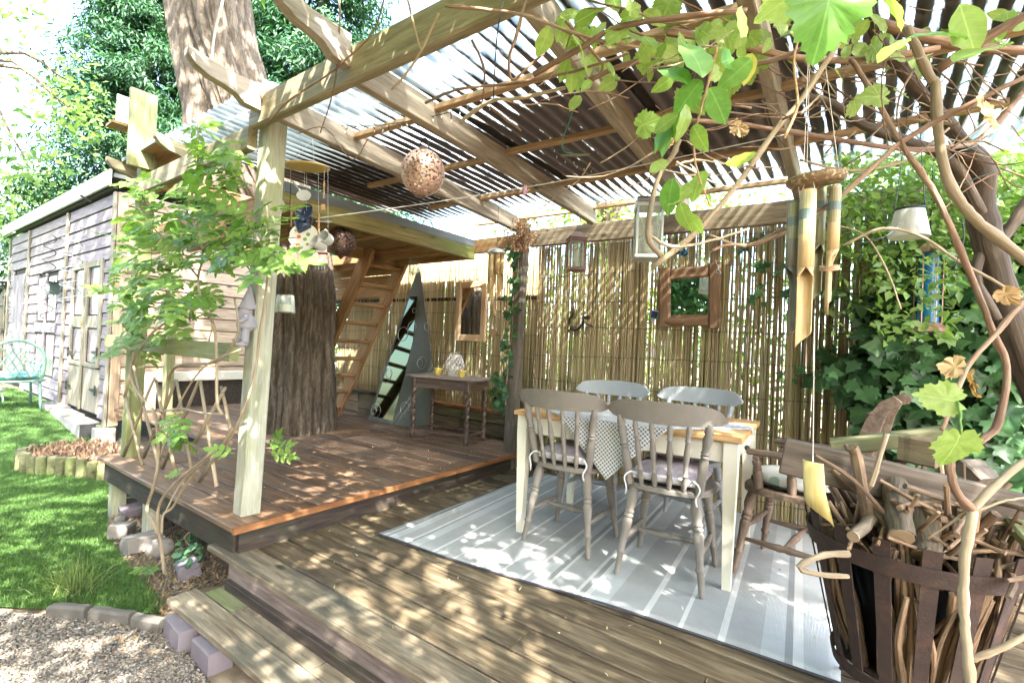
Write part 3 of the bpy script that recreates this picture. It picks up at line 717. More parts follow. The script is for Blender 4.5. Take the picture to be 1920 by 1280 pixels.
while x < -2.65:
    wd = min(R(.35,.7), -2.62-x); z = .0
    for hh in (.17, .14, .12) if R(0,1) < .5 else (.22, .21):
        plank('sleeper', (x+.004, 4.16+R(-.012,.012), z+hh/2), (x+wd-.004, 4.16+R(-.012,.012), z+hh/2), .1, hh-.008, M_sleep, sl_, .006)
        z += hh
    x += wd
plank('ledge', (-4.3, 4.09, .455), (-2.62, 4.09, .44), .10, .03, M_trim, sl_, .004)
plank('ledge', (-6.2, 4.09, .455), (-4.5, 4.09, .455), .10, .03, M_dark, sl_, .004)
bk = plank('screen_rail', (-6.2, 4.15, 1.66), (-2.7, 4.15, 1.64), .06, .04, M_dark, None, .004); tag(bk, 'dark horizontal fence rail behind the shaded reed screen', 'rail')
# ---------------------------------------------------------------- corrugated sheet material: clear plastic with brown grime lying in the grooves
n = N('grimy corrugated plastic'); tc = n.n('TexCoord'); sx = n.n('SeparateXYZ'); n.l(tc.outputs[3], sx.inputs[0])
x_, y_ = sx.outputs[0], sx.outputs[1]
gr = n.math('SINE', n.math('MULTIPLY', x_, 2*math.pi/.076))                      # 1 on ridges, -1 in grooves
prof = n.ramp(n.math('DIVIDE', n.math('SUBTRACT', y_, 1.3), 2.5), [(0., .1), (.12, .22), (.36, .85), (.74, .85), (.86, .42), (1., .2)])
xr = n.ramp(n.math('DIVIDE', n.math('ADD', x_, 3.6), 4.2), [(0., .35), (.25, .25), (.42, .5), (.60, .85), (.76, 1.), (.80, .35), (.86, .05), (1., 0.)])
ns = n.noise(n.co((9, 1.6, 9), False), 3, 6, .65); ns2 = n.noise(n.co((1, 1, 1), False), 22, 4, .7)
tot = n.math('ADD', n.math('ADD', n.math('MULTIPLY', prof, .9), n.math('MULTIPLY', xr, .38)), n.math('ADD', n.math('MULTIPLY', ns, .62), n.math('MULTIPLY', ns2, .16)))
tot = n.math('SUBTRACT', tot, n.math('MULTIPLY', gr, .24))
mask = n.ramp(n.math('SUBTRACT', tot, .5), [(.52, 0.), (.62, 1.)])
n.set((.72,.75,.74), .25, **{'Specular IOR Level': .4})
gl_ = n.ramp(n.math('ADD', n.math('MULTIPLY', gr, .5), n.math('MULTIPLY', ns2, .5)), [(.0, (.22,.25,.25)), (.35, (.42,.46,.46)), (.75, (.70,.74,.73))])
tr = n.n('BsdfTranslucent'); n.l(gl_, tr.inputs[0]); tp = n.n('BsdfTransparent'); n.l(gl_, tp.inputs[0])
a = n.n('MixShader'); a.inputs[0].default_value = .55; n.l(tp.outputs[0], a.inputs[1]); n.l(tr.outputs[0], a.inputs[2])
b = n.n('MixShader'); b.inputs[0].default_value = .2; n.l(a.outputs[0], b.inputs[1]); n.l(n.p.outputs[0], b.inputs[2])
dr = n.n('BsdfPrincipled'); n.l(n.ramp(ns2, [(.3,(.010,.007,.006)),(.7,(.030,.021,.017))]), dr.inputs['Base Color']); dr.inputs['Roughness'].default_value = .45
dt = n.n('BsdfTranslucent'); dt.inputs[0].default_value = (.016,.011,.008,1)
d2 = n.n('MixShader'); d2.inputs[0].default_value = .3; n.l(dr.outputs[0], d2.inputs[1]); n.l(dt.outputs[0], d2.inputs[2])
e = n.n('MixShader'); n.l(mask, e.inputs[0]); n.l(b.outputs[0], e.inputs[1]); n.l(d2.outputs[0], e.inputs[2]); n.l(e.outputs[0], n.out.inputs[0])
M_sheet = keep(n)

def ogee(name, x, y0, z0, h, L, th, mat, parent):
    """rafter tail: runs from y0 towards the viewer, underside cut in an S curve"""
    top = [(0, h), (-L*.55, h*1.02), (-L, h*1.25)]
    und = [(-L*1.0, h*1.0), (-L*.9, h*.72), (-L*.72, h*.5), (-L*.52, h*.42), (-L*.36, h*.3), (-L*.24, h*.05), (0, 0)]
    poly = [(0,0)] + top + und[:-1]
    poly = [(0,0),(0,h),(-L*.55,h*1.02),(-L,h*1.25)] + und[:-1]
    T = Matrix(((0,0,1,x-th/2),(1,0,0,y0),(0,1,0,z0),(0,0,0,1)))
    return MB().prism(poly, th, T).obj(name, mat, parent, M=Matrix.Translation((x, y0, z0)) @ frame(V(0,1,0)))

# ---------------------------------------------------------------- pergola
pg = thing('pergola', 'weathered timber pergola over the deck with rafters and a grimy corrugated plastic roof', 'pergola', (-1.5, 2.5, 0))
plank('post', (-2.757, 1.367, RZ), (-2.66, 1.372, 2.50), .105, .105, M_post, pg, .007, 8, .0015, up=(1,0,0))
plank('post', (-2.66, 3.72, 0), (-2.62, 3.72, 2.28), .1, .1, M_grey, pg, .007, 6, .003, up=(1,0,0))
plank('front_beam', (-2.73, 1.29, 2.335), (2.6, 1.29, 2.325), .155, .05, M_beam, pg, .006, 12, .002, up=(0,-1,0))
plank('front_beam', (-4.5, 1.285, 2.20), (-2.72, 1.285, 2.205), .125, .05, M_beam, pg, .006, 5, .001, up=(0,-1,0))
plank('hanging_block', (-2.835, 1.235, 2.03), (-2.835, 1.235, 2.19), .085, .07, M_post, pg, .004, up=(0,-1,0))
plank('back_beam', (-2.56, 3.775, 2.145), (.55, 3.775, 2.13), .155, .05, wood('mottled back beam', (.15,.11,.07), (.27,.21,.14), (.38,.31,.22), stain=(.07,.05,.035), amt=.5), pg, .006, 8, .003, up=(0,-1,0))
plank('back_beam', (-3.4, 3.76, 2.125), (-2.71, 3.76, 2.125), .14, .05, M_loft, pg, .006, up=(0,-1,0))
RX = [(-2.52, -2.70), (-1.86, -1.93), (-.955, -1.15), (-.33, -.40)]
for a, b in RX:
    plank('rafter', (a, 1.32, 2.335), (b, 3.80, 2.285), .05, .135, M_raft, pg, .005, 8, .0015)
for x, hh in ((-2.62, .13), (-1.86, .14), (-.95, .13)):
    ogee('rafter_tail', x, 1.26, 2.315, hh, .34, .05, M_raft, pg)
Xb = lambda i, y: RX[i][0]+(RX[i][1]-RX[i][0])*(y-1.32)/2.48
for y in (1.80, 2.44, 3.10, 3.74):
    for i in range(3):
        plank('batten', (Xb(i, y)+.026, y, 2.368-.02*(y-1.3)/2.4), (Xb(i+1, y)-.026, y+.03, 2.368-.02*(y-1.3)/2.4), .045, .03, M_batt, pg, .003)
    plank('batten', (Xb(3, y)+.026, y, 2.36-.02*(y-1.3)/2.4), (.5, y+.02, 2.36), .045, .03, M_batt, pg, .003)
    if y > 2: plank('batten', (-3.2, y-.02, 2.36-.02*(y-1.3)/2.4), (Xb(0, y)-.026, y, 2.362-.02*(y-1.3)/2.4), .045, .03, M_batt, pg, .003)
def sheet(name, x0, x1, y0, y1, z0, z1, parent, mat, k=8):
    nx = int((x1-x0)/.076*k); ny = 8
    def fn(u, v):
        x = x0+(x1-x0)*u
        return (x, y0+(y1-y0)*v, z0+(z1-z0)*v+.0095*math.sin(2*math.pi*x/.076))
    return MB().grid(fn, nx, ny).obj(name, mat, parent, True)
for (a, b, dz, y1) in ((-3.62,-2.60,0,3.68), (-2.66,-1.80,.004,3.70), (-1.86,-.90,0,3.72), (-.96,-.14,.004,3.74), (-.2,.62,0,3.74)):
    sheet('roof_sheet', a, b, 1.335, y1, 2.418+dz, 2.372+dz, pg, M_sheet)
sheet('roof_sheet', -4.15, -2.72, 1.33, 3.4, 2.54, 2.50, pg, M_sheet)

# ---------------------------------------------------------------- deck railing, far post and its top shelf
rl = thing('deck_railing', 'mossy green railing with a far post and top board along the raised deck', 'railing', (-3.7, 1.3, RZ))
plank('post', (-4.635, 1.375, RZ-.01), (-4.52, 1.36, 2.45), .1, .1, M_rail, rl, .007, 6, .001, up=(1,0,0))
plank('top_rail', (-4.74, 1.235, 1.045), (-2.70, 1.235, 1.045), .095, .05, M_rail, rl, .006, 5, .001, up=(0,-1,0))
us = thing('roof_shelf', 'olive upright board with a small bracket above a shelf between curved rafter tails', 'roof shelf', (-4.4, 1.3, 2.4))
plank('upright_board', (-4.46, 1.30, 2.36), (-4.46, 1.30, 2.93), .17, .04, M_rail, us, .005, up=(1,0,0))
plank('bracket_side', (-4.60, 1.22, 2.68), (-4.60, 1.22, 2.9), .09, .02, M_cream, us, .002, up=(1,0,0))
plank('bracket_base', (-4.66, 1.2, 2.66), (-4.5, 1.2, 2.66), .14, .02, M_loft, us, .002)
ogee('curved_tail', -4.88, 1.49, 2.33, .13, .29, .05, M_beam, us)
ogee('curved_tail', -4.08, 1.55, 2.36, .14, .29, .05, M_beam, us)
plank('shelf', (-4.85, 1.42, 2.485), (-4.11, 1.42, 2.50), .24, .022, M_loft, us, .003)
plank('shelf_edge', (-4.85, 1.294, 2.488), (-4.11, 1.294, 2.503), .012, .03, plain('grey felt edge', (.28,.3,.28), .8), us, .002)
plank('cross_beam', (-4.95, 1.52, 2.36), (-4.0, 1.56, 2.38), .13, .05, M_loft, us, .005, up=(0,-1,0))
plank('side_beam', (-4.60, 1.33, 2.33), (-4.60, 3.4, 2.33), .05, .13, M_loft, us, .005)
lw = thing('willow_lattice', 'crossed willow sticks forming a rough lattice under the mossy railing', 'lattice', (-3.7, 1.24, RZ))
for a, b in (((210,520),(370,1160)), ((300,370),(505,1180)), ((470,460),(220,1090)), ((480,480),(635,1230)), ((640,480),(380,1100)), ((645,480),(775,1270)), ((820,490),(530,1190)), ((835,490),(965,1330)), ((1010,590),(790,985)), ((1000,530),(1085,920)), ((1035,540),(850,870)), ((1095,860),(830,1290)), ((300,300),(230,620))):
    p, q = (at(180+u/4.268, 600+v/4.268, Y=1.232+R(-.012,.012)) for u, v in (a, b))
    q.z = max(q.z, RZ+.003) if q.z < RZ+.3 else q.z
    mb = MB(); mb.tube([p, (p*2+q)/3+V(R(-.01,.01),0,R(-.01,.01)), (p+q*2)/3, q], [.009,.010,.010,.011], 6); mb.obj('willow_stick', M_vinepale, lw, True, frame(q-p))

# ---------------------------------------------------------------- tree house platform with flashing
lf = thing('tree_platform', 'raw orange timber tree house platform built round the trunk above the raised deck', 'tree house', (-4.3, 2.8, 2.0))
plank('edge_beam', (-3.235, 1.72, 2.055), (-3.235, 3.74, 2.055), .05, .13, wood('greenish edge beam', (.2,.15,.06), (.31,.25,.1), (.4,.33,.16), stain=(.2,.24,.06), amt=.5), lf, .005)
plank('flashing', (-3.222, 1.70, 2.152), (-3.222, 3.72, 2.148), .03, .075, plain('grey flashing', (.16,.17,.17), .55, .3, var=.2), lf, .004)
for y in (1.74, 2.18, 2.62, 3.42, 3.72):
    xx = [(-5.9, -3.265)] if y < 2.4 or y > 3.4 else [(-5.9,-5.42), (-4.42,-3.265)]
    for a, b in xx: plank('joist', (a, y, 2.05), (b, y, 2.05), .045, .11, M_loft, lf, .004)
plank('joist', (-4.38, 2.2, 2.05), (-4.38, 3.7, 2.05), .045, .11, M_loft, lf, .004)
plank('joist', (-5.45, 2.2, 2.05), (-5.45, 3.7, 2.05), .045, .11, M_loft, lf, .004)
y = 1.72
while y < 3.95:
    if 2.38 < y < 3.45: plank('floor_board', (-5.95, y+.07, 2.12), (-5.45, y+.07, 2.12), .135, .02, M_loft, lf, .002); plank('floor_board', (-4.38, y+.07, 2.12), (-3.26, y+.07, 2.12), .135, .02, M_loft, lf, .002)
    else: plank('floor_board', (-5.95, y+.07, 2.12), (-3.26, y+.07, 2.12), .135, .02, M_loft, lf, .002)
    y += .142
plank('wall_board', (-5.8, 1.70, 1.92), (-3.26, 1.70, 1.93), .15, .025, M_loft, lf, .004, up=(0,-1,0))
for i in range(3): plank('back_board', (-6.1, 3.98, 1.74+i*.14), (-4.7, 3.98, 1.74+i*.14), .13, .02, M_loft, lf, .004, up=(0,-1,0))

# ---------------------------------------------------------------- ladder
ld = thing('ladder', 'wooden ladder with round rungs rising from the raised deck to the tree house', 'ladder', (-5.3, 3.5, RZ))
A0, A1 = V(-5.48, 0, RZ), V(-4.28, 0, 2.12)
for y in (3.28, 3.78): plank('ladder_rail', A0+V(0,y,0), A1+V(0,y,0), .045, .165, M_loft, ld, .005, 6, .001, up=(-1,0,.6))
for i in range(9):
    t = (.12+i*.21)/1.965; p = A0.lerp(A1, t)
    plank('rung', p+V(0,3.30,0), p+V(0,3.76,0), .095, .045, M_loft, ld, .016)

# ---------------------------------------------------------------- big tree trunk
from mathutils import noise as mn
n = N('deep furrowed bark'); v = n.co((1,1,1), False, 2); v = n.co((1,1,1), False)
va = n.n('Mapping'); va.inputs['Scale'].default_value = (12,12,2.4); n.l(v, va.inputs[0])
a = n.noise(va.outputs[0], 2.2, 8, .65, .8); fine = n.noise(v, 35, 5, .7)
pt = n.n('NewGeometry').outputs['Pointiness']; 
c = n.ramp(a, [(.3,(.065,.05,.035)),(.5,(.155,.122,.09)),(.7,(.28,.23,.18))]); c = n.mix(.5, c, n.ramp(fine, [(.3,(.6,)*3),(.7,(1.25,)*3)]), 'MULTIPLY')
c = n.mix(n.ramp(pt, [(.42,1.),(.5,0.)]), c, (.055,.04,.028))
n.set(c, .9, **{'Specular IOR Level': .2}); n.bump(n.math('ADD', a, n.math('MULTIPLY', fine, .4)), .9, .03); M_bark = keep(n)
def trunk(name, pts, rad, mat, parent, nu=96, nv=150, amp=.035, fl=.0):
    P = spline(pts, max(2, nv//(len(pts)-1))); L = len(P); ts = np.linspace(0, len(rad)-1, L); rr = np.interp(ts, range(len(rad)), rad)
    vs = []
    for i, p in enumerate(P):
        t = (P[min(i+1, L-1)]-P[max(0, i-1)]).normalized(); u = t.cross(V(0,1,0)).normalized(); b = t.cross(u)
        for j in range(nu):
            an = 2*math.pi*j/nu; cs, sn = math.cos(an), math.sin(an)
            q = V(cs*rr[i]*4.2, sn*rr[i]*4.2, i*.11)
            wv = mn.noise(V(cs*1.5, sn*1.5, i*.05+3))*.5
            rdg = abs(mn.noise(V(cs*7*rr[i]/.35+wv, sn*7*rr[i]/.35+wv, p.z*.75)))
            rdg2 = abs(mn.noise(V(cs*16*rr[i]/.35, sn*16*rr[i]/.35, p.z*1.7+7)))
            d = amp*(min(rdg*2.4, 1)-.6) + amp*.4*(min(rdg2*2.6, 1)-.5) + rr[i]*.08*mn.noise(V(cs, sn, p.z*.8))
            vs.append(tuple(p+(u*cs+b*sn)*(rr[i]+d)))
    fs = [(i*nu+j, i*nu+(j+1)%nu, (i+1)*nu+(j+1)%nu, (i+1)*nu+j) for i in range(L-1) for j in range(nu)]
    return MB().add(vs, fs).obj(name, mat, parent, True)
bt = thing('big_tree', 'massive furrowed trunk of an old tree growing up through the deck and platform', 'tree', (-4.9, 2.9, RZ))
tp = [at(557,880,D=5.2), at(559,805,D=5.2), at(563,640,D=5.2), at(562,500,D=5.22), at(535,400,D=5.25), at(478,270,D=5.3), at(428,130,D=5.35), at(402,0,D=5.42), at(385,-160,D=5.6), at(350,-420,D=6)]
trunk('trunk', tp, [.40,.365,.335,.325,.32,.335,.345,.335,.32,.30], M_bark, bt, 110, 200, .05)
trunk('limb', [at(420,360,D=5.25), at(392,260,D=5.2), at(366,150,D=5.2), at(330,0,D=5.25), at(290,-180,D=5.4)], [.26,.22,.16,.12,.10], M_bark, bt, 60, 80, .025)
# ---------------------------------------------------------------- rug
n = N('striped rug'); tc = n.n('TexCoord'); sx = n.n('SeparateXYZ'); n.l(tc.outputs[3], sx.inputs[0])
G1, G2, WH, PL = (.40,.415,.41), (.32,.335,.335), (.66,.67,.65), (.50,.53,.53)
bands = [(0,PL),(.035,WH),(.05,G2),(.075,WH),(.085,PL),(.13,G1),(.205,WH),(.222,G2),(.24,PL),(.305,G1),(.40,WH),(.415,G1),(.54,WH),(.555,G1),(.69,WH),(.702,G1),(.82,WH),(.835,G1),(.95,WH),(.965,G1),(1.00,PL),(1.05,G2),(1.075,WH),(1.09,G1),(1.215,WH),(1.235,G2),(1.265,WH),(1.285,PL),(1.375,G1),(1.53,WH),(1.555,G1),(1.685,WH),(1.705,G1),(1.835,WH),(1.86,G1),(1.99,PL),(2.07,G2),(2.10,WH),(2.13,PL)]
fac = n.math('DIVIDE', sx.outputs[0], 2.3); col = None
for half in range(2):
    bb = bands[half*20:half*20+20]; st_ = [(p/2.3, c) for p, c in bb]
    r = n.ramp(fac, st_, True); col = r if half == 0 else n.mix(n.ramp(fac, [(0, 0.), (bands[20][0]/2.3, 1.)], True), col, r)
wv = n.n('TexWave'); wv.wave_type = 'BANDS'; wv.bands_direction = 'Y'; wv.inputs['Scale'].default_value = 60; wv.inputs['Distortion'].default_value = 1.5; n.l(tc.outputs[3], wv.inputs[0])
wv2 = n.n('TexWave'); wv2.bands_direction = 'X'; wv2.inputs['Scale'].default_value = 60; wv2.inputs['Distortion'].default_value = 1.; n.l(tc.outputs[3], wv2.inputs[0])
tx = n.math('MULTIPLY', wv.outputs[1], wv2.outputs[1])
col = n.mix(.4, col, n.ramp(tx, [(0., (.75,)*3), (.6, (1.15,)*3)]), 'MULTIPLY')
dirt = n.noise(n.co((1,1,1), False), 4, 7, .7); col = n.mix(.55, col, n.ramp(dirt, [(.35,(.8,.79,.76)),(.65,(1.1,)*3)]), 'MULTIPLY')
n.set(col, .95, **{'Specular IOR Level': .15}); n.bump(tx, .5, .004); M_rug = keep(n)
ux, uy = V(.9958, .092, 0), V(-.03, .9995, 0); ro = V(-2.275, 1.905, 0)
def rp(u, v, z):
    zz = z + (.006*max(0, math.sin(u*5.2+.7))*max(0, 1-v*5) if z > .004 else 0)
    p = ro+ux*u+uy*(v-.018*math.sin(u*2.6+.5)*(1-v)*(v < .25)); return (p.x, p.y, zz)
nu, nv = 46, 36; vs = []; Lv = 1.86
for z in (.0035, .011):
    vs += [rp(2.25*i/nu, Lv*j/nv, z) for i in range(nu+1) for j in range(nv+1)]
K = (nu+1)*(nv+1); fs = [(K+i*(nv+1)+j, K+(i+1)*(nv+1)+j, K+(i+1)*(nv+1)+j+1, K+i*(nv+1)+j+1) for i in range(nu) for j in range(nv)]
rim = [i*(nv+1) for i in range(nu+1)] + [nu*(nv+1)+j for j in range(1, nv+1)] + [i*(nv+1)+nv for i in range(nu-1,-1,-1)] + [j for j in range(nv-1,0,-1)]
fs += [(rim[i], rim[(i+1)%len(rim)], rim[(i+1)%len(rim)]+K, rim[i]+K) for i in range(len(rim))]
rg = thing('rug', 'pale blue grey outdoor rug with white stripes under the dining table', 'rug', tuple(ro))
Mr = Matrix.Translation(ro) @ Matrix.Rotation(math.atan2(ux.y, ux.x), 4, 'Z')
MB().add(vs, fs).obj('rug_field', M_rug, rg, True, Mr)
bd = [V(*rp(2.25*i/40, -.002, .007)) for i in range(41)]
MB().tube(bd, .006, 5).obj('edge_binding', plain('dark rug binding', (.05,.05,.06), .8), rg)

# ---------------------------------------------------------------- dining table
T0, T1 = at(955,772,Z=.735), V(0,0,0)
tang = math.radians(3.5)
tc_ = V(-1.115, 2.875, 0); TL, TW, TH = 1.27, .80, .752
Mt = Matrix.Translation(tc_) @ Matrix.Rotation(tang, 4, 'Z')
dt_ = thing('dining_table', 'cream painted dining table with an orange pine top standing on the striped rug', 'table', tuple(tc_), rz=tang)
def tl(x, y, z): return Mt @ V(x, y, z)
for i in range(5):
    yy = -TW/2+TW/5*(i+.5); plank('top_board', tl(-TL/2, yy, TH-.013), tl(TL/2, yy, TH-.013), TW/5-.0015, .026, M_table, dt_, .004, 2)
for sx_ in (-1, 1):
    for sy in (-1, 1):
        x, y = sx_*(TL/2-.05), sy*(TW/2-.05); mb = MB()
        mb.add([(x+i*wd, y+j*wd, z) for z, wd in ((.012, .019), (.60, .032), (.725, .032)) for i, j in ((-1,-1),(1,-1),(1,1),(-1,1))],
               [(k*4+j, k*4+(j+1)%4, k*4+4+(j+1)%4, k*4+4+j) for k in range(2) for j in range(4)] + [(3,2,1,0),(8,9,10,11)])
        mb.v = [tuple(Mt @ Vector(q)) for q in mb.v]; mb.obj('leg', M_cream, dt_)
for sy in (-1, 1): plank('apron', tl(-TL/2+.085, sy*(TW/2-.048), .67), tl(TL/2-.085, sy*(TW/2-.048), .67), .10, .02, M_cream, dt_, .002, up=(0,-1,0))
for sx_ in (-1, 1): plank('apron', tl(sx_*(TL/2-.048), -TW/2+.085, .67), tl(sx_*(TL/2-.048), TW/2-.085, .67), .10, .02, M_cream, dt_, .002, up=(1,0,0))
kb = MB().ball(tl(TL/2-.005, -.15, .67), .014, 8, 6).obj('knob', M_black, dt_)

# ---------------------------------------------------------------- tablecloth: a square cloth laid cornerwise
n = N('gingham cloth'); uv = n.n('UVMap'); sx = n.n('SeparateXYZ'); n.l(uv.outputs[0], sx.inputs[0])
def stripe(x, per):
    return n.math('GREATER_THAN', n.math('FRACT', n.math('DIVIDE', x, per)), .5)
su, sv = stripe(sx.outputs[0], .0165), stripe(sx.outputs[1], .0165)
both = n.math('MULTIPLY', su, sv); any_ = n.math('MAXIMUM', su, sv)
edge_ = n.math('MAXIMUM', n.math('ABSOLUTE', sx.outputs[0]), n.math('ABSOLUTE', sx.outputs[1]))
band = n.math('GREATER_THAN', edge_, .11)  # inside this limit the overexposed middle is painted plain white
c = n.mix(n.math('MULTIPLY', any_, .34), (.76,.76,.74), (.10,.11,.13)); c = n.mix(both, c, (.10,.11,.125)); c = n.mix(band, (.76,.77,.76), c)
n.set(c, .9, **{'Specular IOR Level': .1}); M_cloth = keep(n)
ca = math.radians(45+3.5); HS = .495; NC = 64; cc = tc_+V(-.02,-.02,0)
mb = MB(); uvs = []
for i in range(NC+1):
    for j in range(NC+1):
        a, b = (i/NC*2-1)*HS, (j/NC*2-1)*HS
        lx, ly = a*math.cos(math.radians(45))-b*math.sin(math.radians(45))-.02, a*math.sin(math.radians(45))+b*math.cos(math.radians(45))-.02
        z = TH+.004; ex, ey = TL/2+.004, TW/2+.004
        if ly < -ey:
            d = -ly-ey; z -= d*.985; ly = -ey-.010*math.sin(lx*17)*min(1, d*5)-.02*min(1,d*4)-.03*d
        elif ly > ey:
            d = ly-ey; z -= d*.985; ly = ey+.012*math.sin(lx*15)*min(1, d*5)+.015*min(1,d*4)
        if lx > ex:
            d = lx-ex; z -= d*.96; lx = ex+.01*math.sin(ly*16)*min(1, d*5)+.016*min(1, d*5)+.05*d
        elif lx < -ex:
            d = -ex-lx; z -= d*.96; lx = -ex-.016*min(1, d*5)
        if z > TH: z += .0015*math.sin(lx*23+ly*9)**2
        mb.v.append(tuple(Mt @ V(lx, ly, z))); uvs.append((a, b))
for i in range(NC):
    for j in range(NC):
        k = i*(NC+1)+j; mb.f.append((k, k+NC+1, k+NC+2, k+1))
me = mb.mesh('tablecloth', True); ul = me.uv_layers.new(name='UVMap')
for lp in me.loops: ul.data[lp.index].uv = uvs[lp.vertex_index]
o = link('tablecloth', me, None, None, M_cloth); tag(o, 'gingham cloth with an overexposed white middle painted in, draped cornerwise over the table', 'tablecloth')
sm = o.modifiers.new('solid', 'SOLIDIFY'); sm.thickness = .0015
# wooden slice board on the table
mb = MB(); ol = [(.30*math.cos(t)*(1+.12*math.sin(3*t)+.06*math.sin(7*t)), .095*math.sin(t)*(1+.1*math.sin(5*t))) for t in np.linspace(0, 2*math.pi, 30)[:-1]]
mb.prism(ol, .028, Matrix.Translation(tl(-.04, .17, TH+.008)) @ Matrix.Rotation(.1, 4, 'Z')); o = mb.obj('serving_board', M_pframe, None); tag(o, 'long live edge wooden board lying on the middle of the table', 'board')

# ---------------------------------------------------------------- spindle back chairs
LEG = [(.012,0),(.0145,.03),(.0165,.10),(.0235,.112),(.0235,.118),(.0165,.13),(.0205,.2),(.0265,.262),(.0265,.27),(.0205,.281),(.0265,.289),(.0265,.293),(.0205,.303),(.0265,.311),(.0265,.315),(.0205,.327),(.0295,.365),(.028,.385),(.021,.44)]
SPN = [(.008,0),(.011,.02),(.0155,.055),(.010,.085),(.015,.092),(.010,.1),(.0115,.15),(.016,.20),(.0105,.262),(.015,.27),(.0105,.278),(.015,.315),(.0075,.365)]
PST = [(.019,0),(.021,.05),(.0225,.12),(.022,.165),(.017,.185),(.0225,.193),(.017,.2),(.0225,.21),(.017,.22),(.021,.25),(.024,.275),(.016,.3),(.0225,.312),(.018,.33),(.016,.355)]
def turned(prof, a, b, nm, mat, par, nn=10):
    a, b = Vector(a), Vector(b); d = b-a; s = d.length/prof[-1][1]
    M = Matrix.Translation(a) @ d.to_track_quat('Z', 'Y').to_matrix().to_4x4()
    return MB().lathe([(r, h*s) for r, h in prof], nn, M).obj(nm, mat, par, 50)
STR = [(.009,0),(.011,.03),(.0175,.16),(.0205,.18),(.0165,.195),(.0165,.205),(.0205,.22),(.0175,.24),(.011,.37),(.009,.4)]
def chair(name, label, mat, group):
    t = thing(name, label, 'dining chair', (0,0,0), group)
    # seat: rounded front, curved back edge
    pts = []
    for k in range(40):
        a = 2*math.pi*k/40; c, s = math.cos(a), math.sin(a)
        e = .62; x = .222*math.copysign(abs(c)**e, c); y = .205*math.copysign(abs(s)**e, s)
        if y > 0: x *= 1+.06*y/.2
        else: x *= 1-.10*abs(y)/.2
        pts.append((x, y+.01))
    mb = MB(); vs = []; rings = [(.88,.435),(1,.445),(1,.462),(.96,.47),(.7,.466),(.3,.462)]
    for sc, z in rings: vs += [(x*sc, y*sc, z) for x, y in pts]
    nn = 40; fs = [(i*nn+j, i*nn+(j+1)%nn, (i+1)*nn+(j+1)%nn, (i+1)*nn+j) for i in range(len(rings)-1) for j in range(nn)]
    fs += [tuple(range(nn-1,-1,-1)), tuple((len(rings)-1)*nn+j for j in range(nn))]
    mb.add(vs, fs).obj('seat', mat, t, 40)
    feet = {}
    for sx_ in (-1, 1):
        for sy, ty, fy in ((-1,-.135,-.205), (1,.14,.2)):
            top, ft = V(.15*sx_, ty, .445), V(.205*sx_, fy, .004); feet[(sx_, sy)] = (top, ft)
            turned(LEG, ft, top, 'leg', mat, t)
    mid = {}
    for sx_ in (-1, 1):
        a = feet[(sx_,-1)][1].lerp(feet[(sx_,-1)][0], .40); b = feet[(sx_,1)][1].lerp(feet[(sx_,1)][0], .40)
        turned(STR, a, b, 'stretcher', mat, t, 8); mid[sx_] = (a+b)/2
    turned(STR, mid[-1], mid[1], 'stretcher', mat, t, 8)
    # crest rail on an arc, ends rounded
    Rr, zc, n_ = .42, .80, 18; mb = MB(); vs = []
    for i in range(n_+1):
        u = i/n_*2-1; x = u*.285; y = -.275+.095*u*u
        hh = .118*max(.0, 1-abs(u)**4.5)**.5; lo_ = zc-.010+.012*u*u+.5*max(0,abs(u)-.80)**2; top = zc+.034+.012*(1-u*u)+ .052*max(0, 1-abs(u)**7)**.6
        th = .0115
        nx = .19*u/.285; nl = math.hypot(1, nx); ox, oy = -nx/nl*th*-1, -1/nl*th
        tilt = .018
        for (sg, zz, dy) in ((1, lo_, tilt*.5), (1, top, -tilt), (-1, top, -tilt), (-1, lo_, tilt*.5)):
            vs.append((x+sg*ox*.6, y+sg*oy+dy, zz))
    fs = [(i*4+j, i*4+(j+1)%4, i*4+4+(j+1)%4, i*4+4+j) for i in range(n_) for j in range(4)] + [(3,2,1,0), tuple(n_*4+j for j in range(4))]
    mb.add(vs, fs).obj('crest_rail', mat, t, 35)
    for i, x0 in enumerate((-.185,-.112,-.038,.038,.112,.185)):
        u = (x0*1.16)/.285; top = V(x0*1.16, -.272+.095*u*u, zc+.012); yb = -.178+ (.02 if abs(x0) > .15 else -.005 if abs(x0) < .05 else 0); bot = V(x0*.9, yb, .462)
        turned(PST if i in (0,5) else SPN, bot, top, 'back_post' if i in (0,5) else 'spindle', mat, t, 10)
    return t
G = 'spindle back chairs round the dining table'
c1 = chair('spindle_chair', 'taupe spindle back chair nearest the raised deck, on the near side of the table', M_taupe, G)
def place(o, x, y, rz): M = Matrix.Translation((x, y, .011)) @ Matrix.Rotation(rz, 4, 'Z'); o.matrix_basis = M; W[o.name] = M; return M
def refresh(o):
    pass
M1 = Matrix.Translation((-1.385, 2.60, .011)) @ Matrix.Rotation(math.radians(2), 4, 'Z')
M2 = Matrix.Translation((-.80, 2.57, .011)) @ Matrix.Rotation(math.radians(5), 4, 'Z')
copy_tree(c1, M2, 'taupe spindle back chair at the near side of the table, by the cream corner leg')
c3 = chair('spindle_chair', 'taupe spindle back chair tinted for sky light, tucked behind the serving board on the far side', M_taupesky, G)
M3 = Matrix.Translation((-1.52, 3.23, .011)) @ Matrix.Rotation(math.radians(184), 4, 'Z')
M4 = Matrix.Translation((-.93, 3.27, .011)) @ Matrix.Rotation(math.radians(176), 4, 'Z')
copy_tree(c3, M4, 'sunlit sky tinted taupe spindle back chair on the far side, below the rustic mirror')
c1.matrix_basis = M1; c3.matrix_basis = M3
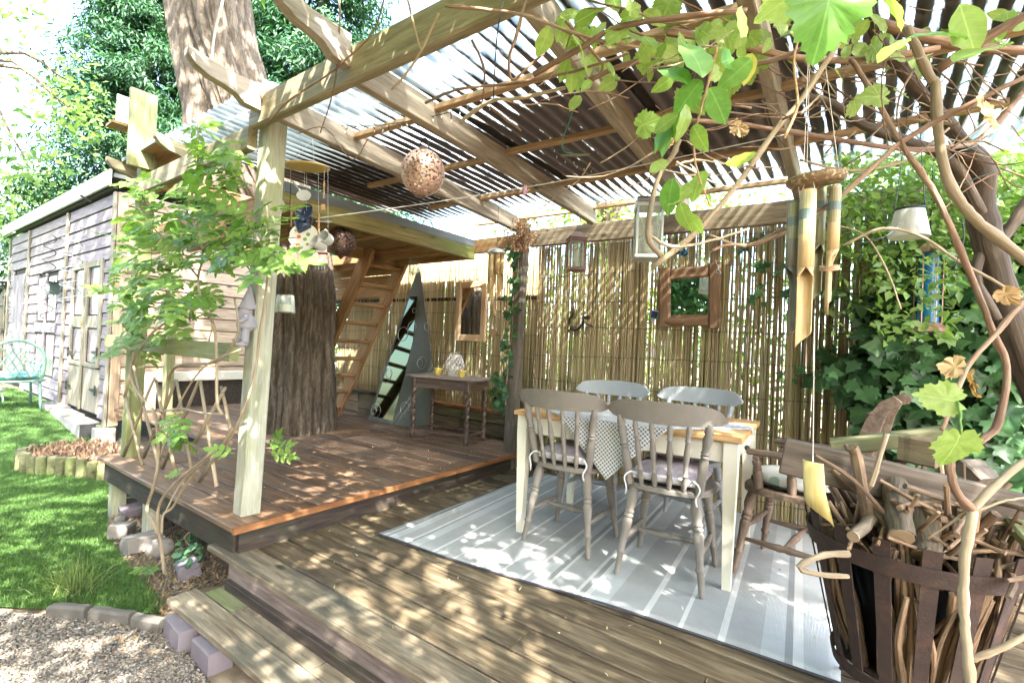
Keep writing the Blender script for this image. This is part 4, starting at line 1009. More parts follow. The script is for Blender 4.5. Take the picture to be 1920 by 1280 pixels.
# seat cushions with white piping and ties
n = N('mauve cushion'); v = n.co((1,1,1), True); a = n.noise(v, 10, 4)
gg = n.n('TexCoord'); s3 = n.n('SeparateXYZ'); n.l(gg.outputs[3], s3.inputs[0])
n.set(n.mix(n.ramp(a, [(.42,0.),(.56,1.)]), (.30,.25,.28), (.46,.41,.44)), .9); M_mauve = keep(n)
M_pwhite = plain('white cushion back', (.7,.68,.71), .9, var=.06)
for M, lb in ((M1, 'mauve seat cushion with ties on the chair nearest the raised deck'), (M2, 'mauve and white seat cushion on the near chair by the corner leg'), (M3, 'mauve seat cushion on the far sky tinted chair'), (M4, 'mauve seat cushion on the sunlit far chair')):
    t = thing('seat_cushion', lb, 'cushion', tuple((M @ V(0,0,.47))), 'seat cushions on the dining chairs')
    pillow(M @ V(0,.03,.512), .185, .19, .052, 14, 12, M.to_3x3().to_4x4(), 3).obj('cushion_pad', M_mauve, t, True)
    MB().box((0,0,0), (.30,.02,.035), Matrix.Translation(M @ V(0,-.155,.507)) @ M.to_3x3().to_4x4(), ch=.008).obj('white_band', M_pwhite, t)
    for s in (-1, 1):
        P = [M @ V(s*.12,-.155,.50), M @ V(s*.15,-.20,.53), M @ V(s*.18,-.215,.50), M @ V(s*.165,-.225,.455), M @ V(s*.17,-.22,.42)]
        MB().tube(spline(P, 4), .004, 5).obj('tie', M_pwhite, t, True)

# ---------------------------------------------------------------- brown armchair at the table end, turned to the table
ac = thing('armchair', 'brown carved wooden armchair at the sunny end of the table', 'armchair', (0,0,0))
am = M_armch
pts = []
for k in range(36):
    a = 2*math.pi*k/36; c, s = math.cos(a), math.sin(a); pts.append((.235*math.copysign(abs(c)**.6, c), .225*math.copysign(abs(s)**.6, s)))
mb = MB(); vs = []
rings = [(.9,.425),(1,.432),(1,.458),(.95,.466),(.5,.46)]
for sc, z in rings: vs += [(x*sc, y*sc, z) for x, y in pts]
nn = 36; mb.add(vs, [(i*nn+j, i*nn+(j+1)%nn, (i+1)*nn+(j+1)%nn, (i+1)*nn+j) for i in range(4) for j in range(nn)] + [tuple(range(nn-1,-1,-1)), tuple(4*nn+j for j in range(nn))]).obj('seat', am, ac, 40)
fe = {}
for sx_ in (-1, 1):
    for sy, ty, fy in ((-1,-.15,-.24), (1,.16,.22)):
        top, ft = V(.165*sx_, ty, .44), V(.235*sx_, fy, .004); fe[(sx_,sy)] = (top, ft); turned(LEG, ft, top, 'leg', M_armt, ac)
mid = {}
for sx_ in (-1, 1):
    a = fe[(sx_,-1)][1].lerp(fe[(sx_,-1)][0], .42); b = fe[(sx_,1)][1].lerp(fe[(sx_,1)][0], .42); turned(STR, a, b, 'stretcher', M_armt, ac, 8); mid[sx_] = (a+b)/2
turned(STR, mid[-1], mid[1], 'stretcher', M_armt, ac, 8)
turned(STR, fe[(-1,1)][1].lerp(fe[(-1,1)][0], .55), fe[(1,1)][1].lerp(fe[(1,1)][0], .55), 'stretcher', M_armt, ac, 8)
for sx_ in (-1, 1):
    plank('armrest', (.245*sx_, -.24, .655), (.235*sx_, .17, .645), .055, .026, am, ac, .009, 4)
    turned(PST, (.205*sx_, .12, .455), (.237*sx_, .13, .64), 'arm_post', M_armt, ac)
    turned(PST, (.205*sx_, -.03, .455), (.24*sx_, -.03, .645), 'arm_post', M_armt, ac)
    # back upright: broad board rising and curling backwards
    mb = MB(); prof = [(-.20,.44),(-.235,.6),(-.275,.75),(-.32,.88),(-.365,.955),(-.41,.985),(-.44,.96),(-.43,.93),(-.395,.92),(-.375,.86),(-.345,.72),(-.30,.58),(-.255,.44)]
    T = Matrix(((0,0,1,.21*sx_-.02),(1,0,0,0),(0,1,0,0),(0,0,0,1))); mb.prism(prof[::-1], .04, T).obj('back_upright', am, ac)
for z, y in ((.86,-.325),(.72,-.29),(.58,-.25)): plank('back_slat', (-.19, y, z), (.19, y, z), .075, .016, am, ac, .005, 2, up=(0,-1,.3))
MA = Matrix.Translation((-.27, 2.97, .011)) @ Matrix.Rotation(math.radians(82), 4, 'Z'); ac.matrix_basis = MA
n = N('sage print cushion'); v = n.co((1,1,1), False); vo = n.n('TexVoronoi'); vo.inputs['Scale'].default_value = 11; n.l(v, vo.inputs[0]); a = n.noise(v, 5, 2)
n.set(n.mix(n.ramp(vo.outputs[0], [(.30,1.),(.36,0.)]), (.70,.72,.69), (.30,.39,.34)), .9); M_sage = keep(n)
t = thing('seat_cushion', 'round white and sage printed cushion on the brown armchair', 'cushion', tuple(MA @ V(0,0,.46)), 'seat cushions on the dining chairs')
mb = MB(); mb.lathe([(.0001,-.03),(.17,-.03),(.195,-.012),(.2,.005),(.185,.026),(.12,.038),(.0001,.04)], 28, MA @ Matrix.Translation((0,.01,.5))); mb.obj('cushion_pad', M_sage, t, True)
mb = MB(); mb.tube([MA @ V(.2*math.cos(a), .01+.2*math.sin(a), .478) for a in np.linspace(0, 2*math.pi, 33)], .006, 6, False); mb.obj('dark_piping', M_black, t, True)
# ---------------------------------------------------------------- barley twist side table and what stands on it
sa = math.radians(8); Ms = Matrix.Translation((-3.46, 3.72, RZ)) @ Matrix.Rotation(sa, 4, 'Z')
stt = thing('side_table', 'dark oak side table on four barley twist legs under the tall mirror', 'side table', tuple(Ms.translation), rz=sa)
def sl3(x, y, z): return Ms @ V(x, y, z)
SW, SD, SHt = .80, .44, .648
plank('table_top', sl3(-SW/2, 0, SHt-.011), sl3(SW/2, 0, SHt-.011), SD, .022, wood('greyed oak top', (.13,.1,.075), (.24,.19,.15), (.36,.3,.25), rough=.5), stt, .005, 4, .001)
for sy in (-1, 1): plank('apron', sl3(-SW/2+.09, sy*(SD/2-.06), SHt-.075), sl3(SW/2-.09, sy*(SD/2-.06), SHt-.075), .105, .018, M_dkwood, stt, .002, up=(0,-1,0))
for sx_ in (-1, 1): plank('apron', sl3(sx_*(SW/2-.07), -SD/2+.08, SHt-.075), sl3(sx_*(SW/2-.07), SD/2-.08, SHt-.075), .105, .018, M_dkwood, stt, .002, up=(1,0,0))
def twistleg(x, y):
    mb = MB(); nn = 14; vs = []
    prof = [(0,.020),(.03,.026),(.05,.026),(.06,.022),(.095,.022)]
    zs = [p[0] for p in prof]; L = []
    for z, r in prof: L.append((z, [(r, 2*math.pi*j/nn) for j in range(nn)]))
    for k in range(88):
        z = .11+k*.0045; ph = k*.36; L.append((z, [(.0195*(1+.34*math.cos(2*(2*math.pi*j/nn)-ph)), 2*math.pi*j/nn) for j in range(nn)]))
    for z, r in ((.515,.021),(.53,.026),(.545,.021),(.56,.026),(.63,.026)): L.append((z, [(r, 2*math.pi*j/nn) for j in range(nn)]))
    for z, ring in L: vs += [(r*math.cos(a), r*math.sin(a), z) for r, a in ring]
    fs = [(i*nn+j, i*nn+(j+1)%nn, (i+1)*nn+(j+1)%nn, (i+1)*nn+j) for i in range(len(L)-1) for j in range(nn)] + [tuple(range(nn-1,-1,-1))]
    mb.add(vs, fs, Ms @ Matrix.Translation((x, y, .002))).obj('leg', M_dkwood, stt, True)
for sx_ in (-1, 1):
    for sy in (-1, 1): twistleg(sx_*(SW/2-.07), sy*(SD/2-.06))
    plank('stretcher', sl3(sx_*(SW/2-.07), -SD/2+.08, .09), sl3(sx_*(SW/2-.07), SD/2-.08, .09), .03, .022, M_dkwood, stt, .004)
for sy in (-1, 1): plank('stretcher', sl3(-SW/2+.09, sy*(SD/2-.06), .085), sl3(SW/2-.09, sy*(SD/2-.06), .085), .03, .022, M_dkwood, stt, .004)
# lattice lantern
lc = sl3(.02, .05, SHt); ll = thing('lattice_lantern', 'whitewashed woven lattice candle lantern between the two yellow pots', 'lantern', tuple(lc))
def barrel(z): return .058+.037*math.sin(math.pi*min(1, max(0, z/.20)))
M_lat = plain('whitewashed cane', (.52,.48,.45), .7, var=.15)
for k in range(14):
    for sg in (-1, 1):
        P = [lc+V(barrel(z)*math.cos(2*math.pi*k/14+sg*z*7.8), barrel(z)*math.sin(2*math.pi*k/14+sg*z*7.8), z+.006) for z in np.linspace(0, .205, 12)]
        MB().tube(P, .0052, 5).obj('lattice_strand', M_lat, ll)
for z in (.006, .21): MB().tube([lc+V(barrel(z)*math.cos(a), barrel(z)*math.sin(a), z) for a in np.linspace(0, 2*math.pi, 25)], .009, 6, False).obj('rim', M_lat, ll)
MB().lathe([(.04,.005),(.04,.11)], 16, Matrix.Translation(lc)).obj('candle', M_wax, ll, 40)
MB().tube([lc+V(.1*math.cos(a), -.02, .19+.1*math.sin(a)*.5) for a in np.linspace(-.2, 3.3, 12)], .004, 5).obj('handle', M_lat, ll)
for x, y, s, lb in ((-.155,.0,1.0,'small yellow glazed pot left of the lattice lantern'), (.175,-.05,1.0,'small yellow glazed pot right of the lattice lantern')):
    o = MB().lathe([(.024,0),(.028,.01),(.034,.058),(.040,.06),(.040,.072),(.034,.072),(.028,.02),(.001,.018)], 18, Matrix.Translation(sl3(x, y, SHt)) @ Matrix.Diagonal((s,s,s,1))).obj('yellow_pot', M_yellow, None, 40)
    tag(o, lb, 'pot', 'yellow pots on the side table')

# ---------------------------------------------------------------- mirrors
def framed_mirror(name, label, c, wd, ht, fw, mat, M, fth=.035, rough_=0.):
    t = thing(name, label, 'mirror', tuple(c))
    T = Matrix.Translation(c) @ M
    def q(x, y, z): return T @ V(x, y, z)
    for s in (-1, 1):
        plank('frame_side', q(s*(wd/2-fw/2), 0, -ht/2-rough_*R(0,.02)), q(s*(wd/2-fw/2), 0, ht/2+rough_*R(0,.02)), fw, fth, mat, t, .008+.006*rough_, 5, .004*rough_, up=tuple((T.to_3x3() @ V(0,-1,0))))
        plank('frame_rail', q(-wd/2+fw+.002, .003, s*(ht/2-fw/2)), q(wd/2-fw-.002, .003, s*(ht/2-fw/2)), fw, fth*.9, mat, t, .008+.004*rough_, 5, .004*rough_, up=tuple((T.to_3x3() @ V(0,-1,0))))
    MB().box((0,.004,0), (wd-fw*2+.012, .006, ht-fw*2+.012), T).obj('mirror_glass', M_mirror, t)
    return t, T
framed_mirror('tall_mirror', 'tall narrow mirror in a pale pine frame reflecting the tree bark', V(-3.51, 4.06, 1.50), .46, .66, .075, M_pframe, Matrix.Rotation(math.radians(-3.0), 4, 'Z'))
t, T = framed_mirror('rustic_mirror', 'square mirror in a rough driftwood frame on the sunny reed screen', V(-1.105, 3.815, 1.575), .46, .455, .088, M_frame, Matrix.Rotation(math.radians(-1.8), 4, 'Y') @ Matrix.Rotation(math.radians(2), 4, 'Z'), .04, 1.)
MB().ball(T @ V(-.10,-.03,-.19), .035, 10, 8, (2.1,.5,.7)).obj('driftwood_knot', M_frame, t, True)
tw = MB().tube(spline([T @ V(.20,-.03,.24), T @ V(.22,-.04,.2), T @ V(.20,-.04,.17), T @ V(.235,-.04,.155), T @ V(.22,-.04,.185)], 4), .003, 5).obj('hanging_wire', M_galv, t)
# triangular leaning mirror
tm = thing('triangular_mirror', 'tall triangular shard of mirror with etched rings leaning on the reed screen', 'mirror', (-4.3, 3.95, RZ))
ap, bl, br = at(786,497,Y=4.07), at(690,787,Y=3.86), at(809,803,Y=3.86); bl.z = br.z = RZ+.004
rm = (ap*.35+br*.65)+V(.10,.0,0)
nrm = (br-bl).cross(ap-bl).normalized(); nrm = -nrm if nrm.y > 0 else nrm
poly = [bl, br, rm, ap, ap+V(-.035,0,-.06)]
mb = MB(); k = len(poly); mb.add([p for p in poly]+[p-nrm*.008 for p in poly], [tuple(range(k)), tuple(range(2*k-1,k-1,-1))]+[(i,i+k,(i+1)%k+k,(i+1)%k) for i in range(k)])
mb.obj('reflection_board', plain('painted grey green reflection', (.10,.115,.095), .45, var=.25, sc=7, bump=.15), tm)  # mirror area painted flat in the grey green it reflects
sp1 = [bl+(br-bl)*.04+(ap-bl)*.03, bl+(br-bl)*.40+(ap-bl)*.02, bl+(br-bl)*.30+(ap-bl)*.52, bl+(br-bl)*.13+(ap-bl)*.80, bl+(ap-bl)*.80+(br-bl)*.02]
mb = MB(); k = 5; mb.add([p+nrm*.002 for p in sp1]+[p-nrm*.002 for p in sp1], [tuple(range(k)), tuple(range(2*k-1,k-1,-1))]+[(i,i+k,(i+1)%k+k,(i+1)%k) for i in range(k)]); mb.obj('mirror_strip', N('dimmed mirror').set((.085,.105,.07), .06, 1.).m, tm)  # mirror colour darkened and greened to dim its reflection
ex = (br-bl).normalized(); ey = nrm.cross(ex).normalized(); ey = -ey if ey.z < 0 else ey
for (px, py), r in (((712,770),.085), ((708,770),.05), ((725,703),.095), ((730,700),.055), ((790,680),.07), ((786,680),.045), ((766,612),.07), ((768,580),.03), ((765,765),.07), ((795,610),.05), ((750,625),.085)):
    c = at(px, py, Y=3.93); c = c - nrm*((c-bl).dot(nrm)) + nrm*.004
    MB().tube([c+ex*r*math.cos(a)+ey*r*math.sin(a) for a in np.linspace(0, 2*math.pi, 25)], .0028, 4, False).obj('etched_ring', M_galv, tm)
# small mirror hung at the apex of the triangle: plaid lantern shape
o = MB().lathe([(.03,0),(.05,.05),(.05,.15),(.02,.2)], 8, Matrix.Translation(at(774,515,Y=3.7))).obj('hanging_glass', M_lglass, None, True); tag(o, 'dim checked glass shade hanging by the ladder top', 'glass shade')

# ---------------------------------------------------------------- ball lanterns of pierced metal
def pierced(name, col, metal=.7):
    n = N(name); v = n.co((1,1,1), False); vo = n.n('TexVoronoi'); vo.inputs['Scale'].default_value = 62; n.l(v, vo.inputs[0])
    a = n.noise(v, 20, 3); n.set(n.mix(a, tuple(q*.7 for q in col), tuple(min(1,q*1.35) for q in col)), .4, metal); n.bump(vo.outputs[0], .8, .004)
    tp_ = n.n('BsdfTransparent'); mx = n.n('MixShader'); n.l(n.ramp(vo.outputs[0], [(.36,1.),(.42,0.)]), mx.inputs[0]); n.l(n.p.outputs[0], mx.inputs[1]); n.l(tp_.outputs[0], mx.inputs[2]); n.l(mx.outputs[0], n.out.inputs[0]); return keep(n)
M_pc, M_pb = pierced('pierced copper', (.55,.35,.27), .45), pierced('pierced bronze', (.16,.10,.085))
for lb, c, r, mt, zt in (('copper pink pierced metal ball lantern hanging from the middle rafter', at(793,324,Y=1.80), .116, M_pc, 2.27), ('dark bronze pierced ball lantern hanging under the tree platform', at(640,453,Y=2.28), .112, M_pb, 2.02)):
    t = thing('ball_lantern', lb, 'lantern', tuple(c), 'pierced metal ball lanterns')
    MB().ball((0,0,0), r, 28, 20, (1,1,1.06)).obj('pierced_ball', mt, t, True).matrix_basis = Matrix.Translation(c)
    MB().lathe([(.03,0),(.022,.012),(.012,.02)], 14, Matrix.Translation(c+V(0,0,r*1.05))).obj('cap', M_bronze, t, 40)
    MB().tube([c+V(.035*math.cos(a), 0, r*1.1+.055*math.sin(a)) for a in np.linspace(0, math.pi, 10)], .004, 5).obj('handle', M_black, t)
    MB().tube([c+V(0,0,r*1.1+.05), V(c.x, c.y, max(zt, c.z+r+.08))], .002, 4).obj('chain', M_black, t)
    MB().lathe([(.001,-.02),(.012,-.012),(.02,0)], 12, Matrix.Translation(c-V(0,0,r*1.06))).obj('finial', M_bronze, t, 40)
    MB().lathe([(.03,-.06),(.03,.03)], 12, Matrix.Translation(c)).obj('candle', M_wax, t)

# ---------------------------------------------------------------- mobile of kitchen enamelware under a plate
kc = at(575,315,Y=1.60); km = thing('kitchenware_mobile', 'hanging mobile of enamel mugs, pans and a floral plate beneath an ochre lid', 'mobile', tuple(kc))
def kp(px, py, D=2.86): return at(px, py, D=D)
MB().lathe([(.0005,0),(.125,.0),(.132,.006),(.125,.012),(.02,.035),(.0005,.036)], 32, Matrix.Translation(kc) @ Euler((.10,.05,0)).to_matrix().to_4x4()).obj('hanging_lid', M_ylamp, km, 40)
for a in (0, 2.1, 4.2): MB().tube([kc+V(.08*math.cos(a),.08*math.sin(a),.02), V(kc.x+.05, kc.y, 2.30)], .0012, 4).obj('cord', M_galv, km)
ux_, uy_ = Vector(RM[0]), Vector(RM[2]); uf = Vector(RM[1])
def facing(c, rx=0., ry=0., rz=0.):
    """frame whose Z looks back at the viewer, then turned"""
    return Matrix.Translation(c) @ Matrix((ux_, uy_, -uf)).transposed().to_4x4() @ Euler((rx, ry, rz)).to_matrix().to_4x4()
def mug(c, r, h, mat, E_, nm='mug'):
    M = facing(c, *E_)
    o = MB().lathe([(r*.9,0),(r,.1*h),(r,h),(r*.93,h),(r*.9,.12*h),(.001,.1*h)], 20, M).obj(nm, mat, km, 40)
    MB().tube([M @ V(r+.6*r*math.sin(a), 0, h*(.5-.32*math.cos(a))) for a in np.linspace(0, math.pi, 9)], r*.11, 6).obj('mug_handle', mat, o, True)
mug(kp(533,383), .042, .08, M_white, (-1.2,.3,2.2)); mug(kp(608,463), .036, .07, M_white, (-.55,.5,1.6)); mug(kp(617,452), .036, .06, M_white, (-.2,.35,1.7)); mug(kp(573,432), .044, .075, M_navy, (-1.9,-.2,.6))
# ladle / pan with long white handle, navy frying pan, floral plate
M = facing(kp(571,371), -.4, .2, 0); o = MB().lathe([(.001,0),(.022,.002),(.036,.012),(.04,.024),(.036,.024),(.001,.006)], 20, M).obj('ladle', M_white, km, 40)
MB().tube([kp(563,358), kp(553,345), kp(545,337)], .006, 6).obj('ladle_handle', M_white, o)
M = facing(kp(574,402), -.35, -.3, 0); MB().lathe([(.001,0),(.045,0),(.060,.02),(.058,.022),(.043,.004),(.001,.004)], 24, M).obj('navy_pan', M_navy, km, 40)
n = N('floral enamel'); v = n.co((1,1,1), False); vo = n.n('TexVoronoi'); vo.inputs['Scale'].default_value = 26; n.l(v, vo.inputs[0]); a = n.noise(v, 18, 2)
n.set(n.mix(n.ramp(vo.outputs[0], [(.28,1.),(.36,0.)]), (.76,.74,.68), n.mix(n.ramp(a, [(.48,0.),(.52,1.)]), (.65,.12,.05), (.2,.3,.1))), .25); M_flor = keep(n)
M = facing(kp(571,446), -.15, .1, 0); MB().lathe([(.001,0),(.05,.0),(.082,.012),(.084,.014),(.05,.005),(.001,.005)], 28, M).obj('floral_plate', M_flor, km, 40)
MB().tube([kp(608,340), kp(607,372)], .005, 6).obj('spatula_handle', M_batt, km); MB().box((0,0,0), (.022,.032,.005), facing(kp(606,388), .2, .4, .1)).obj('spatula_blade', M_batt, km)
MB().tube([kp(547,375), kp(546,425)], .006, 6).obj('wooden_spoon', M_batt, km); MB().tube([kp(598,400), kp(597,455)], .006, 6).obj('wooden_spoon', M_batt, km)
hb = MB().box((0,0,0), (.05,.035,.04), facing(kp(605,468), 0, .3, 0)).obj('tin_box', M_white, km); MB().box((0,0,0), (.054,.006,.044), facing(kp(605,475), 0, .3, 0)).obj('red_base', plain('red tin', (.35,.03,.03), .4), hb)
for px in (597, 603, 608): MB().tube([kp(px,485), kp(px,505)], .004, 6).obj('chime_tube', M_galv, km)
for px, p0, p1 in ((533,318,360), (571,322,350), (575,325,395), (608,316,340), (615,318,448), (597,318,400), (571,396,440), (545,318,340), (603,478,486)):
    MB().tube([kp(px,p0), kp(px,p1)], .0011, 4).obj('cord', M_galv, km)
MB().tube([kp(592,415), kp(622,416)], .004, 5).obj('hanging_bar', M_galv, km)

# hanging candle jar by the post
jc = at(534,587,D=2.95); t = thing('hanging_candle_jar', 'clear tumbler with cream candle hung from dark cords beside the front post', 'candle jar', tuple(jc))
MB().lathe([(.057,0),(.059,.004),(.048,.108),(.046,.108),(.055,.008),(.001,.006)], 22, Matrix.Translation(jc)).obj('glass_jar', M_lglass, t, 40)
MB().lathe([(.001,.009),(.054,.009),(.051,.05),(.001,.048)], 20, Matrix.Translation(jc)).obj('candle', M_wax, t, 40)
for s in (-1, 1): MB().tube([jc+V(s*.03,s*.03,.106), jc+V(.0,.0,.40), jc+V(.0,0,.80)], .0022, 4).obj('cord', M_dkgreen, t)
# washing line with one pink peg
L0, L1 = at(598,409,D=3.05), at(1480,251,D=2.35)
P = [L0.lerp(L1, k/20)-V(0,0,.035*math.sin(math.pi*k/20)) for k in range(21)]
o = thing('washing_line', 'thin pale washing line slung across under the rafters with a pink peg', 'washing line', tuple(L0)); MB().tube(P, .0032, 5).obj('cord', M_string, o)
pp = at(985,356,D=2.75); MB().box(pp, (.016,.012,.055), ch=.003).obj('peg', plain('pink peg', (.6,.32,.45), .5), o)

# ---------------------------------------------------------------- chimes
def tubecut(c, r, L, mat, par, cut=.06, nm='bamboo_tube', slit=False, rz=0.):
    """bamboo tube hanging from c; lower end cut on the slant like a quill"""
    nn = 16; vs = []; M = Matrix.Translation(c) @ Matrix.Rotation(rz, 4, 'Z')
    for z, k in ((0,0),(-L*.33,0),(-L*.34,.03),(-L*.35,0),(-L*.52,0)): vs += [(r*(1+k)*math.cos(2*math.pi*j/nn), r*(1+k)*math.sin(2*math.pi*j/nn), z) for j in range(nn)]
    # open scoop: only the back half goes on
    fs = [(i*nn+j, (i+1)*nn+j, (i+1)*nn+(j+1)%nn, i*nn+(j+1)%nn) for i in range(4) for j in range(nn)] + [tuple(range(nn))]
    mb = MB().add(vs, fs, M); vs = []
    rows = 8
    for i in range(rows+1):
        u = i/rows; z = -L*.52-(L*.48)*u; sp_ = math.pi*(.98-.55*min(1, u*6) if u < .17 else .43) if not slit else math.pi*(.9-.35*u)
        for j in range(9): a = math.pi/2+(-1+2*j/8)*sp_; vs.append((r*math.cos(a), r*math.sin(a), z+ (cut*(.5-j/8) if i == rows else 0)))
    fs = [(i*9+j, (i+1)*9+j, (i+1)*9+j+1, i*9+j+1) for i in range(rows) for j in range(8)]
    mb.add(vs, fs, M)
    o = mb.obj(nm, mat, par, 40); s_ = o.modifiers.new('wall', 'SOLIDIFY'); s_.thickness = .003; return o
cd = at(931,474,Y=3.2); sc_ = thing('small_wind_chime', 'small bamboo wind chime under a grey metal cap by the back post', 'wind chime', tuple(cd), 'bamboo wind chimes')
MB().lathe([(.078,-.01),(.08,0),(.06,.022),(.02,.036),(.001,.04)], 20, Matrix.Translation(cd)).obj('cap', M_galv, sc_, 40)
for i in range(6):
    a = i*math.pi/3+.4; c = cd+V(.05*math.cos(a), .05*math.sin(a), -.015)
    tubecut(c, .0185, (.30,.36,.42,.33,.39,.28)[i], M_bamboo, sc_, .05, rz=a)
MB().tube([cd+V(0,0,.03), V(cd.x, cd.y, 2.30)], .002, 4).obj('cord', M_black, sc_)
MB().lathe([(.001,-.52),(.02,-.5),(.001,-.44)], 8, Matrix.Translation(cd) @ Matrix.Diagonal((1,.3,1,1))).obj('sail', M_bamboo, sc_); MB().tube([cd, cd-V(0,0,.45)], .0015, 4).obj('cord', M_string, sc_)
bd_ = at(1530,338,D=1.40); bc = thing('large_wind_chime', 'large bamboo wind chime with scooped tubes under a speckled coconut disc', 'wind chime', tuple(bd_), 'bamboo wind chimes')
n = N('speckled husk'); v = n.co((1,1,1), False); a = n.noise(v, 90, 3, .7); n.set(n.ramp(a, [(.45,(.15,.095,.045)),(.58,(.26,.17,.08)),(.68,(.6,.5,.36))]), .8); n.bump(a, .6, .004); M_husk = keep(n)
MB().lathe([(.001,-.008),(.066,-.012),(.076,-.002),(.076,.01),(.066,.016),(.001,.022)], 26, Matrix.Translation(bd_) @ Euler((.14,-.08,0)).to_matrix().to_4x4()).obj('husk_disc', M_husk, bc, 40)
for px, py0, py1, r, mt in ((1516,357,637,.0205,M_bamboo), (1490,378,615,.0185,M_bamdark), (1566,350,578,.0160,M_bamboo), (1538,352,560,.0165,M_bamgreen)):
    D = 1.375 if px == 1516 else 1.42 if px != 1538 else 1.47; c = at(px, py0, D=D); L = (at(px, py1, D=D)-c).length
    o = tubecut(c, r, L, mt, bc, .045, rz={1516:.12, 1490:-1.0, 1566:1.4, 1538:.5}[px])
    MB().lathe([(r*1.012,-L*.30),(r*1.012,-L*.02)], 16, Matrix.Translation(c)).obj('painted_sleeve', M_bamgreen, o)
    MB().lathe([(r*1.02,-L*.20),(r*1.02,-L*.13)], 16, Matrix.Translation(c)).obj('grey_band', plain('blue grey band %d' % px, (.13,.17,.16), .5), o)
    for s in (-1, 1): MB().tube([c+V(s*r*.8,0,-.003), V(c.x+s*r*.3, c.y, bd_.z)], .0012, 4).obj('cord', M_string, bc)
for a in (0, 2.1, 4.2): MB().tube([bd_+V(.055*math.cos(a), .055*math.sin(a), .01), V(bd_.x-.03, bd_.y, 2.30)], .001, 4).obj('cord', M_string, bc)
wc = at(1555,502,D=1.43); MB().lathe([(.026,-.006),(.026,.006)], 18, Matrix.Translation(wc) @ Matrix.Rotation(.3, 4, 'X')).obj('clapper', M_pframe, bc, 40)
s0 = at(1524,868,D=1.40); MB().tube([at(1527,600,D=1.40), s0], .0013, 4).obj('cord', M_string, bc)
# the sail: a split bamboo half pipe cut to a point
mb = MB(); vs = []; n_ = 8
H0, H1, H2 = .0, -.085, -.175
for j in range(n_+1):
    a = math.pi*(.05+.9*j/n_); x = .024*math.cos(a); y = -.018*math.sin(a); u = j/n_
    vs += [(x, y, .012*u), (x*1.05, y, H1), (x*1.05+.016*(1-u), y, H2*(1-.40*u))]
mb.add(vs, [(j*3+k, j*3+k+1, j*3+k+4, j*3+k+3) for j in range(n_) for k in range(2)], Matrix.Translation(s0) @ Matrix.Rotation(math.radians(15), 4, 'Z') @ Matrix.Rotation(-.08, 4, 'Y'))
o = mb.obj('chime_sail', wood('yellow bamboo', (.34,.27,.09), (.47,.385,.15), (.56,.48,.22), rough=.4, bump=.08, lo=1, hi=1, knots=False, src='g'), bc, True); s_ = o.modifiers.new('wall', 'SOLIDIFY'); s_.thickness = .003

# ---------------------------------------------------------------- hanging lanterns
def lantern(name, label, c, wd, ht, mat, gl, rz, top, roof='flat', bw=.012):
    """c: centre of the base"""
    t = thing(name, label, 'lantern', tuple(c), None, rz); M = Matrix.Translation(c) @ Matrix.Rotation(rz, 4, 'Z')
    MB().box((0,0,.012), (wd,wd,.024), M, ch=.003).obj('base', mat, t)
    MB().box((0,0,ht-.012), (wd,wd,.024), M, ch=.003).obj('top_frame', mat, t)
    for sx_ in (-1, 1):
        for sy in (-1, 1): MB().box((sx_*(wd/2-bw/2-.004), sy*(wd/2-bw/2-.004), ht/2), (bw,bw,ht-.05), M).obj('corner_bar', mat, t)
    for k in range(4):
        Mk = M @ Matrix.Rotation(k*math.pi/2, 4, 'Z'); MB().box((wd/2-.012,0,ht/2), (.002,wd-.036,ht-.052), Mk).obj('glass_pane', gl, t)
    if roof == 'flat':
        MB().box((0,0,ht+.02), (wd*.95,wd*.95,.04), M, ch=.02).obj('roof', mat, t)
    else:
        mb = MB(); mb.add([M @ V(*q) for q in ((-wd*.56,-wd*.56,ht),(wd*.56,-wd*.56,ht),(wd*.56,wd*.56,ht),(-wd*.56,wd*.56,ht),(-wd*.2,-wd*.2,ht+.05),(wd*.2,-wd*.2,ht+.05),(wd*.2,wd*.2,ht+.05),(-wd*.2,wd*.2,ht+.05))], [(3,2,1,0),(0,1,5,4),(1,2,6,5),(2,3,7,6),(3,0,4,7),(4,5,6,7)]); mb.obj('roof', mat, t)
    MB().lathe([(wd*.16,.024),(wd*.16,ht*.62)], 14, M).obj('candle', M_wax, t, 40)
    MB().tube([c+V(-.02,0,ht+.05), c+V(0,0,ht+.09), c+V(.02,0,ht+.05)], .003, 5).obj('hook', M_black, t)
    MB().tube([c+V(0,0,ht+.085), V(c.x, c.y, max(top, c.z+ht+.1))], .0025, 4).obj('chain', M_black, t)
    return t
lantern('coach_lantern', 'small brown metal lantern with worn paint below the back beam', at(1079,508,Y=3.4), .135, .255, plain('brown worn metal', (.2,.12,.10), .5, .4, var=.3, dirt=(.42,.36,.33), dirt_amt=.3), M_lglass, .75, 2.23, 'hip', .014)
lantern('square_lantern', 'larger pale grey metal lantern with glass sides hanging from the rafter near the rustic mirror', at(1213,487,Y=2.9), .165, .335, M_galv, M_lglass, .5, 2.24, 'flat', .012)
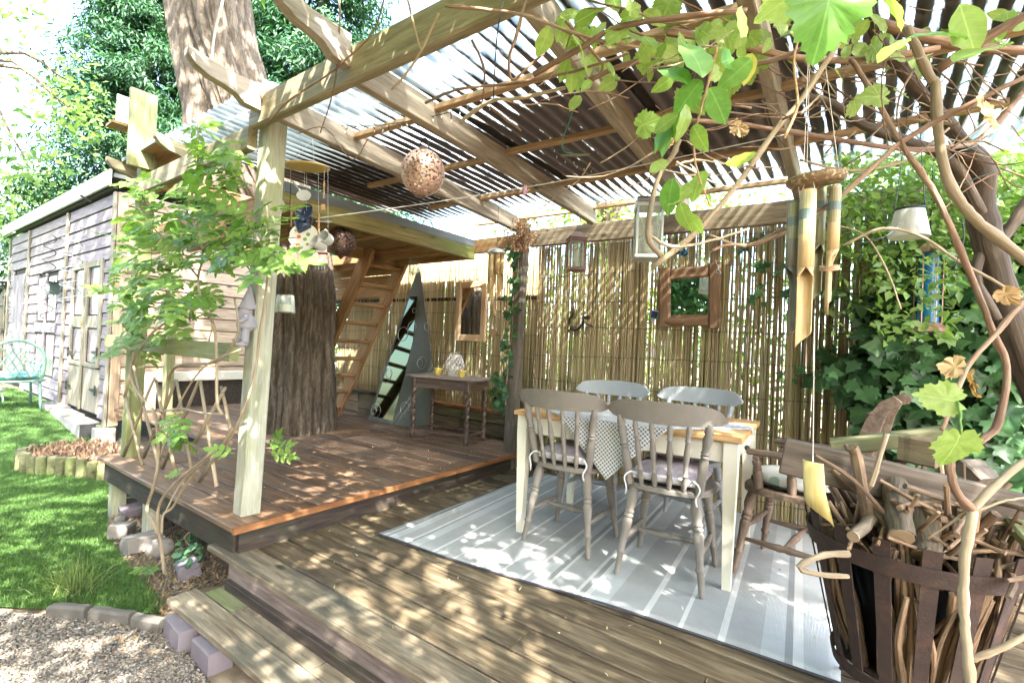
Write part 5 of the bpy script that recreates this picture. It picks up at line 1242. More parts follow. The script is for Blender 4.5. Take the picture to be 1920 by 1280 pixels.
# bauble, gecko, solar panel, heart, sickle
c = at(1283,474,Y=3.45); t = thing('blue_bauble', 'shiny dark blue bauble ornament hanging beside the grey lantern', 'bauble', tuple(c)); M_blue = plain('blue glass bauble', (.015,.10,.20), .12, .6)
MB().ball(c, .026, 14, 10).obj('ball', M_blue, t, True); MB().ball(c+V(-.055,.02,.012), .018, 12, 8).obj('ball', M_blue, t, True); MB().ball(c+V(.0,0,.06), .022, 10, 8, (1,1,.7)).obj('cap', M_bronze, t, True)
MB().tube([c+V(0,0,.07), V(c.x, c.y+.05, 2.08)], .0015, 4).obj('cord', M_black, t)
g0 = [at(px, py, Y=3.835) for px, py in ((1072,563),(1076,583),(1068,600),(1072,615),(1083,617),(1092,607),(1094,597))]
t = thing('metal_gecko', 'rusty metal lizard ornament curled on the reed screen', 'ornament', tuple(g0[3])); MB().tube(spline(g0, 5), [.006]*6+[.012]*8+[.016]*8+[.012]*6+[.008]*3, 7).obj('body', M_rust, t, True)
hd = at(1100,595,Y=3.83); MB().ball(hd, .022, 10, 8, (1.4,.7,.8)).obj('head', M_rust, t, True)
for a, b in (((1080,596),(1068,584)), ((1092,603),(1112,612)), ((1074,610),(1064,622)), ((1086,614),(1082,628))): MB().tube([at(*a,Y=3.835), at(*b,Y=3.83)], .006, 5).obj('leg', M_rust, t)
c = at(1227,590,Y=3.835); t = thing('solar_charger', 'small dark solar cell clipped left of the rustic mirror', 'solar charger', tuple(c)); MB().box((0,0,0), (.062,.012,.07), Matrix.Translation(c) @ Euler((0,.2,.2)).to_matrix().to_4x4(), ch=.003).obj('panel_frame', M_galv, t); MB().box((0,-.008,0), (.05,.004,.056), Matrix.Translation(c) @ Euler((0,.2,.2)).to_matrix().to_4x4()).obj('cell', plain('solar cell', (.03,.04,.08), .15), t)
c = at(925,622,Y=4.08); hp = [(.055*.0625*16*math.sin(a)**3, .055*.0625*(13*math.cos(a)-5*math.cos(2*a)-2*math.cos(3*a)-math.cos(4*a))) for a in np.linspace(0, 2*math.pi, 25)[:-1]]
o = MB().prism(hp[::-1], .014, Matrix.Translation(c) @ Matrix.Rotation(math.pi/2, 4, 'X')).obj('heart_ornament', M_pframe); tag(o, 'pale wooden heart hung on the shaded screen beside the tall mirror', 'ornament')
o = MB().tube(spline([at(908,652,Y=4.08), at(910,638,Y=4.07), at(916,630,Y=4.07), at(922,622,Y=4.07)], 4), [.004]*4+[.008]*5+[.004]*4, 6).obj('curved_twig', M_pframe, None, True); tag(o, 'thin curved pale twig below the wooden heart', 'twig')
# white candle bell and blue feeder on the right
c = at(1704,445,Y=2.9); t = thing('hanging_tealight', 'frosted white glass tealight bucket hanging on green cords before the ivy', 'tealight', tuple(c))
MB().lathe([(.078,0),(.08,.006),(.056,.128),(.053,.128),(.074,.01),(.001,.008)], 24, Matrix.Translation(c)).obj('glass_bucket', M_frost, t, 40)
MB().lathe([(.058,.124),(.06,.130),(.058,.134)], 24, Matrix.Translation(c)).obj('wire_ring', M_dkgreen, t)
for s in (-1, 1): MB().tube([c+V(s*.055,0,.13), c+V(s*.03,0,.45), c+V(s*.01,0,.75)], .002, 4).obj('cord', M_dkgreen, t)
c = at(1738,622,Y=3.25); t = thing('bird_feeder', 'blue tubular bird feeder with copper base hanging in the ivy', 'bird feeder', tuple(c))
MB().lathe([(.001,0),(.085,0),(.08,.02),(.055,.045),(.001,.045)], 6, Matrix.Translation(c)).obj('copper_base', M_copper, t)
MB().lathe([(.045,.045),(.045,.40)], 16, Matrix.Translation(c)).obj('blue_tube', plain('blue feeder tube', (.01,.13,.26), .25), t, 40)
for k in range(6): a = k*math.pi/3; MB().tube([c+V(.055*math.cos(a), .055*math.sin(a), .03), c+V(.055*math.cos(a), .055*math.sin(a), .40)], .003, 4).obj('guard_wire', M_copper, t)
MB().lathe([(.07,.40),(.05,.43),(.001,.47)], 16, Matrix.Translation(c)).obj('lid', M_copper, t, 40); MB().tube([c+V(0,0,.46), c+V(0,0,.85)], .002, 4).obj('cord', M_black, t)

# ---------------------------------------------------------------- gnome on the post, solar spotlight, glass dish on the rail
g = at(462,631,Y=1.29); gm = thing('garden_gnome', 'lilac grey plaster gnome with pointed hat hung on the front post', 'gnome', tuple(g), None, -.6)
G_ = lambda x, y, z: g+V(x*.82+y*.4, -x*.4+y*.82, z)
MB().ball(G_(0,0,.075), .052, 14, 10, (1,.8,1.0)).obj('belly', M_plaster, gm, True)
MB().lathe([(.047,-.03),(.053,-.022),(.05,.0),(.045,.012)], 14, Matrix.Translation(G_(0,0,.075))).obj('coat_hem', M_plaster, gm, 40)
MB().ball(G_(0,-.01,.135), .036, 14, 10).obj('head', M_plaster, gm, True)
mb = MB(); mb.ball(G_(.0,-.034,.112), .03, 12, 8, (1.1,.6,1.35)); mb.obj('beard', M_plaster, gm, True)
MB().ball(G_(0,-.046,.138), .0095, 8, 6).obj('nose', M_plaster, gm, True)
for s in (-1, 1): MB().ball(G_(s*.013,-.040,.146), .0045, 6, 5).obj('eye', plain('gnome eye %d' % s, (.2,.19,.2), .6), gm, True)
MB().lathe([(.044,0),(.041,.012),(.03,.05),(.016,.09),(.003,.125)], 14, Matrix.Translation(G_(0,0,.15)) @ Matrix.Rotation(.12, 4, 'Y')).obj('pointed_hat', M_plaster, gm, True)
MB().tube(spline([G_(-.045,0,.105), G_(-.07,-.01,.125), G_(-.055,-.03,.15), G_(-.03,-.04,.152)], 4), .014, 8).obj('arm', M_plaster, gm, True)
MB().tube(spline([G_(.045,0,.105), G_(.06,-.025,.085), G_(.035,-.045,.08)], 4), .014, 8).obj('arm', M_plaster, gm, True)
MB().tube(spline([G_(.018,0,.05), G_(.022,-.005,.015), G_(.024,-.005,-.035)], 4), .02, 8).obj('leg', M_plaster, gm, True); MB().ball(G_(.028,-.02,-.04), .022, 10, 7, (.9,1.6,.6)).obj('boot', M_plaster, gm, True)
MB().tube(spline([G_(-.018,0,.05), G_(-.028,-.025,.02), G_(-.03,-.03,-.015)], 4), .019, 8).obj('leg', M_plaster, gm, True); MB().ball(G_(-.03,-.045,-.02), .02, 10, 7, (.9,1.5,.6)).obj('boot', M_plaster, gm, True)
c = at(463,440,Y=1.27); t = thing('solar_spotlight', 'white boxy solar lamp fixed high on the front post among leaves', 'lamp', tuple(c))
M = Matrix.Translation(c) @ Euler((.2,.1,.5)).to_matrix().to_4x4(); MB().box((0,0,0), (.13,.07,.085), M, ch=.012).obj('lamp_body', M_white, t); MB().box((0,0,.05), (.15,.1,.012), M @ Matrix.Rotation(.25, 4, 'X'), ch=.003).obj('dark_cap', M_black, t); MB().box((.015,-.038,-.005), (.09,.006,.05), M, ch=.002).obj('lens', M_frost, t)
c = at(335,628,Y=1.24); c.z = 1.094
o = MB().lathe([(.001,.0),(.13,.0),(.16,.012),(.155,.015),(.001,.006)], 24, Matrix.Translation(c)).obj('glass_dish', M_lglass, None, 40); tag(o, 'shallow clear glass dish resting on the mossy railing', 'dish')
# fairy lights: cable with small clear bulbs along the roof
P = spline([at(640,236,Y=1.62), at(700,236,Y=1.66), at(760,228,Y=1.72), at(830,214,Y=1.78), at(892,196,Y=1.84), at(950,205,Y=2.2), at(1010,258,Y=2.5), at(1060,292,Y=2.6), at(1110,312,Y=2.8)], 8)
t = thing('fairy_lights', 'dark green fairy light cable with clear bulbs strung under the rafters', 'string lights', tuple(P[0])); MB().tube(P, .0022, 4).obj('cable', M_dkgreen, t)
for i in range(2, len(P), 2):
    q = P[i]+V(R(-.02,.02),R(-.02,.02),-R(.015,.03)); MB().tube([P[i], q], .0025, 4).obj('bulb_stem', M_dkgreen, t); MB().tube([q, q+V(R(-.004,.004),0,-.013)], .003, 5).obj('bulb', M_frost, t)
P = spline([at(1078,175,Y=1.9), at(1072,215,Y=1.95), at(1055,262,Y=2.1), at(1060,285,Y=2.15), at(1098,290,Y=2.2)], 5); o = MB().tube(P, .003, 5).obj('green_wire', M_greentie); tag(o, 'loose loop of bright green plastic wire under the roof', 'wire')
o = MB().tube([at(1052,292,Y=2.18), at(1105,290,Y=2.2)], .006, 6).obj('twig_bar', M_vinepale); tag(o, 'short pale twig tied with green wire under the roof', 'twig')
P = spline([at(944,0,Y=1.2), at(935,45,Y=1.22), at(930,90,Y=1.3), at(926,160,Y=1.4), at(925,195,Y=1.5)], 5); o = MB().tube(P, .0025, 5).obj('black_cable', M_dkgreen); tag(o, 'thin dark cable hanging down past the front beam', 'cable')
rp_ = MB().tube(spline([at(425,-60,Y=1.05), at(418,0,Y=1.05), at(403,60,Y=1.05), at(396,118,Y=1.05)], 5), .006, 6).obj('rope', M_string); tag(rp_, 'pale rope hanging down to the first rafter tail', 'rope')
# ---------------------------------------------------------------- fire basket
bx, by, brz, bbz = .13, 2.03, .59, .165
RT, RB = .275, .185
fb = thing('fire_basket', 'rusted iron fire basket of upright slats crammed with sticks at the deck corner', 'fire basket', (bx, by, 0))
def bp(a, t, dr=0.): r = RB+(RT-RB)*t+dr; return V(bx+r*math.cos(a), by+r*math.sin(a), bbz+(brz-bbz)*t)
NS = 16
for k in range(NS):
    a = 2*math.pi*k/NS+.12; w0, w1 = .015, .0215
    mb = MB(); vs = []
    for t, wd in ((-.03, w0), (.5, (w0+w1)/2), (1.12, w1)):
        p = bp(a, t); tg = V(-math.sin(a), math.cos(a), 0); nr = V(math.cos(a), math.sin(a), 0)
        vs += [p-tg*wd-nr*.0025, p+tg*wd-nr*.0025, p+tg*wd+nr*.0025, p-tg*wd+nr*.0025]
    mb.add(vs, [(i*4+j, i*4+(j+1)%4, i*4+4+(j+1)%4, i*4+4+j) for i in range(2) for j in range(4)]+[(3,2,1,0),(8,9,10,11)]); mb.obj('slat', M_rust, fb)
def hoop(t0, t1, dr, nm):
    n_ = 56; vs = []
    for i in range(n_):
        a = 2*math.pi*i/n_; vs += [bp(a,t0,dr), bp(a,t1,dr), bp(a,t1,dr+.005), bp(a,t0,dr+.005)]
    MB().add(vs, [(i*4+j, i*4+(j+1)%4, ((i+1)%n_)*4+(j+1)%4, ((i+1)%n_)*4+j) for i in range(n_) for j in range(4)]).obj(nm, M_rust, fb, 40)
hoop(.88, 1.0, .003, 'rim_band'); hoop(-.02, .07, .003, 'base_band')
MB().lathe([(.001,0),(RB-.01,0),(RB-.01,.006),(.001,.006)], 24, Matrix.Translation((bx,by,bbz+.02))).obj('grate', M_rust, fb)
for k in range(3):
    a = 2*math.pi*k/3+2.35; p = bp(a, .0, .0); MB().tube([p+V(0,0,.02), V(bx+(RB+.05)*math.cos(a), by+(RB+.05)*math.sin(a), .012)], .009, 6).obj('leg', M_rust, fb)
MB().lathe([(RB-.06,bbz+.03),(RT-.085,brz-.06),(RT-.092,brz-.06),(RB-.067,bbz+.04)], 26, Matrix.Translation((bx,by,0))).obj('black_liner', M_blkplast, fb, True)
# loose sticks
def stick(pts, r0, r1, lb, mat=M_stick, grp='loose sticks in the fire basket', nm='stick', n_=7):
    P = spline(pts, 3); L = len(P); Mx = frame(P[-1]-P[0]); Mx.translation = P[0]
    rad = [(r0+(r1-r0)*i/(L-1))*R(.88,1.14) for i in range(L)]
    o = MB().tube(P, rad, n_).obj(nm, mat, None, 50, Mx); return tag(o, lb, 'stick', grp)
SL = 'thin cut stick slanting out of the heap in the rusty fire basket'
for k in range(64):
    a0, a1 = R(0, 6.28), R(0, 6.28); t0 = R(.05,.9); rr = R(0, RT*.8)
    p = V(bx+R(0,.16)*math.cos(a0), by+R(0,.16)*math.sin(a0), bbz+.05+R(0,.22)); out = R(.12,.33)
    q = V(bx+out*math.cos(a1), by+out*math.sin(a1), brz+R(.02,.27)-out*.1)
    m_ = (p+q)/2+V(R(-.05,.05),R(-.05,.05),R(-.02,.05)); stick([p, m_, q], R(.005,.013), R(.004,.009), SL)
for k in range(40):       # sticks standing behind the slats
    a = R(2.6, 6.4); p = V(bx+(RB-.035)*math.cos(a), by+(RB-.035)*math.sin(a), bbz+.03); a2 = a+R(-.35,.35)
    q = V(bx+(RT-.035)*math.cos(a2), by+(RT-.035)*math.sin(a2), brz+R(-.12,.10)); stick([p, (p+q)/2+V(R(-.025,.025),R(-.025,.025),0), q], R(.005,.012), R(.005,.011), 'thin stick wedged upright behind the slats of the rusty fire basket')
for k in range(60):       # flat tangle on top
    a = R(0, 6.28); c = V(bx+R(-.13,.26), by+R(-.2,.2), brz+R(-.02,.15)); l = R(.10,.22); d = V(math.cos(a), math.sin(a), R(-.4,.4))*l
    stick([c-d, c+V(R(-.03,.03),R(-.03,.03),R(-.02,.03)), c+d], R(.004,.011), R(.003,.008), 'short thin stick lying flat on top of the heap in the fire basket')
for k in range(46):       # thicker cut branches standing up in the heap
    a = R(0, 6.28); o_ = R(.08,.27); p = V(bx+R(-.1,.1), by+R(-.1,.1), bbz+.12); q = V(bx+o_*math.cos(a), by+o_*math.sin(a), brz+R(.04,.22)-.1*o_)
    stick([p, (p+q)/2+V(R(-.03,.03),R(-.03,.03),0), q], R(.010,.018), R(.007,.013), 'stout cut branch standing upright in the heap of the fire basket', n_=8)
def pxs(l, D): return [at(x, y, D=D+dd) for (x, y, dd) in l]
stick(pxs([(1688,1045,.0),(1665,990,.0),(1625,935,.05),(1575,890,.1)], 1.42), .013, .011, 'straight barked stick slanting across the front rim of the basket', M_stick)
stick(pxs([(1632,975,.0),(1618,920,0),(1606,855,.02),(1598,838,.02)], 1.46), .018, .014, 'thick upright stick standing just left of the mossy plank', M_stick)
stick(pxs([(1632,910,0),(1645,870,0),(1662,812,0)], 1.40), .008, .007, 'thin pale stick rising highest above the basket', M_vinepale)
stick(pxs([(1680,985,0),(1600,900,0),(1528,853,0)], 1.42), .008, .005, 'slim straight stick pointing up left toward the yellow chime sail', M_stick)
stick(pxs([(1590,1038,0),(1545,1040,-.02),(1498,1062,-.02),(1535,1076,-.02),(1590,1080,0)], 1.36), .009, .007, 'pale bent twig looping out from the left rim of the basket', M_vinepale)
stick(pxs([(1820,985,0),(1740,950,0),(1650,900,.05)], 1.4), .007, .005, 'long thin twig crossing below the grey plank', M_stick)
for (a, b, r, lb) in (((1735,1042),(1722,905), .036, 'thick mossy log standing near the front of the basket with a pale cut foot'), ((1690,1005),(1676,900), .032, 'dark barked log left of the thick mossy log'), ((1600,1005),(1655,955), .016, 'short brown log lying left in the basket')):
    p, q = at(*a, D=1.36), at(*b, D=1.50); Mx = frame(q-p); Mx.translation = p
    t = thing('log', lb, 'log', tuple(p), 'logs in the fire basket'); MB().tube([p.lerp(q, i/6)+V(R(-.004,.004),R(-.004,.004),0) for i in range(7)], [r*R(.93,1.07) for i in range(7)], 14, False).obj('bark', M_log, t, True, Mx)
    for e_ in (p, q): MB().tube([e_-(q-p).normalized()*.004, e_+(q-p).normalized()*.004], r*.95, 14).obj('cut_end', M_cut, t)
for (a, Da, b, Db, w_, h_, mt, lb, up_) in (((1468,852),1.62,(2030,992),1.32,.040,.118,M_plank,'long grey weathered plank resting on the sticks of the fire basket', (0,-.0,1)),
        ((1560,838),1.95,(1790,812),1.75,.11,.055,M_mossy,'mossy green square post lying behind the grey plank',(0,0,1)),
        ((1760,850),1.62,(1690,838),1.70,.08,.09,M_sleep,'short brown timber offcut behind the grey plank',(0,0,1)),
        ((1868,935),1.45,(1960,1040),1.27,.06,.03,M_mossy,'greenish board slanting down at the right side of the basket',(0,0,1)),
        ((1812,868),1.72,(1850,905),1.66,.10,.05,M_grey,'pale mossy block end poking out above the grey plank',(0,0,1))):
    o = plank('plank', at(*a, D=Da), at(*b, D=Db), w_, h_, mt, None, .006, 6, .002, up=up_); tag(o, lb, 'plank', 'timbers stacked on the fire basket')

# ---------------------------------------------------------------- leaf shapes: flat outlines with a folded midrib, length 1 along +Y, face up +Z
def fan(outline, fold=.12, curl=.18):
    """outline: right half from base to tip (x>=0); mirrored; midrib sunk"""
    vs = []; L = outline
    for x, y in L: vs.append((0, y, -curl*y*y))
    for s in (1, -1):
        for x, y in L: vs.append((s*x, y, fold*abs(x)-curl*y*y+.02*math.sin(y*19)))
    n_ = len(L); fs = []
    for i in range(n_-1):
        fs.append((i, n_+i, n_+i+1)); fs.append((i, n_+i+1, i+1)); fs.append((i, 2*n_+i+1, 2*n_+i)); fs.append((i, i+1, 2*n_+i+1))
    fs = [f for f in fs if len({vs[q] for q in f}) == 3]
    return np.array(vs, float), np.array(fs)
OVAL = fan([(0,0),(.09,.04),(.18,.12),(.25,.23),(.29,.36),(.30,.48),(.28,.6),(.23,.73),(.15,.86),(.06,.96),(0,1.03)])
SLIM = fan([(0,0),(.09,.2),(.12,.45),(.08,.75),(0,1)], .2, .2)
SIMPLE = (np.array([(0,0,0),(.26,.42,.06),(0,1,-.1),(-.26,.42,.06),(0,.45,-.02)]), np.array([(0,1,4),(1,2,4),(2,3,4),(3,0,4)]))
QUAD = (np.array([(0,0,0),(.3,.5,.05),(0,1,-.06),(-.3,.5,.05)]), np.array([(0,1,2),(0,2,3)]))
IVYO = [(0,0),(.16,-.12),(.36,-.06),(.30,.10),(.52,.22),(.56,.34),(.34,.42),(.27,.60),(.12,.82),(0,1.0)]
def star(outline, cy=.2, fold=.1, curl=.14):
    """lobed leaf: two rings round a centre near the stalk"""
    ol = outline+[(-x, y) for x, y in outline[-2:0:-1]]; k = len(ol); vs = [(0, cy, 0)]
    for s in (.5, 1.):
        for x, y in ol: X, Y = x*s, cy+(y-cy)*s; vs.append((X, Y, fold*abs(X)-curl*Y*Y-.25*fold*math.sin(6*math.atan2(X, Y-cy+.001))*s))
    fs = [(0, 1+i, 1+(i+1)%k) for i in range(k)]
    for i in range(k): a, b = 1+i, 1+(i+1)%k; fs += [(a, a+k, b+k), (a, b+k, b)]
    return np.array(vs, float), np.array(fs)[:, ::-1]
IVY = star(IVYO, .25, .14, .12)
GRAPEO = [(0,0),(.1,-.14),(.24,-.2),(.30,-.10),(.40,-.12),(.42,0),(.54,.04),(.52,.16),(.63,.26),(.56,.33),(.60,.44),(.46,.46),(.42,.52),(.46,.62),(.38,.66),(.37,.76),(.26,.74),(.24,.84),(.14,.84),(.1,.95),(0,1.02)]
GRAPE = star(GRAPEO, .22, .10, .14)
def pinnate(k=3, toothed=True):
    vs = []; fs = []
    lf = fan([(0,0),(.16,.12),(.25,.34),(.2,.5),(.24,.55),(.13,.75),(.15,.79),(0,1)], .15, .1)
    def put(x, y, ang, s):
        o_ = len(vs); c_, s_ = math.cos(ang), math.sin(ang)
        for q in lf[0]: vs.append((x+(q[0]*c_-q[1]*s_)*s, y+(q[0]*s_+q[1]*c_)*s, q[2]*s-.15*y*y))
        for f in lf[1]: fs.append(tuple(int(i)+o_ for i in f))
    for i in range(k):
        y = .22+i*.24; s = .40-.03*abs(i-1)
        put(0, y, -1.0, s); put(0, y, 1.0, s)
    put(0, .22+(k-1)*.24+.06, 0, .46)
    o_ = len(vs); vs += [(-.008,0,0),(.008,0,0),(.006,.22+k*.24,-.1),(-.006,.22+k*.24,-.1)]; fs += [(o_,o_+1,o_+2),(o_,o_+2,o_+3)]
    return np.array(vs), np.array(fs)
PINN = pinnate(3); PINN2 = pinnate(2)
def leafmesh(name, shp, mat, jit=.05, smooth=True, curl=0.):
    v = shp[0].copy(); v += rng.normal(0, jit*.15, v.shape); v[:, 2] += curl*(v[:, 1]**2)+R(-.1,.1)*v[:, 0]*v[:, 1]
    me = numesh(name, v, shp[1], smooth); me.materials.append(mat); return me
def leafmass(name, P, size, shp, mat, parent=None, up=(0,0,1), spread=1., droop=.3, seed=1, szv=.35, out=None):
    """many leaves in one mesh; face normals scatter round `up` (or round out, one per leaf)"""
    r = np.random.default_rng(seed); P = np.asarray(P, float); n_ = len(P)
    nr = np.tile(np.array(up, float), (n_, 1)) if out is None else np.asarray(out, float)
    nr = nr + r.normal(0, spread*.5, (n_, 3)); nr /= np.linalg.norm(nr, axis=1)[:, None]
    t = r.normal(0, 1, (n_, 3)); t[:, 2] -= droop*2; t -= nr*(t*nr).sum(1)[:, None]; t /= np.linalg.norm(t, axis=1)[:, None]
    x = np.cross(t, nr); s = size*r.uniform(1-szv, 1+szv, n_)[:, None, None]
    L = shp[0]; v = (L[None, :, 0:1]*x[:, None]+L[None, :, 1:2]*t[:, None]+L[None, :, 2:3]*nr[:, None])*s+P[:, None]
    f = (shp[1][None]+np.arange(n_)[:, None, None]*len(L)).reshape(-1, 3)
    return link(name, numesh(name, v.reshape(-1, 3), f), parent, None, mat)
def leafobj(me, parent, pos, tip, nrm, size, nm='leaf'):
    t = Vector(tip).normalized(); z = Vector(nrm); z = (z-t*z.dot(t)).normalized(); x = t.cross(z)
    M = Matrix((x, t, z)).transposed().to_4x4(); M.translation = Vector(pos)
    return link(nm, me, parent, M @ Matrix.Diagonal((size, size, size, 1)))
CR, CU, CF = Vector(RM[0]), Vector(RM[2]), Vector(RM[1])
def camleaf(me, parent, px, py, D, length_px, ang, tilt=0., roll=0., nm='leaf'):
    """a leaf based at the photo position, ang = direction of its tip (0 right, 90 up)"""
    a = math.radians(ang); d = CR*math.cos(a)+CU*math.sin(a); nrm = -CF
    d2 = (d*math.cos(tilt)+nrm*math.sin(tilt)); n2 = (nrm*math.cos(tilt)-d*math.sin(tilt)); side = d2.cross(n2); n2 = n2*math.cos(roll)+side*math.sin(roll)
    return leafobj(me, parent, at(px, py, D=D), d2, n2, length_px*D/F/max(.4, math.cos(tilt)), nm)

# ---------------------------------------------------------------- climber on the railing and post
M_clim = leafmat('climber leaf', (.11,.23,.04), (.24,.37,.09), .35, .4, island=False)
clm = thing('climbing_plant', 'bright green trumpet vine climbing over the railing and front post', 'climbing plant', tuple(at(296,1075,Z=GZ)))
for pl, Y_, r in (([(309,1075),(300,1010),(296,985),(299,945),(322,912),(358,880),(402,846)], 1.07, .010), ([(300,1005),(285,975),(276,950),(290,905),(297,850),(290,776),(262,740),(247,712),(249,675),(289,621),(329,595)], 1.10, .010),
        ([(303,1000),(306,965),(324,950),(350,905),(372,880)], 1.08, .008), ([(297,850),(312,746),(316,709),(336,685),(403,679),(437,645),(447,612),(440,560)], 1.13, .0085), ([(417,778),(407,752),(406,665),(400,608),(380,571),(372,520),(380,470),(350,400)], 1.15, .009),
        ([(300,772),(340,766),(380,774),(417,776)], 1.12, .007), ([(417,847),(453,779),(477,705),(486,632),(497,560),(505,470),(500,380)], 1.24, .008), ([(380,470),(410,430),(432,460),(480,520)], 1.16, .006), ([(329,595),(350,560),(395,600),(392,640)], 1.14, .006),
        ([(372,520),(330,470),(290,430),(260,390)], 1.16, .006), ([(350,400),(368,330),(372,260),(366,215)], 1.16, .006), ([(497,470),(470,430),(440,400),(400,390)], 1.22, .006), ([(300,860),(330,770),(380,690),(450,655)], 1.12, .006), ([(402,846),(340,905),(310,960)], 1.09, .007)):
    P = spline([at(x, y, Y=Y_+R(-.015,.015)) for x, y in pl], 5); MB().tube(P, [r*(1-.35*i/len(P)) for i in range(len(P))], 6).obj('stem', M_vinepale, clm, True)
ms = [leafmesh('leaf', PINN, M_clim, curl=R(-.15,.1)) for k in range(4)]+[leafmesh('leaf', PINN2, M_clim, curl=R(-.15,.1)) for k in range(2)]
blobs = [(300,385,60,28),(400,325,55,20),(255,455,45,20),(345,435,60,28),(430,430,45,20),(290,530,70,31),(255,600,45,20),(330,560,45,15),(395,560,40,9),(488,415,26,9),(496,485,24,10),(370,235,22,7),(395,285,35,11),(345,830,16,4),(355,780,16,4),(255,650,25,6),(470,440,30,10),(440,300,25,6),(240,520,40,11)]
cnt = 0
for bx_, by_, br_, k in blobs:
    for i in range(k):
        a = R(0, 6.28); q = math.sqrt(R(0,1))*br_; px, py = bx_+q*math.cos(a), by_+q*math.sin(a)
        if 395 < px < 455 and 470 < py < 560 and R(0,1) < .85: continue
        if cnt > 292: continue
        p = at(px, py, Y=R(1.0,1.24) if py < 640 else 1.12)
        an = R(0, 6.28); tip = V(math.cos(an), math.sin(an)*.6-.2, R(-.7,.25)); nr = V(R(-.3,.7), -.6+R(-.4,.4), .9+R(-.5,.3)); leafobj(random.choice(ms), clm, p, tip, nr, R(.12,.21)); cnt += 1
for px, py, an, sz in ((500,850,20,.16),(505,845,60,.13),(508,850,-10,.14),(440,850,170,.14),(345,880,200,.1)):
    a = math.radians(an); leafobj(ms[0], clm, at(px, py, Y=1.45 if px > 480 else 1.2), CR*math.cos(a)+CU*math.sin(a), V(.5,-.5,.8), sz)
# ivy tuft by the step, grass tuft on the lawn, small weeds
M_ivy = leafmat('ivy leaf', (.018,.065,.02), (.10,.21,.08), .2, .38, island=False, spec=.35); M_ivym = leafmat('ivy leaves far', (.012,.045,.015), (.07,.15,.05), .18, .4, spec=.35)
ivs = [leafmesh('leaf', IVY, M_ivy, curl=R(-.1,.1)) for k in range(5)]
p0 = at(352,1040,Z=GZ+.04); t = thing('ivy_tuft', 'low tuft of dark glossy ivy growing at the corner of the step', 'ivy', (p0.x, p0.y, GZ)); MB().tube(spline([p0+V(0,0,-.04), p0+V(.03,0,.05), p0+V(.02,-.03,.12), p0+V(.05,.0,.17)], 4), .004, 5).obj('stem', M_vine, t)
for i in range(46): leafobj(random.choice(ivs), t, at(R(330,378), R(1005,1062), Z=GZ+R(.02,.16)), (R(-1,1),R(-1,.4),R(-.8,.3)), (R(-.2,.6),R(-.8,0),R(.4,1)), R(.028,.05))
pts = []
for i in range(420):
    q = at(R(95,190), R(1040,1135), Z=GZ); pts.append((q.x+random.gauss(0,.03), q.y+random.gauss(0,.03), GZ))
M_tuft = leafmat('long grass blade', (.08,.15,.035), (.24,.28,.10), .4, .5)
t = thing('grass_tuft', 'clump of long real grass growing at the corner of the lawn', 'grass tuft', (-3.0,.6,GZ)); c0 = at(140,1110,Z=GZ)
pts = [(c0.x+random.gauss(0,.055), c0.y+random.gauss(0,.05), GZ) for i in range(260)]; o = blades('long_blades', pts, .15, .005, M_tuft, 1.0, 21, .5); o.parent = t; o.matrix_parent_inverse = W[t.name].inverted(); o['kind'] = 'stuff'
pw = at(275,1080,Z=GZ+.02); t = thing('weed', 'small bright green weed on the soil by the shrub stems', 'weed', (pw.x, pw.y, GZ)); MB().tube([(pw.x,pw.y,GZ),(pw.x,pw.y,GZ+.05)], .003, 5).obj('stem', M_clim, t)
for i in range(8): leafobj(ms[4], t, pw+V(0,0,.03), (math.cos(i*.9),math.sin(i*.9),.2), (0,-.2,1), R(.06,.1))
# ivy trailing on the back post and fence
ip = thing('post_ivy', 'thin ivy trail creeping up the back post beside the small chime', 'ivy', (-2.72, 3.68, RZ))
P = spline([at(x, y, Y=3.66) for x, y in ((948,760),(952,690),(960,620),(962,560),(972,500),(968,470))], 6); MB().tube(P, .005, 5).obj('stem', M_vine, ip)
for i in range(70):
    q = random.choice(P); leafobj(random.choice(ivs), ip, q+V(R(-.07,.05),R(-.05,.02),R(-.05,.05)), (R(-1,1),R(-.4,0),R(-1,.2)), (R(-.3,.4),-1,R(-.1,.6)), R(.045,.08))
for i in range(26): leafobj(random.choice(ivs), ip, at(R(925,955), R(700,775), Y=3.9), (R(-1,1),R(-.4,0),R(-1,.2)), (R(-.3,.4),-1,R(-.1,.6)), R(.06,.10))
for i in range(26): leafobj(random.choice(ivs), ip, at(R(968,1000), R(790,900), Y=3.7), (R(-1,1),R(-.4,0),R(-1,.2)), (R(-.3,.4),-1,R(-.1,.6)), R(.06,.10))
# bundle of dried flowers tied at the top of the back post
df = thing('dried_bunch', 'bunch of dry brown seed heads tied to the top of the back post', 'dried flowers', (-2.62, 3.66, 2.1)); M_dry = leafmat('dry brown leaf', (.20,.10,.05), (.42,.24,.13), .15, .7)
pts = [at(978+random.gauss(0,16), R(408,470), Y=R(3.55,3.68)) for i in range(420)]; leafmass('seed_heads', [tuple(p) for p in pts], .035, SIMPLE, M_dry, df, (0,-1,.3), 1.6, .8, 31)['kind'] = 'stuff'
for i in range(8): MB().tube([at(975+R(-8,8),468,Y=3.66), at(978+R(-20,20),R(410,440),Y=3.62)], .003, 4).obj('stalk', M_vine, df)
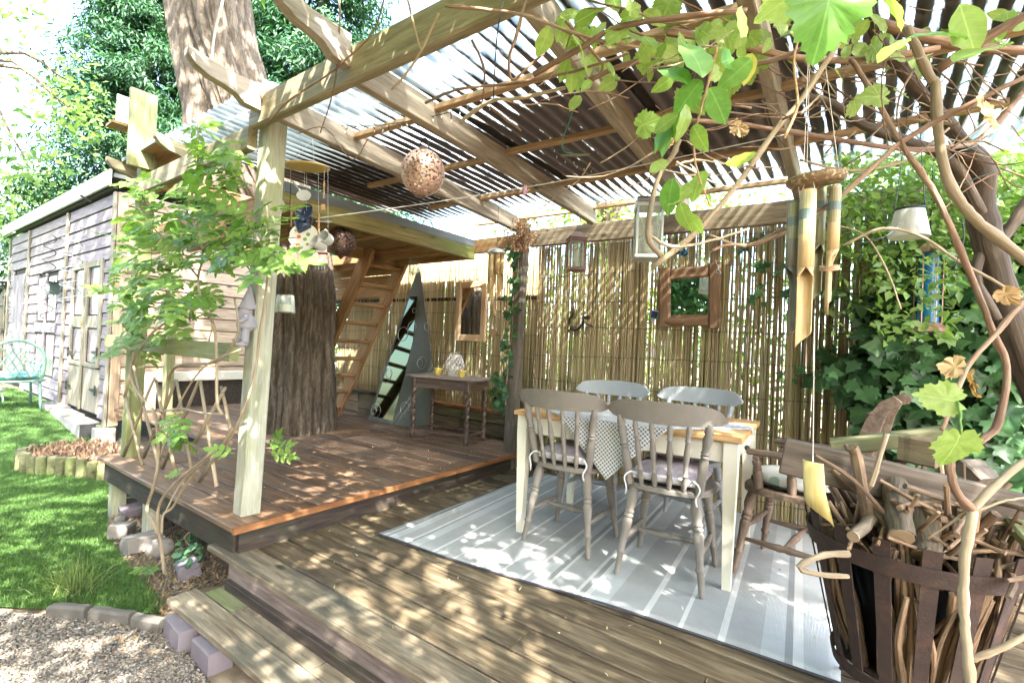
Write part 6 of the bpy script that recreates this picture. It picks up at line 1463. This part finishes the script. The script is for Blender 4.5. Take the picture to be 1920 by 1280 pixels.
# ---------------------------------------------------------------- old vine over the right end of the pergola
vn = thing('grape_vine', 'old twisting vine with peeling brown canes and few bright leaves over the pergola end', 'vine', (.62, 2.95, 0))
def cane(pl, r0, r1, mat, nm='cane', k=5, n_=8, jit=.0012):
    r0 *= .72; r1 *= .72
    P = spline([at(x, y, D=d) for x, y, d in pl], k); P = [p+V(R(-jit,jit),R(-jit,jit),R(-jit,jit)) for p in P]; L = len(P)
    return MB().tube(P, [(r0+(r1-r0)*i/(L-1))*R(.95,1.06)*(1.0+(.22 if i % 9 == 4 else .08 if i % 9 in (3,5) else 0)) for i in range(L)], n_).obj(nm, mat, vn, True)
def c2(pl, D0, D1): L = len(pl); return [(x, y, D0+(D1-D0)*i/(L-1)) for i, (x, y) in enumerate(pl)]
MB().tube(spline([V(.66,3.0,-.02), V(.60,2.94,.5), V(.62,2.92,.85), at(1935,720,D=2.05), at(1905,640,D=2.0), at(1872,520,D=2.0), at(1840,400,D=2.0), at(1835,310,D=1.95), at(1800,280,D=1.9)], 6), [.055,.05,.047,.048,.05,.053,.05]*6+[.042]*7, 14).obj('trunk', M_vinedark, vn, True)
cane(c2([(1840,400),(1780,300),(1700,265),(1620,235),(1560,195),(1500,180)], 1.95, 1.75), .030, .018, M_vinedark)
cane(c2([(1835,300),(1760,215),(1690,130),(1640,60),(1620,-30)], 1.9, 1.6), .034, .022, M_vinedark)
cane(c2([(1900,420),(1850,460),(1830,520),(1870,600)], 2.05, 1.95), .03, .024, M_vinedark)
cane(c2([(1980,300),(1900,420),(1860,470)], 2.0, 2.0), .03, .03, M_vinedark)
cane(c2([(1960,120),(1850,250),(1790,275),(1700,280),(1560,260),(1400,235),(1290,225)], 1.85, 1.6), .014, .010, M_vine)
cane(c2([(1700,50),(1740,140),(1755,160),(1758,240),(1775,330),(1805,385),(1850,430),(1940,500)], 1.45, 1.45), .016, .020, M_vinepale)
cane(c2([(1225,500),(1300,440),(1380,350),(1450,250),(1500,190),(1560,100),(1610,20)], 1.55, 1.35), .012, .009, M_vinepale)
cane(c2([(1400,462),(1480,430),(1560,380),(1640,310),(1700,260),(1800,205),(1930,140)], 1.5, 1.35), .010, .009, M_vine)
cane(c2([(1595,110),(1640,180),(1690,270),(1745,350),(1780,420),(1831,541),(1865,632),(1888,689),(1871,793),(1834,830)], 1.45, 1.3), .010, .0125, M_vine)
cane(c2([(1940,540),(1870,622),(1814,689),(1780,770),(1767,806)], 1.3, 1.25), .009, .007, M_vine)
cane(c2([(1824,957),(1812,1020),(1807,1085),(1808,1150),(1814,1220),(1824,1310)], 1.10, 1.06), .014, .0125, M_vinepale)
cane(c2([(1783,850),(1782,885),(1795,925),(1822,955)], 1.12, 1.10), .0115, .0125, M_vine)
cane(c2([(1822,955),(1860,915),(1900,880),(1970,830)], 1.10, 1.1), .0115, .010, M_vinepale)
cane(c2([(1818,1236),(1860,1222),(1930,1190)], 1.08, 1.05), .010, .009, M_vinepale)
cane(c2([(1822,950),(1790,975),(1740,1010)], 1.1, 1.15), .004, .003, M_vinepale)
cane(c2([(1830,957),(1880,940),(1930,930)], 1.1, 1.1), .004, .003, M_vinepale)
# canes reaching left under the roof
for pl, D0, D1, r, mt in (([(835,12),(870,14),(919,20),(976,28),(1050,52),(1120,75),(1200,90)], 1.55, 1.35, .0075, M_vine), ([(823,25),(800,75),(774,121),(752,150),(734,168)], 1.75, 1.85, .0075, M_vinepale), ([(765,0),(776,50),(791,100)], 1.7, 1.75, .006, M_vinepale),
        ([(798,193),(830,178),(875,165),(976,155),(1077,134),(1180,100)], 1.85, 1.45, .007, M_vine), ([(862,230),(890,208),(925,188),(970,185),(1060,165)], 1.85, 1.6, .010, M_vinepale), ([(919,201),(950,225),(978,246)], 1.8, 1.8, .007, M_stick),
        ([(885,75),(905,120),(908,160),(900,200),(865,228)], 1.7, 1.85, .006, M_vine), ([(985,0),(970,60),(955,110),(960,150),(985,130),(1020,100)], 1.5, 1.55, .007, M_vine), ([(500,235),(540,190),(600,150),(640,120),(700,60),(720,0)], 2.35, 1.9, .0065, M_vine), ([(636,0),(636,70),(625,170),(600,250)], 2.0, 2.2, .005, M_vine),
        ([(690,260),(660,300),(610,240),(560,250)], 2.5, 2.6, .004, M_vine), ([(1000,140),(1080,95),(1150,55),(1250,35),(1400,20)], 1.5, 1.2, .012, M_vine), ([(1060,40),(1110,95),(1130,130),(1090,170)], 1.45, 1.55, .006, M_vine), ([(1330,440),(1400,460),(1470,425)], 1.5, 1.5, .006, M_vinepale),
        ([(1240,480),(1215,440),(1232,340),(1262,290),(1275,260)], 1.25, 1.2, .010, M_vinepale), ([(1215,440),(1260,462),(1330,452),(1400,430)], 1.25, 1.35, .006, M_vinepale), ([(1335,470),(1365,458),(1398,462)], 1.4, 1.4, .006, M_vine), ([(1105,150),(1180,120),(1290,100),(1420,120),(1550,70)], 1.6, 1.4, .011, M_vine),
        ([(1470,260),(1495,200),(1488,120),(1500,60)], 1.3, 1.3, .005, M_batt), ([(1690,580),(1660,500),(1620,440),(1560,420)], 1.9, 2.0, .005, M_vinepale), ([(1580,460),(1650,430),(1720,440),(1800,490),(1920,560)], 1.8, 1.6, .008, M_vinepale), ([(1500,300),(1600,320),(1700,300),(1780,240)], 1.5, 1.5, .006, M_vinepale),
        ([(1760,130),(1850,70),(1960,10)], 1.3, 1.2, .018, M_vine), ([(1650,45),(1780,80),(1900,95),(1990,90)], 1.6, 1.6, .024, M_vine), ([(1250,60),(1350,75),(1500,110),(1640,110),(1760,90)], 1.6, 1.6, .018, M_vine)):
    cane(c2(pl, D0, D1), r, r*.75, mt, 'cane', 4, 6)
for i in range(115):        # thin tangled twigs
    px, py = R(1080,1900), R(-20,330); a = R(-.9,.9)+ (math.pi if R(0,1) < .5 else 0); L_ = R(60,220); D = R(1.25,2.0)
    pl = [(px, py, D)]
    for k in range(3): a += R(-.45,.45); px += math.cos(a)*L_/3; py += math.sin(a)*L_/3; D += R(-.05,.05); pl.append((px, py, D))
    cane(pl, R(.002,.0055), .002, random.choice((M_vine, M_vine, M_vinepale, M_stick)), 'twig', 4, 5)
for i in range(16):        # finer twigs among the far right light
    px, py = R(1680,1900), R(80,420); a = R(0,6.28); D = R(1.4,1.9); pl = [(px, py, D)]
    for k in range(3): a += R(-.5,.5); px += math.cos(a)*35; py += math.sin(a)*35; pl.append((px, py, D))
    cane(pl, .003, .0015, M_dkgreen if i % 2 else M_vine, 'twig', 3, 5)
# leaves of the vine
M_vl = leafmat('vine leaf', (.20,.32,.06), (.36,.46,.14), .45, .4, island=False, vein=True)
M_vld = leafmat('deep green vine leaf', (.11,.27,.045), (.18,.35,.08), .38, .35, island=False, vein=True)
M_vdry = leafmat('dry vine leaf', (.38,.2,.07), (.58,.42,.24), .3, .7, island=False); M_vyel = leafmat('yellow leaf', (.55,.45,.1), (.65,.55,.18), .4, .5, island=False)
M_vl2 = leafmat('unseen canopy leaf', (.10,.2,.035), (.22,.33,.08), .4, .4)
mo = [leafmesh('leaf', OVAL, M_vl, curl=R(-.2,.2)) for k in range(4)]; mod_ = [leafmesh('leaf', OVAL, M_vld, curl=R(-.2,.1)) for k in range(3)]; mg = [leafmesh('leaf', GRAPE, M_vl, .06, curl=R(-.15,.15)) for k in range(3)]; mgd = leafmesh('leaf', GRAPE, M_vld, .06, curl=-.1)
mdry = [leafmesh('dry_leaf', GRAPE, M_vdry, .3, curl=R(.3,.6)) for k in range(3)]; myel = leafmesh('yellow_leaf', OVAL, M_vyel)
for i in range(150):
    c = random.choice([(1150,60,70,45),(1250,70,60,50),(1330,60,70,55),(1420,40,80,45),(1110,130,35,40),(1500,90,50,40),(1600,90,60,60),(1830,40,80,40),(1720,110,50,40),(1060,30,40,25),(1270,190,45,60),(1380,110,40,40)])
    px, py = random.gauss(c[0], c[2]*.7), random.gauss(c[1], c[3]*.7); D = R(1.3,1.9)
    camleaf(random.choice(mo+mg[:1]), vn, px, py, D, R(24,48), R(-150,-10) if R(0,1) < .7 else R(0,180), R(-.7,.5), R(-.8,.8))
for px, py, D, l, an, ti, ro_, me in ((1318,145,.98,118,98,-.25,.2,mod_[0]), (1290,158,1.0,82,120,-.3,.3,mod_[1]), (1352,118,.99,72,35,-.5,.2,mod_[2]), (1410,110,1.0,74,222,-.3,-.3,mod_[0]), (1330,165,.96,82,-48,-.35,.3,mod_[0]), (1316,150,1.0,78,228,-.2,.3,mod_[1]), (1390,70,1.02,72,85,-.2,.6,mo[0]), (1285,208,1.02,52,250,-.3,.2,mod_[2]),
        (1265,225,1.04,62,222,-.4,.9,mod_[1]), (1260,235,1.04,58,245,-.3,1.0,mod_[2]), (1272,215,1.02,50,205,-.5,.4,mo[1]), (1286,195,1.0,66,275,-.3,-.6,mo[2]), (1300,235,1.05,60,-75,.3,.9,mo[3]), (1320,320,1.1,70,-120,.2,1.,mo[1]), (1262,335,1.1,70,-100,-.2,.6,mod_[2]), (1300,345,1.1,62,-140,-.2,.7,mo[0]), (1275,380,1.12,58,-80,.2,.8,mo[2]), (1290,400,1.12,50,-60,.1,.8,mo[3]), (1250,300,1.1,50,-140,.3,.6,mo[0]), (1360,305,1.15,60,5,.2,1.2,mo[1])):
    camleaf(me, vn, px, py, D, l*.92, an, ti, ro_)
cane(c2([(1345,90),(1330,150),(1315,200),(1300,270),(1310,330),(1330,385)], 1.0, 1.1), .0045, .003, M_batt, 'shoot')
camleaf(myel, vn, 1408,100,1.02,52,-100,-.2,.5,'yellow_leaf')
camleaf(mgd, vn, 1560,-30,.78,128,-95,-.15,.15); camleaf(mg[0], vn, 1520,-25,.9,95,200,-.3,.4)
camleaf(mod_[1], vn, 1815,75,.62,105,150,-.2,.9); camleaf(mo[1], vn, 1880,90,.60,120,-170,.3,1.2); camleaf(mo[0], vn, 1800,10,.62,95,-60,-.2,.4); camleaf(mo[3], vn, 1700,75,.72,75,-150,.2,1.1); camleaf(mo[2], vn, 1690,60,.72,75,100,.1,1.1)
camleaf(mg[0], vn, 1800,815,1.05,72,-92,-.35,.1); camleaf(mg[1], vn, 1795,752,1.1,55,170,-.6,.5)
cane(c2([(1795,752),(1800,775),(1801,815)], 1.1, 1.05), .004, .0035, M_clim, 'petiole')
for px, py, D, l, an in ((1843,195,1.35,58,-95),(1818,705,1.2,42,-120),(1800,690,1.2,36,170),(1390,235,1.4,34,-130),(1880,545,1.3,34,-60),(1245,268,1.2,26,-70)): camleaf(random.choice(mdry), vn, px, py, D, l, an, R(-.6,.6), R(-.8,.8), 'dry_leaf')

# ---------------------------------------------------------------- ivy wall at the right
iw = thing('ivy_wall', 'dense dark ivy covering the fence to the right of the reed screen', 'ivy', (.8, 3.8, 0))
fp = thing('back_fence', 'dark board fence hidden behind the ivy at the right', 'fence', (1.6, 4.05, 0))
for i in range(24): plank('fence_board', (.10+i*.14, 4.0, -.1), (.10+i*.14, 4.0, 1.85), .132, .02, M_dark, fp, .002, up=(0,-1,0))
plank('fence_rail', (.0, 3.97, 1.6), (3.5, 3.97, 1.6), .08, .04, M_dark, fp, up=(0,-1,0))
ivp = [(1560,690),(1620,640),(1600,580),(1650,520),(1700,470),(1960,420),(1960,960),(1760,900),(1640,830),(1590,740),(1520,710)]
n1 = 0
for i in range(5):
    x = .2+i*.3; MB().tube(spline([V(x,3.85,0), V(x+R(-.1,.1),3.75,.6), V(x+R(-.15,.15),3.72,1.2), V(x+R(-.2,.2),3.75,1.7)], 5), .010, 6).obj('stem', M_vine, iw)
while n1 < 285:
    px, py = R(1510,1925), R(420,940)
    if not inpoly(px, py, ivp): continue
    p = at(px, py, Y=R(3.28,3.62)); leafobj(random.choice(ivs), iw, p, (R(-1,1),R(-.5,.1),R(-1,.15)), (R(-.4,.5),-1,R(-.1,.9)), R(.05,.13)); n1 += 1
P = []
while len(P) < 2600:
    px, py = R(1510,2100), R(400,960)
    if px > 1940 or inpoly(px, py, ivp): P.append(tuple(at(px, py, Y=R(3.45,3.9))))
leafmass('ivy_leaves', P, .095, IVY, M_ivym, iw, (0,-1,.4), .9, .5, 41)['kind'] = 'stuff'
M_jas = leafmat('jasmine leaf', (.13,.25,.05), (.28,.40,.12), .4, .35)
jb = thing('jasmine_bush', 'pale green rambling bush spilling over the fence above the ivy', 'bush', (.6, 3.7, 1.3))
P = []
while len(P) < 8000:
    px, py = R(1545,2040), R(285,640)
    if py > 480+ (60 if 1620 < px < 1800 else 0) and R(0,1) < .8: continue
    P.append(tuple(at(px, py, Y=R(3.15,4.3))))
leafmass('foliage', P, .052, SIMPLE, M_jas, jb, (.2,-.5,.8), 1., .4, 43)
P = [tuple(at(R(1640,1800), R(470,640), Y=R(2.75,3.15))) for i in range(230)]; leafmass('front_sprays', P, .05, SIMPLE, M_jas, jb, (.2,-.5,.8), 1., .4, 44)
for k in range(14): MB().tube(spline([V(.3+k*.09,3.9,1.0), V(.25+k*.09+R(-.1,.1),3.75,1.5), V(.2+k*.1+R(-.2,.2),3.5,1.9+R(-.2,.2))], 4), .005, 5).obj('stem', M_vinepale, jb)
# a few ivy strands on the sunny screen
sv = thing('screen_creeper', 'scattered ivy leaves growing through the sunny reed screen', 'ivy', (-.4, 3.84, 1.2))
MB().tube(spline([at(x, y, Y=3.845) for x, y in ((1580,690),(1520,560),(1440,510),(1400,470))], 5), .003, 5).obj('stem', M_vine, sv)
for i in range(46):
    px, py = random.choice([(1425,560),(1420,455),(1560,560),(1500,710),(1560,660),(1470,560),(1440,500),(1550,690)]); leafobj(random.choice(ivs), sv, at(px+random.gauss(0,14), py+random.gauss(0,12), Y=3.82), (R(-1,1),R(-.3,0),R(-1,.3)), (R(-.3,.3),-1,R(0,.6)), R(.035,.075))

# ---------------------------------------------------------------- trees and hedges behind
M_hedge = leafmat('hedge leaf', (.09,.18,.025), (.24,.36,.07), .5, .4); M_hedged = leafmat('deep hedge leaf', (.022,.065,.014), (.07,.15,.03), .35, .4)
M_coni = leafmat('conifer spray', (.012,.052,.022), (.042,.125,.045), .22, .5); M_pale = leafmat('pale tree leaf', (.14,.24,.07), (.28,.38,.15), .45, .4, (1.2,1.35,.8)); M_canopy = leafmat('canopy leaf', (.06,.14,.03), (.16,.28,.06), .45, .4)
hd_ = thing('hedge', 'sunlit leafy hedge glowing through the gaps of the reed screens', 'hedge', (-2.5, 5.2, 0))
P = np.stack([rng.uniform(-7.5,2.6,15000), 4.55+np.abs(rng.normal(0,.7,15000)), rng.uniform(-.2,2.75,15000)], 1)
P = P[(np.sin(P[:,0]*2.1)+np.sin(P[:,2]*3.3+P[:,0])+rng.normal(0,.6,15000)) > -.75]
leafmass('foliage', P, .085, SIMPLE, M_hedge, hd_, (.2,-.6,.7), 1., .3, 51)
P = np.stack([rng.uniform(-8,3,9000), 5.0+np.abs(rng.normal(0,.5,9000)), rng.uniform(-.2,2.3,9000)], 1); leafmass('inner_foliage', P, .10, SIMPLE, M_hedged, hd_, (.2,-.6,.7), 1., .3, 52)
for k in range(26): x = -7.2+k*.38; MB().tube(spline([V(x,5.0,-.3), V(x+R(-.1,.1),4.95,.8), V(x+R(-.3,.3),5.0+R(-.2,.3),2.3)], 4), .016, 6).obj('stem', M_vinedark, hd_)
def conifer(base, H, Rm, nbr, seed, label, z0=.8):
    r = np.random.default_rng(seed); t = thing('conifer', label, 'tree', base, 'conifers behind the shed'); b = np.array(base)
    MB().tube([Vector(base), Vector(base)+V(0,0,H*.5), Vector(base)+V(.1,0,H)], [.22,.14,.02], 8).obj('trunk', M_bark, t, True)
    P = []; O = []
    for i in range(nbr):
        u = r.uniform(0,1)**.85; z = z0+(H-z0)*u; a = r.uniform(0, 2*np.pi); L = Rm*(1-u)**.75*r.uniform(.65,1.1)+.25; dz = r.uniform(-.35,.1)
        k = int(80+150*L/Rm); s = r.uniform(.15,1,k)**.7; sp_ = (.10+.20*s)*L*.5
        x = b[0]+np.cos(a)*L*s; y = b[1]+np.sin(a)*L*s; zz = b[2]+z+dz*L*s-.12*L*s*s
        P.append(np.stack([x+r.normal(0,1,k)*sp_*.7, y+r.normal(0,1,k)*sp_*.7, zz-np.abs(r.normal(0,.09,k))*L], 1)); O.append(np.stack([np.full(k,np.cos(a)*.6), np.full(k,np.sin(a)*.6), np.full(k,.7)], 1))
    leafmass('crown', np.concatenate(P), .15, SLIM, M_coni, t, (0,0,1), .9, .6, seed, .4, np.concatenate(O)); return t
conifer((-15.6, 4.6, -.1), 14.5, 2.7, 700, 61, 'tall dark green conifer rising behind the shed roof', 2.0)
conifer((-10.9, 6.6, -.1), 13, 3.2, 450, 62, 'conifer showing to the right of the big trunk', 2.5)
conifer((-13.6, 6.2, -.1), 15, 3.0, 450, 63, 'conifer half hidden directly behind the big trunk', 2.0)
def broad(name, base, H, crown, Rc, nclump, per, size, mat, seed, label, lean=(0,0), grp=None, flat=.8):
    r = np.random.default_rng(seed); t = thing(name, label, 'tree', base, grp); B = Vector(base); C = Vector(crown)
    MB().tube(spline([B, B.lerp(C,.45)+V(.1,.05,.2), C], 6), np.linspace(.2,.06,13), 10).obj('trunk', M_bark, t, True)
    P = []
    for i in range(nclump):
        d = r.normal(0,1,3); d /= np.linalg.norm(d); d *= Rc*r.uniform(.35,1)**.6; d[2] *= flat; c = np.array(C)+d
        if i < 26: MB().tube(spline([C.lerp(B,.35), C.lerp(Vector(c),.5)+V(0,0,.15), Vector(c)], 4), np.linspace(.06,.012,9), 6).obj('limb', M_bark, t, True)
        P.append(c+r.normal(0, Rc*.17, (per,3))*np.array([1,1,.7]))
    leafmass('crown', np.concatenate(P), size, SIMPLE, mat, t, (0,0,1), 1.1, .3, seed); return t
broad('broadleaf_tree', (-12.9,-1.2,-.1), 8, (-12.2,.55,5.6), 2.2, 46, 90, .15, M_pale, 71, 'pale sunlit broadleaf tree hanging over the far left of the lawn', flat=1.1)
broad('broadleaf_tree', (-23,5.2,-.1), 8, (-23,4.6,4.2), 2.7, 60, 80, .22, M_pale, 72, 'distant pale tree glowing in the light beyond the shed')
broad('broadleaf_tree', (-20,-1.5,-.1), 9, (-20,-.5,5.2), 3., 60, 80, .2, M_pale, 73, 'distant light green tree at the left edge behind the trellis fence')
broad('broadleaf_tree', (-4.5,9.5,-.1), 7, (-4.5,9.0,5.0), 2.6, 50, 100, .13, M_hedge, 74, 'leafy tree whose crown shows above the roof behind the screens')
broad('broadleaf_tree', (2.2,7.0,-.1), 6, (2.0,6.4,4.0), 2.0, 50, 90, .12, M_hedge, 75, 'bright leafy tree beyond the ivy covered fence')
# big tree's crown, added above the frame and moved sunward to shade trunk
r_ = np.random.default_rng(77); P = []
for i in range(60):
    d = r_.normal(0,1,3); d /= np.linalg.norm(d); d *= 3.6*r_.uniform(.3,1)**.5; d[2] *= .55; c = np.array((-3.9,.4,9.0))+d
    if i < 14: MB().tube(spline([at(385,-160,D=5.6), V(-6,1.8,7.2).lerp(Vector(c),.5), Vector(c)], 5), np.linspace(.16,.02,11), 7).obj('limb', M_bark, bt, True)
    P.append(c+r_.normal(0,.6,(85,3))*np.array([1,1,.6]))
leafmass('crown', np.concatenate(P), .22, SIMPLE, M_canopy, bt, (0,0,1), 1.1, .3, 78)
# unseen vine leaves added above the viewer, shaped to let only blotches of sun through
r_ = np.random.default_rng(79); P = []
def seen(p):
    c = RM @ (np.array(p)-CAM); return c[1] > .03 and abs(c[0]/c[1]*F) < 1010 and abs(c[2]/c[1]*F) < 700
for i in range(205):
    c = np.array((r_.uniform(-2.6,2.4), r_.uniform(-.9,1.15), r_.uniform(2.55,3.0)))
    if (math.hypot(c[0]-.55, c[1]+.05) < .5 or math.hypot(c[0]-.7, c[1]-.95) < .62) and r_.random() < .88: continue  # gaps shaped so sun patches land on deck and rug
    q = c+r_.normal(0,.15,(34,3))*np.array([1,1,.6]); P += [p for p in q if not seen(p)]
leafmass('unseen_canopy_leaves', P, .125, SIMPLE, M_vl2, vn, (0,0,1), .8, .3, 80, .4)['kind'] = 'stuff'
for i in range(4, 9):  # unseen canes added to carry the canopy leaves
    x = -2.4+i*.55; MB().tube(spline([V(x+R(-.3,.3),1.3,2.5), V(x+R(-.3,.3),.5,2.75), V(x+R(-.3,.3),-.6,2.7)], 5), .009, 6).obj('cane', M_vine, vn, True)
# trees out of frame towards the sun: they dapple the deck and the lawn
broad('shade_tree', (5.2,-3.4,-.28), 8, (2.9,-1.1,4.8), 2.3, 22, 60, .15, M_canopy, 81, 'leafy garden tree to the right behind the viewer casting dappled shade', grp='shade trees behind the viewer')
broad('shade_tree', (-1.2,-4.6,-.28), 9, (-1.3,-2.7,6.4), 2.7, 40, 75, .18, M_canopy, 82, 'leafy garden tree behind the viewer shading the lawn', grp='shade trees behind the viewer')
broad('shade_tree', (4.6,1.2,-.28), 6, (2.6,1.2,4.3), 1.6, 36, 80, .13, M_canopy, 83, 'small leafy tree beyond the right end of the pergola', grp='shade trees behind the viewer')
hb2 = thing('garden_hedge', 'dense green hedge behind the viewer mirrored in the rustic mirror', 'hedge', (-3,-4.2,0))
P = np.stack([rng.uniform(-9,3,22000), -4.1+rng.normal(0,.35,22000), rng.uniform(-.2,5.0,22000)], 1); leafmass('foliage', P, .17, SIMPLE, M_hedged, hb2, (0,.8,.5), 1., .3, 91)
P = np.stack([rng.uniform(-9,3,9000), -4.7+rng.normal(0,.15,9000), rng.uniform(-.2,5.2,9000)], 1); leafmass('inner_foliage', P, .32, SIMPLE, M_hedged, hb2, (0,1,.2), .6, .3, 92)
for k in range(12): MB().tube([V(-8.5+k,-4.3,-.3), V(-8.4+k,-4.2,3.4)], .03, 6).obj('stem', M_vinedark, hb2)
